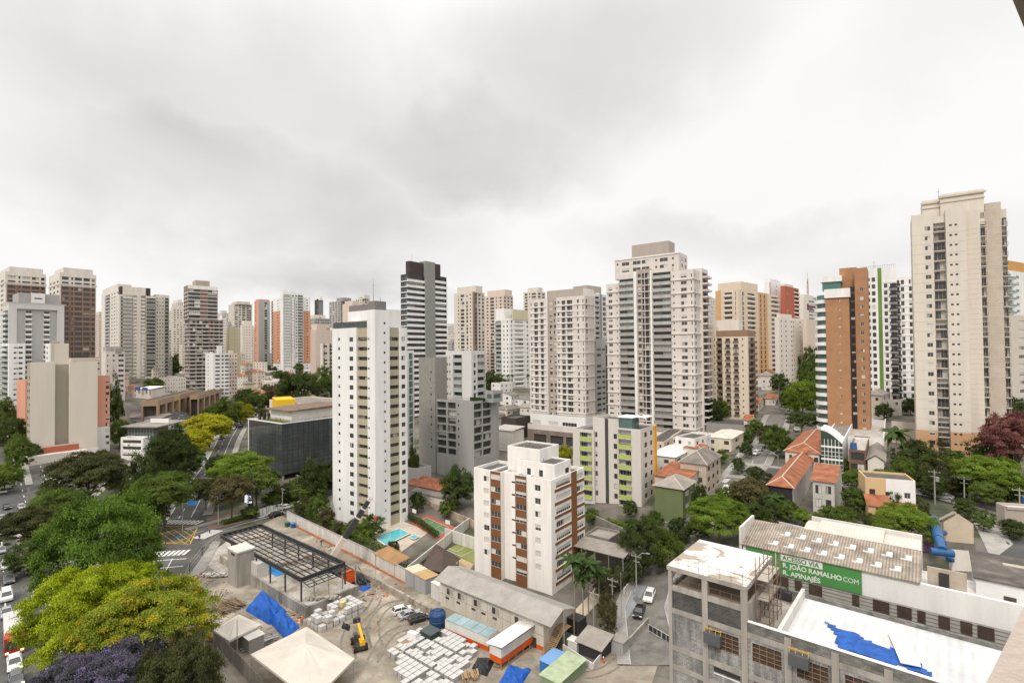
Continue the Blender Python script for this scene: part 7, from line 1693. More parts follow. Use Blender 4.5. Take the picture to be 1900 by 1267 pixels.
# banner
bn=thing('banner','long green banner with white lettering on the warehouse wall','banner',o+Vector((E1.x*-.0,E1.y*0,0)),-TH)
hB=zA-zB_
q=MB();q.box(-2.6,xB,-.14,-.1,zB_+.05,zA-.03);q.build('sheet',mat('banner_green',(.075,.26,.07),rough=.6,var=.15,scale=.2),bn)
def text(body,x,z,size,m,parent,bold=.0,y=-.15,rot=0,extr=.004):
 c=bpy.data.curves.new('lettering','FONT');c.body=body;c.size=size;c.offset=bold;c.extrude=extr
 o_=bpy.data.objects.new('tmp',c);COL.objects.link(o_);dg=bpy.context.evaluated_depsgraph_get();me_=bpy.data.meshes.new_from_object(o_.evaluated_get(dg));COL.objects.unlink(o_);bpy.data.objects.remove(o_)
 me_.materials.clear();me_.materials.append(m)
 q_=link('lettering',me_,parent,(x,y,z));q_.rotation_euler=(pi/2,0,rot);bpy.context.view_layer.update();return q_
mLet=mat('letter_white',(.72,.70,.66),var=.05);mLetG=mat('letter_green',(.07,.20,.06),var=.05)
xd=L(1447,1040,zB_+1)[0];xt_=L(1452,1030,zA-.5)[0];xt2=L(1530,1042,zA-.5)[0]
q=MB();q.box(xd-.05,xd+.05,-.146,-.141,zB_+.1,zA-.1);q.build('divider',mLet,bn)
q=MB();q.box(xt_-.1,xt2,-.146,-.141,zA-.95,zA-.12);q.build('text_plate',mLet,bn)
sx=(xt2-xt_-.4)
t1=text('ACESSO VIA',xt_+.1,zA-.82,.80,mLetG,bn,.022,-.15);t1.scale=(sx/max(.01,t1.dimensions.x),1,1)
xr_=L(1561,1070,zB_+1.3)[0];xc_=L(1566,1072,zB_+1.2)[0];xend=L(1595,1078,zB_+1.1)[0]
t2=text('R. JOÃO RAMALHO',xt_+.1,zA-1.75,.80,mLet,bn,.022,-.15);bpy.context.view_layer.update();t2.scale=((xr_-xt_)/max(.01,t2.dimensions.x),1,1)
t3=text('COM',xc_,zA-1.75,.80,mLet,bn,0,-.15);t3.scale=((xend-xc_)/max(.01,t3.dimensions.x),1,1)
t4=text('R. APINAJÉS',xt_+.1,zA-2.68,.80,mLet,bn,.022,-.15);t4.scale=(1.0*sx/max(.01,t4.dimensions.x),1,1)
t5=text('a',xd-2.0,zA-1.75,1.7,mLet,bn,.05,-.15);t5.scale=(1.2,1,1)
t6=text('UTI',xd-1.9,zA-2.35,.42,mLet,bn,0,-.15);t6.scale=(1.5,1,1)
# white building with the black roof at the right end
o2=S(1810,1068,zA+.9)
wb=thing('white_building','white building with a blackened flat roof and small barred windows at the right','building',(o2.x,o2.y,0),-TH)
q=MB();q.box(0,30,-.5,9,gz0,zA+.8);q.build('wall',mat('cool_white_wall',(.66,.66,.65),var=.1),wb)
q=MB();q.box(-.2,30.2,-.7,9.2,zA+.8,zA+1.0);q.build('roof',mat('blackened_roof',(.105,.092,.08),var=.5,scale=.4,col2=(.17,.145,.12),bscale=.3),wb)
q=MB();q.box(2.6,4.6,5.2,6.0,zA+1.02,zA+1.12);q.build('roof_scrap',mat('pale_scrap',(.42,.37,.31)),wb)
for x,z in ((2.2,zA-1.2),(2.2,zA-3.4),(7,zA-1.2)):
 q=MB();q.box(x,x+1.0,-.53,-.505,z,z+.75,0);q.box(x-.08,x+1.08,-.6,-.504,z-.12,z-.02,1);q.build('window',[mat('dusty_brown_glass',(.085,.06,.045)),mConc],wb)
# BLUE PLAY TUBES
pt=thing('play_tubes','cluster of blue play tubes and a covered slide behind the warehouse','play tubes',S(1750,1010,17))
gt=tz(pt.location.x,pt.location.y);pt.location.z=gt
mTub=mat('play_blue',(.03,.11,.27),rough=.35,var=.25)
def lt(px,py,z):p=S(px,py,gt+z);return Vector((p.x-pt.location.x,p.y-pt.location.y,z))
for a,c,r in (((1733,963,5.0),(1742,1000,4.2),1.3),((1742,1000,4.2),(1748,1020,3.4),1.2),((1727,1022,3.0),(1770,1027,3.0),1.0),((1750,1006,2.6),(1778,1014,2.6),.8),((1742,985,3.4),(1752,988,2.6),.9),((1756,1036,1.6),(1770,1038,1.6),.8)):
 q=MB();q.tube(lt(*a),lt(*c),r*.58,n=14);q.build('tube',mTub,pt)
q=MB();q.prism([(lt(1725,1020,0)+Vector((dx,dy,0))).xy for dx,dy in ((-2.5,-1),(0,-1),(0,1.5),(-2.5,1.5))],0,2.6);q.build('play_base',mat('play_netting',(.14,.10,.22),var=.8,scale=2.0,col2=(.32,.08,.07),bscale=1.6),pt)
# THE BALCONY THE PHOTO IS TAKEN FROM
bt=thing('balcony','blurred tan balcony parapet and slab edge at the right border','balcony',(0,0,CAMZ))
d=Vector((.782,.623,0));nn=Vector((.623,-.782,0));p0=Vector((1.40,1.54,0))
mPar=mat('balcony_render',(.47,.395,.335),var=.15,scale=3,bump=.3,bscale=30)
def slab(z0,z1,off0,off1,a,c):
 q=MB();pts=[p0+d*a+nn*off0,p0+d*c+nn*off0,p0+d*c+nn*off1,p0+d*a+nn*off1]
 q.prism([p.xy for p in pts][::-1],z0,z1);return q
slab(-1.35,-1.0,0,.30,-1.6,5.0).build('parapet',mPar,bt)
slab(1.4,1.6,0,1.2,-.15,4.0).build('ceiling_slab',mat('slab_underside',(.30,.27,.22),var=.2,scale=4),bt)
# VEGETATION
rng=np.random.default_rng(11)
def crown_mesh(name,n_clump,per,shape,leaf,seed,flat=.5,clump=.20):
 """leaf faces scattered in clumps over a crown of radius 1 (x,y) and height about 1"""
 r=np.random.default_rng(seed);C=[];
 lobes=[(r.uniform(-.45,.45),r.uniform(-.45,.45),r.uniform(.75,1.1)) for _ in range(6)]
 while len(C) < n_clump:
  a=r.uniform(0,2*pi);rad=sqrt(r.uniform(0,1));x,y=rad*cos(a),rad*sin(a)
  edge=1+.13*sin(3*a+seed)+.09*sin(5*a+2.1*seed)+.06*sin(9*a+seed)
  if rad > edge*.97:continue
  t=rad/edge
  if shape=='umbrella':
   top=.60+.40*sqrt(max(0,1-t**2.2))+.07*sin(x*7+seed)*cos(y*6);bot=.40+.16*(1-t);z=top-(top-bot)*r.uniform(0,1)**2.2
  elif shape=='round':
   top=.52+.50*sqrt(max(0,1-t*t))+.08*sin(x*6+seed)*cos(y*5+seed);bot=.52-.42*sqrt(max(0,1-t*t));z=top-(top-bot)*r.uniform(0,1)**1.5
  else:      # tall, ragged
   top=1.05-.75*t**1.5+.10*sin(a*4+seed);bot=.10+.25*t;z=top-(top-bot)*r.uniform(0,1)**1.25
  C.append((x,y,z))
 C=np.array(C);n=n_clump*per
 ci=np.repeat(np.arange(n_clump),per)
 sz=r.uniform(.6,1.25,n_clump)[ci][:,None]*clump
 off=r.normal(0,.45,(n,3));off[:,2]=np.abs(off[:,2])*flat*1.0-.12*np.sum(off[:,:2]**2,1)
 P=C[ci]+off*sz
 nrm=r.normal(0,.55,(n,3));nrm[:,2] += 1.0;nrm += np.c_[C[ci][:,:2]*.7,np.zeros(n)];nrm /= np.linalg.norm(nrm,axis=1)[:,None]
 t1=np.cross(nrm,r.normal(0,1,(n,3)));t1 /= np.linalg.norm(t1,axis=1)[:,None]+1e-9;t2=np.cross(nrm,t1)
 l=leaf*r.uniform(.6,1.4,(n,1));w_=l*r.uniform(.5,.9,(n,1))
 V=np.stack([P-t1*l,P+t2*w_,P+t1*l,P-t2*w_],1).reshape(-1,3)
 me=bpy.data.meshes.new(name);me.vertices.add(4*n);me.vertices.foreach_set('co',V.ravel())
 me.loops.add(4*n);me.loops.foreach_set('vertex_index',np.arange(4*n,dtype=np.int32));me.polygons.add(n)
 me.polygons.foreach_set('loop_start',np.arange(0,4*n,4,dtype=np.int32));me.polygons.foreach_set('loop_total',np.full(n,4,dtype=np.int32))
 tint=np.clip(r.uniform(.15,.85,n_clump)[ci]*.75+r.uniform(0,.3,n),0,1)
 at_=me.attributes.new('tint','FLOAT','FACE');at_.data.foreach_set('value',tint.astype(np.float32))
 me.update();me.validate();me.materials.append(None);return me
mBark=mat('tree_bark',(.13,.10,.075),var=.4,scale=2)
mBarkP=mat('pale_bark',(.30,.26,.21),var=.35,scale=2)
def trunk_mesh(seed,shape):
 r=random.Random(seed);q=MB();h0={'umbrella':.36,'round':.26,'tall':.2}[shape]
 q.tube((0,0,-.06),(.01,0,h0),.045,.034,8)
 n=6
 for i in range(n):
  a=2*pi*i/n+r.uniform(-.4,.4);rr=r.uniform(.4,.62);z=r.uniform(.55,.72)
  m_=(cos(a)*rr*.45,sin(a)*rr*.45,h0+(z-h0)*.6);e=(cos(a)*rr,sin(a)*rr,z)
  q.tube((.01,0,h0-.02),m_,.024,.016,6);q.tube(m_,e,.016,.006,5)
  b2=(m_[0]+r.uniform(-.25,.25),m_[1]+r.uniform(-.25,.25),z+.08);q.tube(m_,b2,.011,.004,4)
 q.tube((.01,0,h0),(r.uniform(-.1,.1),r.uniform(-.1,.1),.85),.03,.006,6)
 return q.mesh('trunk',[mBark])
TR={}
def tree_meshes(shape,lod,v):
 k=(shape,lod,v)
 if k not in TR:
  nc,per,leaf,cl={0:(90,60,.046,.26),1:(170,120,.024,.20),2:(300,220,.0138,.155),3:(480,270,.0100,.125)}[lod]
  TR[k]=(crown_mesh('crown',nc,per,shape,leaf,17*v+5*lod+len(shape),{'umbrella':.30,'round':.5,'tall':.6}[shape],cl),trunk_mesh(v+3,shape))
 return TR[k]
LEAF={
 'dark':leafmat('leaf_dark',(.022,.034,.010),(.09,.125,.032)),
 'mid':leafmat('leaf_mid',(.035,.058,.012),(.145,.205,.038)),
 'bright':leafmat('leaf_bright',(.05,.085,.010),(.20,.29,.035)),
 'glossy':leafmat('leaf_glossy',(.028,.058,.008),(.135,.225,.028)),
 'olive':leafmat('leaf_olive',(.030,.034,.012),(.115,.12,.042)),
 'brown':leafmat('leaf_brown',(.05,.042,.018),(.16,.14,.06)),
 'yellow':leafmat('leaf_yellow',(.12,.14,.006),(.42,.40,.02)),
 'bloom':leafmat('leaf_bloom',(.10,.135,.012),(.30,.35,.035),(.68,.44,.02)),
 'gold':leafmat('leaf_gold',(.19,.245,.010),(.43,.50,.028),(.58,.48,.03)),
 'purple':leafmat('leaf_purple',(.03,.05,.018),(.16,.135,.20),(.33,.25,.50)),
 'pink':leafmat('leaf_pink',(.11,.035,.032),(.30,.13,.115)),
}
TCOUNT=0
def tree(label,px,ybase,wpx,ytop,shape='round',leaf='mid',lod=None,group=None,dz=0.0,name=None,sq=1.0,base=None):
 global TCOUNT;TCOUNT += 1
 B=base if base is not None else G(px,ybase);d=B.y;r=wpx/2*d/FPX
 top=atY(px,ytop,d).z;h=max(2.0,top-B.z)
 if lod is None:lod=3 if wpx > 230 else 2 if wpx > 95 else 1 if wpx > 38 else 0
 v=TCOUNT % 3 if lod < 2 else TCOUNT % 4
 cm,tm=tree_meshes(shape,lod,v)
 t=thing(name or 'tree',label,'tree',B,random.uniform(0,6.28),group)
 sc_=h/1.02
 c=link('crown',cm,t);c.scale=(r*.86,r*.86*sq,sc_);c.material_slots[0].link='OBJECT';c.material_slots[0].material=LEAF[leaf]
 k=link('trunk',tm,t);k.scale=(r*.9,r*.9,sc_)
 return t
# foreground left, named one by one
tree('huge yellow flowering tree at the bottom left corner with orange blossom',272,1290,262,1084,'umbrella','bloom')
tree('wide golden green tree behind the flowering tree',172,1290,245,1056,'umbrella','gold')
tree('jacaranda with purple blossom at the bottom left',190,1385,250,1206,'umbrella','purple')
tree('green tree at the bottom right of the purple jacaranda',330,1385,170,1195,'round','olive')
tree('big glossy green tree beside the junction',190,1135,225,930,'round','glossy')
tree('small umbrella tree over the white van on the island',55,1035,118,946,'umbrella','olive')
tree('low bush tree on the traffic island',62,1062,92,1002,'round','dark')
tree('bushy tree next to the palm above the island',112,990,118,908,'round','mid')
tree('broad olive tree in front of the cream slab',165,960,140,842,'umbrella','olive')
tree('tall dark green tree left of the avenue',268,965,85,832,'tall','dark')
tree('dark rounded tree at the middle of the avenue verge',318,925,96,800,'round','dark')
tree('flat topped green tree at the foot of the verge',305,985,120,880,'umbrella','mid')
tree('yellow green umbrella tree at the top of the verge',388,835,94,769,'umbrella','yellow')
tree('second yellow green umbrella tree lower on the verge',362,868,70,797,'umbrella','yellow')
tree('leafy tree under the yellow trees on the verge',345,885,70,828,'round','mid')
tree('bright green spreading tree beside the avenue in front of the glass office',448,922,120,842,'umbrella','bright')
tree('second bright spreading tree nearer the junction',476,948,92,870,'umbrella','mid')
tree('thin brownish tree on the corner of the brown paving',430,968,82,885,'umbrella','brown')
tree('pale green tree overhanging the avenue',382,948,62,888,'umbrella','olive')
tree('dark shrubby tree at the kerb behind the bright spreading tree',402,895,46,846,'round','dark')
tree('dark conical tree in front of the glass office',578,925,62,850,'tall','dark')
tree('round tree at the foot of the glass office corner',560,930,56,898,'round','mid')
tree('dense tree between glass office and white tower',604,915,50,862,'round','dark')
tree('small tree before the shopfront of the grey store',220,905,42,862,'round','dark')
tree('bright tree left of the street at the left edge',8,915,60,862,'round','bright')
tree('tall tree on the left street, upper of the row',6,800,52,735,'tall','mid')
tree('tree behind the wall on the left street, second of the row',24,845,48,775,'round','dark')
tree('tree behind the wall on the left street, third of the row',36,880,50,810,'round','mid')
tree('dark conifer like tree beside the orange wing',210,800,38,705,'tall','dark')
tree('round tree beside the grey store',222,830,40,780,'round','mid')
# centre
tree('dark round tree left of the white apartment block',850,945,72,870,'round','dark')
tree('slim dark tree right of the white tower base',768,892,26,825,'tall','dark')
tree('yellowish shrub tree behind the roof of the white apartment block',1048,870,34,828,'round','yellow')
tree('big dark tree over the side street',1193,1068,96,962,'round','dark')
tree('dark tree behind the utility pole on the side street',1232,1062,74,985,'round','mid')
tree('bright green wide tree behind the white slab roof',1335,1015,128,926,'umbrella','bright')
tree('brown sparse tree above the bright green wide tree',1390,962,74,888,'umbrella','brown')
tree('dark tree beside the brown sparse tree',1418,985,66,925,'round','dark')
tree('round tree on the street bend near the zebra',1402,905,44,866,'round','dark')
tree('dark tree behind the green building',1300,965,42,893,'tall','dark')
tree('round street tree below the brick tower',1440,848,52,792,'round','mid')
tree('large bright tree left of the brick tower',1490,775,72,706,'round','bright')
tree('dark tree above the large bright tree',1505,730,46,650,'round','dark')
tree('green tree between the park trees',1505,745,50,676,'round','mid')
tree('spreading dark tree under the large bright tree',1488,808,60,765,'umbrella','dark')
tree('leafy tree in front of the brown cube house',1557,890,42,846,'round','mid')
tree('tree on the hill street between the houses',1590,915,56,872,'umbrella','mid')
tree('tree between terracotta gable and peach house',1585,960,48,905,'round','mid')
tree('banana like clump behind the white yard wall',1566,985,60,942,'round','mid')
tree('round dark tree in front of the peach house',1656,965,44,908,'round','dark')
tree('big round tree left of the blue play tubes',1678,1015,112,940,'round','bright')
tree('tall tree beside the feather palm',1700,890,80,822,'round','dark')
tree('tree on the slope under the sand tower',1735,905,66,855,'round','olive')
tree('reddish pink flowering tree at the right edge',1890,905,112,770,'umbrella','pink')
tree('deep green tree under the pink tree',1842,890,80,805,'round','dark')
tree('wide bright umbrella tree at the right',1835,935,125,850,'umbrella','bright')
tree('sapling on the hill street pavement',1830,952,62,895,'umbrella','mid')
tree('dark tree behind the pink tree',1885,800,60,742,'round','dark')
tree('small tree with orange lamps among its leaves on the side street',1128,1180,44,1105,'round','brown')
tree('olive tree right of the hall with black roof',1740,860,40,808,'round','olive')
# garden of the white tower
for i,(px,yb,w_,yt,lf) in enumerate(((566,960,40,925,'olive'),(590,968,46,920,'mid'),(606,985,34,945,'brown'),(655,1010,40,968,'mid'),(690,1000,54,958,'mid'),(677,1005,36,975,'bright'),(728,1034,32,1006,'olive'),(775,950,34,915,'dark'),(630,1000,30,970,'olive'))):
 tree('garden shrub around the foot of the tall white tower',px,yb,w_,yt,'round',lf,group='shrubs around the white tower',name='shrub')
# trees along the far avenue and slopes
ft=[(420,795,60,742,'mid'),(446,790,54,748,'yellow'),(460,770,44,735,'dark'),(400,790,46,752,'mid'),(478,760,46,728,'mid'),(385,800,40,762,'dark'),(410,815,42,778,'mid'),(510,755,40,715,'brown'),(555,765,76,692,'dark'),(598,750,50,686,'mid'),(535,760,44,700,'dark'),(575,770,46,735,'mid'),(480,668,38,640,'dark'),(520,705,40,688,'dark'),(330,690,30,658,'dark'),(322,700,34,672,'dark'),(285,728,40,702,'mid'),(445,720,24,702,'dark'),(500,722,30,705,'mid'),(600,715,30,680,'dark')]
for i,(px,yb,w_,yt,lf) in enumerate(ft):
 tree('tree along the far end of the avenue among low roofs',px,yb,w_,yt,'round',lf,group='trees along the far avenue')
ft=[(912,730,34,690,'dark'),(935,720,40,700,'mid'),(960,716,24,695,'dark'),(920,700,26,680,'dark'),(835,735,26,700,'mid'),(770,770,24,735,'bright'),(1325,790,40,742,'dark'),(1340,780,30,745,'mid'),(1446,735,36,695,'dark'),(1465,765,40,725,'mid'),(1520,720,40,690,'mid'),(1400,812,34,780,'mid'),(1420,830,30,795,'olive'),(1465,845,36,815,'dark'),(1690,770,30,740,'dark'),(1610,770,36,735,'mid'),(1640,780,34,750,'dark'),(1385,828,28,800,'mid')]
for i,(px,yb,w_,yt,lf) in enumerate(ft):
 tree('street tree between the middle distance towers',px,yb,w_,yt,'round',lf,group='trees between the towers')
ft=[(1640,905,60,868,'mid'),(1725,925,60,875,'dark'),(1765,920,60,880,'olive'),(1795,925,56,870,'dark'),(1680,900,50,850,'mid'),(1770,880,50,842,'mid'),(1870,935,70,880,'dark'),(1900,940,60,890,'mid'),(1610,870,40,838,'dark')]
for i,(px,yb,w_,yt,lf) in enumerate(ft):
 tree('tree in the belt along the hill street at the right',px,yb,w_,yt,'round',lf,group='trees along the hill street')
ft=[(1440,960,50,915,'dark'),(1395,985,56,945,'mid'),(1375,935,44,900,'mid'),(1455,948,40,905,'olive'),(1262,1010,50,965,'dark'),(1250,1040,50,1000,'mid'),(1360,975,50,930,'dark'),(1620,985,40,955,'dark'),(1540,975,44,940,'mid'),(1712,980,40,950,'dark'),(1150,1040,46,995,'dark'),(1170,1085,46,1040,'dark'),(1120,1110,50,1060,'brown'),(1145,1095,44,1050,'olive')]
for i,(px,yb,w_,yt,lf) in enumerate(ft):
 tree('garden tree between the small houses and the side street',px,yb,w_,yt,'round',lf,group='garden trees near the side street')
ft=[(95,935,50,895,'dark'),(225,985,50,940,'bright'),(245,945,50,895,'mid'),(285,985,60,925,'mid'),(215,915,44,870,'olive'),(300,900,60,840,'dark'),(60,860,34,825,'dark'),(45,830,34,790,'dark'),(270,1010,50,955,'mid'),(250,850,44,810,'olive')]
for i,(px,yb,w_,yt,lf) in enumerate(ft):
 tree('tree filling the verge between the avenue lanes and the boulevard',px,yb,w_,yt,'round',lf,group='trees on the verge')
ft=[(520,940,44,905,'dark'),(545,925,44,890,'mid'),(505,945,40,915,'mid'),(590,925,40,895,'mid'),(615,905,30,880,'dark'),(530,935,40,900,'dark'),(465,962,36,940,'mid')]
for i,(px,yb,w_,yt,lf) in enumerate(ft):
 tree('low tree along the wall of the glass office',px,yb,w_,yt,'round',lf,group='low trees at the glass office')
ft=[(1345,940,36,905,'mid'),(1365,958,40,922,'dark'),(1430,912,30,880,'olive'),(1412,940,44,905,'dark'),(1462,968,40,930,'mid'),(1490,975,34,945,'bright'),(1522,985,38,952,'mid'),(1600,945,40,910,'dark'),(1640,935,36,905,'mid'),(1325,885,26,855,'mid'),(1385,850,26,822,'dark'),(1575,905,30,878,'bright'),(1450,830,30,802,'mid'),(1425,815,26,790,'dark'),(1312,905,26,870,'dark'),(1700,960,44,925,'olive'),(1232,905,26,870,'mid')]
for i,(px,yb,w_,yt,lf) in enumerate(ft):
 tree('small yard tree among the tiled houses on the right',px,yb,w_,yt,'round',lf,group='yard trees among the tiled houses')
ft=[(1100,975,34,945,'mid'),(1170,960,30,930,'dark'),(1215,985,36,950,'mid'),(1790,960,44,925,'dark'),(1825,985,40,950,'mid'),(1775,985,30,955,'olive'),(1880,1000,46,965,'dark'),(1340,860,24,835,'mid'),(1370,880,26,850,'dark'),(1255,885,24,862,'mid'),(900,960,40,925,'dark'),(830,960,34,930,'mid'),(960,860,26,830,'dark'),(1300,1000,44,965,'mid')]
for i,(px,yb,w_,yt,lf) in enumerate(ft):
 tree('low garden tree filling a gap between the buildings',px,yb,w_,yt,'round',lf,group='low garden trees in the gaps')
# far hillside trees that read as single crowns
rnd=random.Random(21)
for i in range(46):
 px=rnd.choice([rnd.uniform(200,350),rnd.uniform(420,615),rnd.uniform(420,615),rnd.uniform(830,985),rnd.uniform(1300,1530),rnd.uniform(600,620)]);d=rnd.uniform(330,700)
 v=ray(px,650);x,y=v.x*d,d;b_=Vector((x,y,tz(x,y)))
 h=rnd.uniform(7,13);pb=proj(b_);pt_=proj(b_+Vector((0,0,h)))
 tree('small dark tree on the far built up slope',pb[0],pb[1],rnd.uniform(8,14)*FPX/d,pt_[1],'round',rnd.choice(['dark','mid','dark','olive']),0,'trees on the far slope',base=b_)
# palms
mFrond=leafmat('palm_leaf',(.018,.036,.010),(.075,.12,.03))
def palm_mesh(seed,feather=True):
 r=random.Random(seed);q=MB();tint=[]
 for k in range(20):
  a=2.4*k+r.uniform(-.2,.2);up=r.uniform(-.25,1.0);L=r.uniform(.85,1.1);n=7;prev=None
  for i in range(n+1):
   t=i/n;x=L*(t*.95+.05)*cos(up*.6) if False else L*t*(1-.25*t*(1-up));z=up*.75*t-1.05*t*t*(.75-.3*up)
   w_=.17*sin(pi*min(1,t*.9+.12))+.01
   c=Vector((x*cos(a),x*sin(a),z));s=Vector((-sin(a),cos(a),0))*w_;dn=Vector((0,0,-w_*.55))
   cur=(c+s+dn,c,c-s+dn)
   if prev:q.quad(prev[0],prev[1],cur[1],cur[0]);q.quad(prev[1],prev[2],cur[2],cur[1])
   prev=cur
 me=q.mesh('fronds',[mFrond]);at_=me.attributes.new('tint','FLOAT','FACE');at_.data.foreach_set('value',np.random.default_rng(seed).uniform(.2,.9,len(me.polygons)).astype(np.float32));return me
PM=[palm_mesh(s) for s in range(3)]
tq=MB();tq.loft([[(rr*cos(2*pi*i/8)+.02*sin(z*5),rr*sin(2*pi*i/8),z) for i in range(8)] for rr,z in ((.03,-.05),(.024,.2),(.02,.5),(.017,.8),(.02,.95),(.014,1.0))]);PT=tq.mesh('trunk',[mBarkP])
def palm(label,px,yb,ytop,wpx,group=None,v=0,base=None):
 B=base if base is not None else G(px,yb);h=atY(px,ytop,B.y).z-B.z;r=wpx/2*B.y/FPX
 t=thing('palm_tree',label,'palm tree',B,v*1.3,group);hc=h-r*.35
 k=link('trunk',PT,t);k.scale=(h*.55,h*.55,hc);c=link('fronds',PM[v % 3],t,(0,0,hc));c.scale=(r,r,r*.9);return t
palm('tallest palm in the group before the white apartment block',1066,1150,1026,66,v=0)
palm('palm with drooping fronds behind the tallest palm',1092,1140,1033,60,v=1)
palm('shorter palm right of the drooping palm',1112,1135,1048,52,v=2)
palm('low palm between the palm group and the utility pole',1082,1150,1060,48,v=1)
palm('bushy palm amid the trees above the traffic island',124,985,908,56,v=0)
palm('large feather palm beside the white hall on the right',1664,885,790,62,v=1)
palm('slender palm in front of the orange base of the sand tower',1774,905,832,34,v=2)
palm('short palm right of the slender palm',1797,902,848,30,v=0)
palm('small palm beside the black walled house',1437,965,915,40,v=1)
palm('dark palm on the street behind the cream tower',1446,760,695,34,v=2)
for i,px in enumerate((933,942,951,980)):palm('tiny palm in the row before the white balcony tower',px,722,694,12,'row of tiny palms',i)
# hedges
def hedge(label,pts,w_,h,leaf='mid',z=0.0,seed=1):
 P=[S(*p,z) if z is not None else G(*p) for p in pts];t=thing('hedge',label,'hedge',P[0]);r=np.random.default_rng(seed);V=[]
 for a,b_ in zip(P[:-1],P[1:]):
  L=(b_-a).length;n=int(L*w_*110);u=r.uniform(0,1,n)[:,None];d=np.array((b_-a)) ;nn=np.array((-d[1],d[0],0))/L
  s=r.uniform(-.5,.5,n)[:,None]*w_;zz=h*(1-r.uniform(0,1,n)[:,None]**2.5*.95)+r.normal(0,.09,(n,1))
  V.append(np.array(a-P[0])+d*u+nn*s+np.c_[np.zeros((n,2)),zz])
 V=np.concatenate(V);n=len(V);nr=r.normal(0,.6,(n,3));nr[:,2] += .8;nr /= np.linalg.norm(nr,axis=1)[:,None]
 t1=np.cross(nr,r.normal(0,1,(n,3)));t1 /= np.linalg.norm(t1,axis=1)[:,None];t2=np.cross(nr,t1);l=.16
 W4=np.stack([V-t1*l,V+t2*l*.7,V+t1*l,V-t2*l*.7],1).reshape(-1,3)
 me=bpy.data.meshes.new('foliage');me.from_pydata(W4.tolist(),[],np.arange(4*n).reshape(-1,4).tolist());at_=me.attributes.new('tint','FLOAT','FACE');at_.data.foreach_set('value',r.uniform(.2,.9,n).astype(np.float32));me.materials.append(LEAF[leaf]);link('foliage',me,t);return t
hedge('long clipped hedge behind the white boundary wall',[(543,952),(610,986),(680,1026),(735,1052)],1.8,3.6,'mid',0,2)
hedge('hedge between pool terrace and red and green court',[(745,958),(778,975),(812,1000)],1.4,1.8,'dark',0,3)
hedge('small hedge along the brown pavilion',[(770,1062),(800,1040),(815,1028)],1.2,1.8,'mid',0,4)
hedge('yellow green hedge on the wall below the lime balcony block',[(1125,975),(1165,988)],1.8,2.0,'bright',None,5)
hedge('shrub border around the corner of the brown paving',[(412,975),(440,968),(480,958)],2.5,1.3,'mid',0,6)
hedge('low hedge by the stair of the white apartment block',[(1060,1160),(1085,1165)],2.0,1.2,'dark',0,7)
hedge('dark hedge along the hill street wall',[(1700,905),(1790,915),(1860,925)],2.5,2.4,'dark',None,8)
# grasses on the glass office roof
b=OFFICE;r=np.random.default_rng(4)
q=MB();tint=[]
for i in range(900):
 x=r.uniform(-b.W+4,-4.5) if i % 2 else r.uniform(-5.4,-2.2);y=r.uniform(4.6,7.2) if i % 2 else r.uniform(3,26);h=r.uniform(.7,1.9);a=r.uniform(0,6.28);lx,ly=.35*cos(a),.35*sin(a);z=b.H-.9
 q.tri((x-.12*ly,y+.12*lx,z),(x+.12*ly,y-.12*lx,z),(x+lx*1.3,y+ly*1.3,z+h))
me=q.mesh('roof_planting',[leafmat('dry_grass_leaf',(.10,.075,.03),(.34,.26,.14))]);at_=me.attributes.new('tint','FLOAT','FACE');at_.data.foreach_set('value',r.uniform(.1,.95,len(me.polygons)).astype(np.float32));link('roof_planting',me,b.root)
# VEHICLES
mTyre=mat('tyre_rubber',(.02,.02,.02),rough=.8);mRim=mat('wheel_rim',(.30,.30,.30),rough=.4,metal=.5)
mLampW=mat('headlamp',(.75,.72,.66),rough=.2);mLampOn=mat('headlamp_on',(1.0,.80,.5),emit=3.0);mLampR=mat('tail_lamp',(.35,.02,.02),rough=.3)
CARP={}
def paint(n,c):return mat('car_paint_' +n,c,rough=.25,var=.06,spec=.6)
PAINT=dict(white=paint('white',(.70,.69,.67)),silver=paint('silver',(.36,.37,.38)),grey=paint('grey',(.12,.125,.13)),black=paint('black',(.014,.014,.016)),red=paint('red',(.30,.02,.02)),pale=paint('pale',(.45,.44,.41)))
# kind: length, width, profile of the lower body and of the cabin (x from rear to front, z)
KIND={
 'hatch':(4.0,1.74,[(-2.0,.38),(-2.02,.75),(-1.95,.98),(.75,.98),(1.75,.82),(2.0,.62),(2.0,.32)],[(-1.95,.97),(-1.55,1.46),(-.1,1.50),(.35,1.44),(1.15,.95)]),
 'sedan':(4.5,1.76,[(-2.25,.40),(-2.27,.78),(-2.15,.96),(.8,.95),(1.95,.82),(2.25,.62),(2.25,.32)],[(-1.75,.95),(-1.05,1.42),(-.1,1.46),(.3,1.41),(1.15,.93)]),
 'suv':(4.4,1.84,[(-2.2,.42),(-2.22,.85),(-2.12,1.10),(.85,1.10),(1.95,.98),(2.2,.75),(2.2,.36)],[(-2.1,1.09),(-1.8,1.62),(-.1,1.68),(.35,1.62),(1.2,1.07)]),
 'van':(4.9,1.95,[(-2.45,.40),(-2.46,1.2),(-2.43,1.25),(1.75,1.25),(2.3,1.0),(2.45,.75),(2.45,.36)],[(-2.43,1.24),(-2.38,1.95),(.9,1.98),(1.15,1.92),(1.85,1.22)]),
}
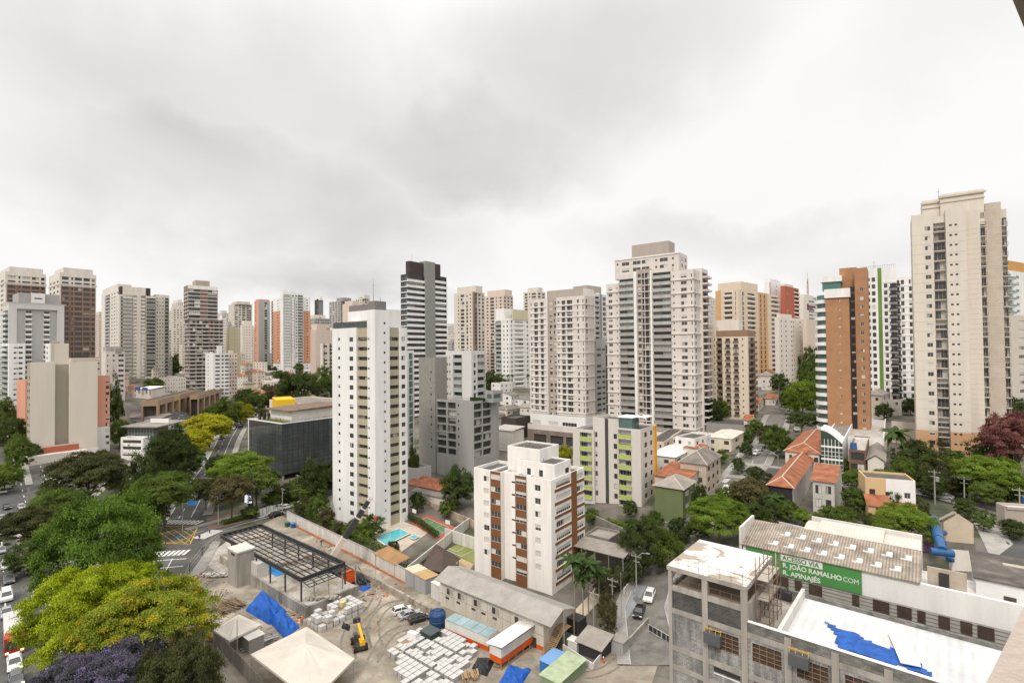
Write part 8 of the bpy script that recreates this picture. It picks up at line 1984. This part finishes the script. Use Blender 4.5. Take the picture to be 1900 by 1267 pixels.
def car_proto(kind,on=False):
 Ln,Wd,prof,cab=KIND[kind];hw=Wd/2
 t=thing('car',None,'car')
 q=MB();k=[]
 def ring(y,ins,dz):return [(x*(1-ins),y,z+(dz if z > .7 else 0)) for x,z in prof]
 q.loft([ring(-hw*.86,.03,-.06),ring(-hw,0,0),ring(hw,0,0),ring(hw*.86,.03,-.06)] if False else [ring(-hw,.02,-.05),ring(-hw*.9,0,.0),ring(hw*.9,0,.0),ring(hw,.02,-.05)])
 roofp=[(x,y) for x,y in cab]
 x0,x1=cab[1][0],cab[3][0]
 q.loft([[(x0,-hw*.74,cab[1][1]-.02),(cab[2][0],-hw*.76,cab[2][1]-.02),(x1,-hw*.74,cab[3][1]-.02)],[(x0-.02,-hw*.66,cab[1][1]+.03),(cab[2][0],-hw*.66,cab[2][1]+.03),(x1+.02,-hw*.66,cab[3][1]+.03)],[(x0-.02,hw*.66,cab[1][1]+.03),(cab[2][0],hw*.66,cab[2][1]+.03),(x1+.02,hw*.66,cab[3][1]+.03)],[(x0,hw*.74,cab[1][1]-.02),(cab[2][0],hw*.76,cab[2][1]-.02),(x1,hw*.74,cab[3][1]-.02)]],close=False,cap=False)
 # pillars
 for s in (-1,1):
  for (a,c) in ((cab[0],cab[1]),(cab[4],cab[3])):q.bar((a[0],s*hw*.88,a[1]),(c[0],s*hw*.73,c[1]),.09)
  q.bar((cab[2][0]-.25,s*hw*.90,cab[0][1]),(cab[2][0]-.2,s*hw*.755,cab[2][1]),.09)
 q.build('body',PAINT['white'],t)
 g=MB();g.loft([[(x,-hw*(.88 if i in (0,4) else .735),z-.012) for i,(x,z) in enumerate(cab)],[(x,hw*(.88 if i in (0,4) else .735),z-.012) for i,(x,z) in enumerate(cab)]])
 g.build('windows',mGlass,t)
 for sx in (-.62,.64):
  for s in (-1,1):
   w_=MB();x=Ln/2*sx;w_.tube((x,s*(hw-.20),.32),(x,s*(hw+.01),.32),.32,n=14);o=w_.build('wheel',mTyre,t);r_=MB();r_.tube((x,s*(hw+.011),.32),(x,s*(hw+.02),.32),.19,n=10);r_.build('rim',mRim,o)
 for s in (-1,1):
  h_=MB();fx_=Ln/2;h_.box(fx_-.16,fx_+.005,s*hw*.8-.19,s*hw*.8+.19,.58,.74);h_.build('headlight',mLampOn if on else mLampW,t)
  h_=MB();h_.box(-fx_-.025,-fx_+.1,s*hw*.8-.17,s*hw*.8+.17,.66,.88);h_.build('tail_light',mLampR,t)
  h_=MB();h_.box(cab[4][0]-.35,cab[4][0]-.15,s*(hw+.06)-.08,s*(hw+.06)+.08,.95,1.08);h_.build('mirror',mFrameD,t)
 return t
def car(label,px,py,heading,kind='hatch',col='white',on=False,group=None,z=None):
 key=(kind,col,on);P=G(px,py) if z is None else S(px,py,z)
 P.z += .12 if z is None else 0
 if key not in CARP:
  o=car_proto(kind,on)
  for c in o.children:
   if c.name.startswith('body'):c.data.materials[0]=PAINT[col]
  CARP[key]=o;o.location=P;o.rotation_euler=(0,0,heading);o['label']=label
  if group:o['group']=group
  return o
 o=dup(CARP[key],P,heading,label)
 if 'group' in o and not group:del o['group']
 if group:o['group']=group
 return o
def hd(p,q):d=G(*q).xy-G(*p).xy;return atan2(d.y,d.x)
hdn=atan2(-md.y,-md.x)       # traffic coming down the boulevard
for (px,py,kd,cl,on,lb) in ((10,1054,'hatch','white',0,'white hatchback leading the queue on the boulevard beside the island'),(17,1080,'suv','grey',0,'grey car behind the white hatchback on the boulevard'),(12,1112,'van','white',0,'white pickup like van on the boulevard beside the island corner'),(12,1142,'sedan','silver',0,'silver car half hidden by the bus front'),
 (27,1238,'suv','white',1,'white car with lit headlamps in front of the bus'),(30,1268,'hatch','grey',1,'dark grey car at the bottom of the queue with lit lamps'),(98,1272,'van','white',0,'white van under the purple jacaranda'),(80,1213,'hatch','black',1,'dark car with lit lamps under the golden tree'),(70,1105,'sedan','silver',0,'silver car emerging from under the glossy tree'),(66,1120,'hatch','silver',0,'second silver car nearer the bus'),(3,1025,'hatch','silver',0,'silver car cut by the left border'),
 (13,944,'sedan','black',0,'black car crossing at the upper boulevard'),(40,944,'hatch','pale',0,'pale car parked right of the black car'),(5,914,'sedan','white',0,'white car at the left border on the upper boulevard'),(3,965,'hatch','silver',0,'silver car at the left border below the black car')):
 car(lb,px,py,hdn+(0 if py > 1000 else .1),kd,cl,bool(on))
car('white pickup on the island under the small umbrella tree',30,997,hdn+.3,'van','white')
adn=atan2(-av_d.y,-av_d.x)
for px,py,kd,cl,lb in ((434,802-6,'sedan','white','white car on the avenue nearest the junction'),(447,790,'hatch','white','white car on the avenue in the middle lane behind the first'),(444,783,'sedan','silver','silver car on the avenue left lane, farther up'),(456,784,'hatch','white','white car on the avenue next to the glass office'),(436,781,'hatch','black','dark car under the yellow tree on the avenue')):
 car(lb,px,py,adn,kd,cl)
car('white car on the second carriageway behind the glossy tree',229,932,adn,'hatch','white')
csd=hd((445,966),(535,943))
car('white hatchback parked on the cross street by the glass office',532,944,csd,'hatch','white');car('silver car parked behind the white hatchback on the cross street',556,938,csd,'sedan','silver');car('dark car parked farther up the cross street',578,929,csd,'sedan','black')
car('black car waiting beside the site gate',512,958,csd+.1,'sedan','black')
yh=R(36.6)
for px,py,kd,cl,lb in ((746,1137,'hatch','white','white hatchback parked in the yard, first by the retaining wall'),(760,1145,'sedan','silver','silver sedan parked in the yard between white and black cars'),(777,1153,'hatch','black','black hatchback parked in the yard next to the water tank')):
 car(lb,px,py,pi/2-TH-.35,kd,cl,z=.05)
sh=hd((1196,1130),(1212,1080))
car('white sport utility car parked on the side street',1205,1112,sh+pi,'suv','white');car('black sedan parked in front of the white car on the side street',1186,1140,sh+pi,'sedan','black')
car('white car driving down the street past the corner shop',1403,844,hd((1415,850),(1345,905)),'hatch','white');car('white van standing at the foot of the cream house',1347,916,hd((1345,905),(1335,930)),'van','white')
car('dark car under the round street tree',1412,836,hd((1415,850),(1345,905)),'hatch','grey');car('white car in the shade below the large bright tree',1478,800,1.2,'sedan','white');car('pale van parked near the radio mast street',1462,768,1.2,'van','pale')
car('silver car on the hill street behind the blue tubes',1748,926,hd((1740,915),(1610,898)),'sedan','silver');car('grey car on the hill street beside the silver one',1732,920,hd((1740,915),(1610,898)),'suv','grey');car('white car on the hill street below the brown cube house',1575,908,hd((1740,915),(1610,898)),'hatch','white')
for i,(px,py) in enumerate(((1118,1013),(1133,1019),(1098,1006))):
 car(['white car parked under the shelter, the middle one','white car parked under the shelter, at its street end','silver car parked under the shelter by the apartment block'][i],px,py,pi/2-TH+pi,'hatch',['white','white','silver'][i])
rnd=random.Random(9)
for i in range(12):
 px,py=292+(i % 6)*8+rnd.uniform(-1,1),792+(i // 6)*7+rnd.uniform(-1,1)
 car('small parked car in the forecourt of the brown arcade',px,py,.3+rnd.uniform(-.1,.1),rnd.choice(['hatch','sedan']),rnd.choice(['white','silver','grey','white']),group='cars in the arcade forecourt')
for i in range(8):
 car('tiny parked car beside the far roofs behind the glass office',555+i*6,736+(i % 2)*3,1.0,'hatch',rnd.choice(['white','silver','grey']),group='cars behind the glass office')
# bus
P=S(25,1192);bs=thing('bus','red and white city bus among the boulevard traffic','bus',P+Vector((0,0,.1)),hdn)
mRedB=mat('bus_red',(.50,.035,.02),rough=.35,var=.1);q=MB()
q.box(-7,4.0,-1.28,1.28,.35,3.15,0);q.box(4.0,6.0,-1.28,1.28,.35,3.15,1);q.build('body',[mat('bus_white',(.60,.59,.57),rough=.4),mRedB],bs)
q=MB();q.box(-6.95,3.0,-1.2,1.2,3.152,3.22,0);q.box(3.0,5.9,-1.2,1.2,3.152,3.22,1);q.box(1.0,2.5,-.7,.7,3.222,3.42,0);q.box(-4.5,-3,-.6,.6,3.222,3.40,0);q.build('roof',[mat('bus_roof',(.62,.60,.58),var=.2),mRedB],bs)
q=MB();q.box(6.002,6.04,-1.15,1.15,1.25,2.75);q.build('windscreen',mGlass,bs)
for s in (-1,1):
 q=MB();q.box(-6.6,5.6,s*1.281-.01,s*1.281+.01,1.5,2.6);q.build('side_window',mGlass,bs)
 q=MB();q.box(5.95,6.05,s*.95-.2,s*.95+.2,.65,.9);q.build('headlight',mLampOn,bs)
 for x in (-4.2,3.4):q=MB();q.tube((x,s*1.0,.4),(x,s*1.3,.4),.48,n=14);q.build('wheel',mTyre,bs)
# flatbed truck
tr=thing('flatbed_truck','small white flatbed truck carrying coiled hoses','truck',S(755,1203),hd((742,1210),(778,1180)));q=MB()
mTW=PAINT['white']
q.loft([[(1.2,y,.5),(2.7,y,.5),(2.75,y,1.2),(2.3,y,2.0),(1.25,y,2.05)] for y in (-.95,.95)]);q.build('cab',mTW,tr)
q=MB();q.quad((2.765,-.85,1.25),(2.765,.85,1.25),(2.33,.8,1.96),(2.33,-.8,1.96));q.build('windscreen',mGlass,tr)
q=MB();q.box(-3.0,1.1,-1.05,1.05,.75,.88);q.box(-3.0,1.1,-1.05,-1.0,.881,1.15);q.box(-3.0,1.1,1.0,1.05,.881,1.15);q.build('flatbed',mTW,tr)
for x in (-2.0,1.9):
 for s in (-1,1):q=MB();q.tube((x,s*.7,.42),(x,s*1.0,.42),.42,n=14);q.build('wheel',mTyre,tr)
q=MB()
for k in range(5):
 pts=[Vector((-1.0+(1.2+.12*k)*cos(t),(.6+.06*k)*sin(t),.95+.05*k)) for t in np.linspace(0,2*pi,15)]
 for a,c in zip(pts[:-1],pts[1:]):q.tube(a,c,.05,n=5,caps=False)
tag(q.build('hose_coil',mat('hose_tan',(.38,.26,.16)),None,tr.location,tr.rotation_euler.z),'coil of tan hoses lying on the flatbed truck','hose')
# telehandler
th_=thing('telehandler','yellow and black telehandler with its boom raised in the yard','telehandler',S(666,1200),hd((672,1208),(655,1160)));mY=mat('machine_yellow',(.68,.36,.01),rough=.4,var=.1)
q=MB();q.box(-2.2,1.6,-.75,.75,.65,1.3,0);q.box(-2.2,-.6,-.7,.15,1.3,1.9,1);q.build('chassis',[mSteel,mY],th_)
q=MB();q.loft([[(-.5,y,1.3),(.8,y,1.3),(.75,y,2.0),(.45,y,2.6),(-.5,y,2.6)] for y in (.2,.95)]);q.build('cab',mGlass,th_)
q=MB();q.bar((-2.0,-.35,1.9),(2.6,-.35,2.7),.42,.5);q.build('boom',mY,th_);q=MB();q.bar((2.4,-.35,2.65),(3.8,-.35,2.9),.28,.34);q.box(3.7,4.2,-.95,.35,2.4,3.2);q.build('boom_head',mSteel,th_)
for x in (-1.5,1.3):
 for s in (-1,1):q=MB();q.tube((x,s*.75,.62),(x,s*1.2,.62),.62,n=16);w0=q.build('wheel',mTyre,th_);q=MB();q.tube((x,s*1.201,.62),(x,s*1.22,.62),.3,n=10);q.build('rim',mY,w0)
# crane truck: orange cab, black carrier and telescopic boom
ct=thing('crane_truck','orange cabbed mobile crane with a long black telescopic boom','crane',S(646,1084),-TH+pi);P0=ct.location
q=MB();q.box(-1.3,1.2,-1.2,1.2,.8,1.9);q.loft([[(-1.2,y,1.9),(1.1,y,1.9),(.9,y,3.1),(-1.1,y,3.15)] for y in (-1.1,1.1)]);q.build('cab',mat('crane_orange',(.66,.10,.015),rough=.4),ct)
q=MB();q.loft([[(-1.05,y,2.05),(1.0,y,2.05),(.86,y,2.9),(-1.0,y,2.95)] for y in (-1.12,1.12)]);q.build('windows',mGlass,ct)
q=MB();q.box(1.3,9.5,-1.1,1.1,.7,1.3);q.box(3.0,6.0,-1.0,1.0,1.3,2.2);q.build('carrier',mSteel,ct)
for x in (-.6,3.0,5.2,8.0):
 for s in (-1,1):q=MB();q.tube((x,s*.85,.5),(x,s*1.2,.5),.5,n=14);q.build('wheel',mTyre,ct)
A=S(612,1040,3.0);Y_=A.y+3.5;Bt=atY(689,921,Y_);dv_=Bt-A;rot_=Matrix.Rotation(-(-TH+pi),3,'Z');lc=lambda p:rot_ @ (p-P0)
q=MB();q.bar(lc(A),lc(A+dv_*.34),1.15,1.3);q.build('boom_base',mat('boom_cream',(.55,.47,.40),var=.2),ct)
for k,(f0,f1,w_) in enumerate(((.34,.66,1.05),(.66,.80,.92),(.80,.93,.8))):
 q=MB();q.bar(lc(A+dv_*f0),lc(A+dv_*f1),w_,w_*1.2);q.build('boom_section',mSteel,ct)
 q=MB();q.bar(lc(A+dv_*(f0-.008)),lc(A+dv_*(f0+.012)),w_*1.25,w_*1.45);q.build('boom_collar',mFrame,ct)
q=MB();q.bar(lc(A+dv_*.93),lc(A+dv_*1.0),.7,.9);q.bar(lc(A+dv_*.98),lc(A+dv_*.98+Vector((1.3,0,-1.0))),.3,.3);q.build('boom_head',mat('boom_head_white',(.62,.58,.52)),ct)
q=MB();e=A+dv_*.985+Vector((1.1,0,-1.0));q.tube(lc(e),lc(e-Vector((0,0,3.6))),.035,n=5);q.tube(lc(e-Vector((0,0,3.6))),lc(e-Vector((0,0,4.9))),.38,.2,8);q.build('hook',mat('hook_red',(.42,.09,.05)),ct)
# POLES, WIRES, SIGNS, PEOPLE
def pole(label,px,yb,ytop,lamp=None,cross=True,tr=False,name='utility_pole',cat='utility pole',r=.16,z=None):
 B=G(px,yb) if z is None else S(px,yb,z);h=atY(px,ytop,B.y).z-B.z;t=thing(name,label,cat,B,-TH)
 q=MB();q.tube((0,0,-.5),(0,0,h),r,r*.65,8);q.build('pole',mConc,t)
 if cross:
  q=MB();q.bar((-1.1,.15,h-.5),(1.1,.15,h-.5),.12,.14);q.bar((-.7,.15,h-1.5),(.7,.15,h-1.5),.1,.1)
  for x in (-1,-.35,.35,1):q.tube((x,.15,h-.43),(x,.15,h-.2),.06,n=6)
  q.build('crossarm',mConc,t)
 if tr:q=MB();q.tube((.5,.2,h-2.6),(.5,.2,h-1.6),.38,n=12);q.build('transformer',mMetal,t)
 if lamp:
  L_,a=lamp;q=MB();p=[Vector((0,0,h-.8)),Vector((L_*.5*cos(a),L_*.5*sin(a),h+.4)),Vector((L_*cos(a),L_*sin(a),h+.5))]
  for u,v in zip(p[:-1],p[1:]):q.tube(u,v,.06,n=6)
  q.build('arm',mMetal,t);q=MB();q.box(p[2].x-.35,p[2].x+.35,p[2].y-.15,p[2].y+.15,h+.42,h+.56);q.build('lamp_head',mMetal,t)
 t['h']=h;return t
U1=pole('utility pole with two crossarms in front of the white apartment garden',1102,1172,1096)
U2=pole('utility pole right of the small tree with lamps',1137,1160,1072)
U3=pole('tall utility pole with a street lamp beside the white car',1181,1112,1028,lamp=(2.4,0.3))
U4=pole('utility pole with a transformer near the green building',1242,1002,966,tr=True)
pole('thin pole with a red signal at the garden wall',1153,1146,1062,cross=False,r=.08,name='signal_pole',cat='pole')
V1=pole('concrete pole at the corner of the brown paving, left one',405,975,912);V2=pole('concrete pole right of the corner pole near the bright screen',471,960,900);V3=pole('concrete pole on the cross street before the glass office',524,950,905);V4=pole('concrete pole by the glass office entrance',552,930,880)
W2=pole('concrete pole at the right end of the hill street',1893,968,905);W0=pole('tall concrete pole on the hill street with a round lamp',1735,935,872,tr=True);W1=pole('tall concrete pole on the hill street right of the other',1790,940,884)
pole('bent street lamp over the second carriageway',236,942,920,lamp=(2.5,2.6),cross=False,name='street_lamp',cat='street lamp',r=.09)
pole('street lamp leaning over the avenue at the zebra',298,975,936,lamp=(5,.5),cross=False,name='street_lamp',cat='street lamp',r=.09)
pole('yellow headed traffic lamp at the bend by the orange roof',1444,868,842,lamp=(5,2.7),cross=False,name='street_lamp',cat='street lamp',r=.09)
pole('floodlight post standing by the small cream tent',440,1215,1148,cross=False,r=.09,name='floodlight_pole',cat='floodlight pole',z=0)
pole('dark post by the retaining wall in the yard',697,1090,1050,cross=False,r=.06,name='lamp_post',cat='post',z=0)
pole('traffic light post on the island',68,1062,1022,cross=False,r=.07,name='traffic_light',cat='traffic light')
pole('old wooden post at the office stair',1047,1210,1140,cross=False,r=.10,name='wooden_post',cat='post',z=0)
pole('street pole under the left street trees',52,970,905)
wi=thing('power_line','power lines strung between the side street poles','power line',(0,0,0));q=MB()
def wire(a,c,sag,dx):
 pa,pc=a.location+Vector((E1.x*dx,E1.y*dx,a['h']-.25)),c.location+Vector((E1.x*dx,E1.y*dx,c['h']-.25));p=None
 for i in range(13):
  t=i/12;r=pa.lerp(pc,t)-Vector((0,0,sag*4*t*(1-t)))
  if p:q.tube(p,r,.028,n=4,caps=False)
  p=r
for a,c in ((U1,U2),(U2,U3),(U3,U4)):
 for dx in (-1,-.35,.35,1):wire(a,c,.7,dx)
q.build('wire',mSteel,wi)
w3=thing('power_line','power lines along the hill street at the right','power line',(0,0,0));q3=q;q=MB()
for dx in (-1,-.35,.35,1):wire(W0,W1,.6,dx);wire(W1,W2,.6,dx)
q.build('wire',mSteel,w3)
w2=thing('power_line','power lines along the cross street past the glass office','power line',(0,0,0));q=MB()
for a,c in ((V1,V2),(V2,V3),(V3,V4)):
 for dx in (-1,.35,1):wire(a,c,.8,dx)
q.build('wire',mSteel,w2)
for o in bpy.data.objects:
 if 'h' in o:del o['h']
def street_sign(label,px,py,d,wpx,m,arm=1):
 C=atY(px,py,d);w_=wpx*d/FPX;gz_=tz(C.x+w_*arm,C.y);t=thing('street_sign',label,'sign',(C.x+w_*arm,C.y,gz_));h=C.z-gz_
 q=MB();q.tube((0,0,-.3),(0,0,h+.6),.09,n=8);q.bar((0,0,h),(-w_*arm*1.5,0,h),.08);q.build('post',mMetal,t)
 q=MB();q.box(-w_*arm-w_/2,-w_*arm+w_/2,-.06,-.02,h-w_*.22,h+w_*.22);q.build('panel',m,t)
mSB=mat('sign_blue',(.04,.17,.45),rough=.4,var=.1)
street_sign('blue overhead direction sign at the junction end of the avenue',357,933,150,18,mSB,-1);street_sign('blue overhead direction sign halfway up the avenue',377,851,228,13,mSB,-1);street_sign('blue overhead direction sign at the top of the avenue',408,799,300,12,mSB,1)
C=G(462,958);t=thing('screen_totem','blue advertising totem with a glowing white screen at the paving corner','advertising totem',C,-.2);q=MB();q.box(-.2,1.5,-.2,.2,0,7.0);q.build('body',mat('totem_blue',(.015,.05,.13)),t);q=MB();q.box(-1.2,1.2,-.42,-.21,4.4,7.0);q.build('screen',mat('screen_glow',(.82,.80,.95),emit=.9),t)
# people
def person(label,P,rz,top,legs=(.05,.055,.08),pose='walk',hat=None):
 t=thing('person',label,'person',P,rz);q={'walk':.22,'stand':.08}[pose]
 V=[(0,0,.95),(0,0,1.2),(0,0,1.45),(0,0,1.55),(0,.02,1.68),(.1,0,.9),(.11,q,.5),(.11,q*.6,.06),(.11,q*.6+.16,.03),(-.1,0,.9),(-.11,-q*.7,.5),(-.11,-q*1.4,.08),(-.11,-q*1.4+.16,.04),(.2,0,1.4),(.25,-q*.8,1.13),(.24,q*.2,.88),(-.2,0,1.4),(-.25,q*.8,1.13),(-.24,q*1.2,.9)]
 E=[(0,1),(1,2),(2,3),(3,4),(0,5),(5,6),(6,7),(7,8),(0,9),(9,10),(10,11),(11,12),(2,13),(13,14),(14,15),(2,16),(16,17),(17,18)]
 Rr=[.13,.13,.14,.055,.105,.10,.07,.045,.035,.10,.07,.045,.035,.06,.045,.035,.06,.045,.035]
 me=bpy.data.meshes.new('body');me.from_pydata(V,E,[]);me.update();o=bpy.data.objects.new('body',me);COL.objects.link(o)
 m_=o.modifiers.new('Skin','SKIN');s_=o.modifiers.new('Sub','SUBSURF');s_.levels=s_.render_levels=1
 if not me.skin_vertices:bpy.context.view_layer.update()
 lay=me.skin_vertices[0].data if me.skin_vertices else None
 if lay is None:
  me.attributes
 else:
  for i,v in enumerate(lay):v.radius=(Rr[i]*(1.35 if i < 3 else 1),Rr[i]);v.use_root=(i==0)
 dg=bpy.context.evaluated_depsgraph_get();nm_=bpy.data.meshes.new_from_object(o.evaluated_get(dg));bpy.data.objects.remove(o)
 nm_.materials.clear();mats_=[mat('skin_tone',(.30,.17,.11)),mat('cloth_%s' % str(top),top),mat('trousers_%s' % str(legs),legs),mat('hair_dark',(.02,.015,.012))]
 for x in mats_:nm_.materials.append(x)
 for p in nm_.polygons:
  c=p.center;p.material_index=3 if (c.z > 1.70 or (c.z > 1.62 and c.y < -.02)) else 0 if (c.z > 1.50 or (abs(c.x) > .19 and c.z < .96 and c.z > .8)) else 1 if c.z > .93 else 2
 link('body',nm_,t)
 if hat:
  h_=MB();h_.loft([[(r_*cos(2*pi*i/10),.02+r_*sin(2*pi*i/10),z) for i in range(10)] for r_,z in ((.15,1.68),(.125,1.69),(.11,1.77),(.04,1.81))]);h_.build('helmet',mat('helmet_%s' % str(hat),hat),t)
 return t
orng=(.65,.11,.02)
person('pedestrian in dark clothes standing on the island corner',G(52,1067),.5,(.03,.03,.035))
person('worker in orange overalls by the white container on its scaffold',S(1030,1226),1.2,orng,orng,'stand',(.6,.5,.1))
person('worker in orange overalls beside the guard shed',S(1120,1238),2.0,orng,orng,'walk',(.65,.63,.6))
person('worker in an orange vest at the foot of the big blue tarpaulin',S(560,1160),.3,orng,hat=(.6,.5,.1));person('worker in orange standing near the timber trestle under the deck corner',S(652,1085),.3,orng,hat=(.65,.63,.6))
person('worker in dark clothes walking along the white boundary wall',S(596,1012),.8,(.04,.05,.08),hat=(.65,.63,.6));person('pedestrian in a grey shirt on the zebra by the mesh fence',G(389,990),.8,(.2,.2,.21));person('pedestrian in dark clothes at the mesh fence corner',G(370,1002),.4,(.05,.05,.06))
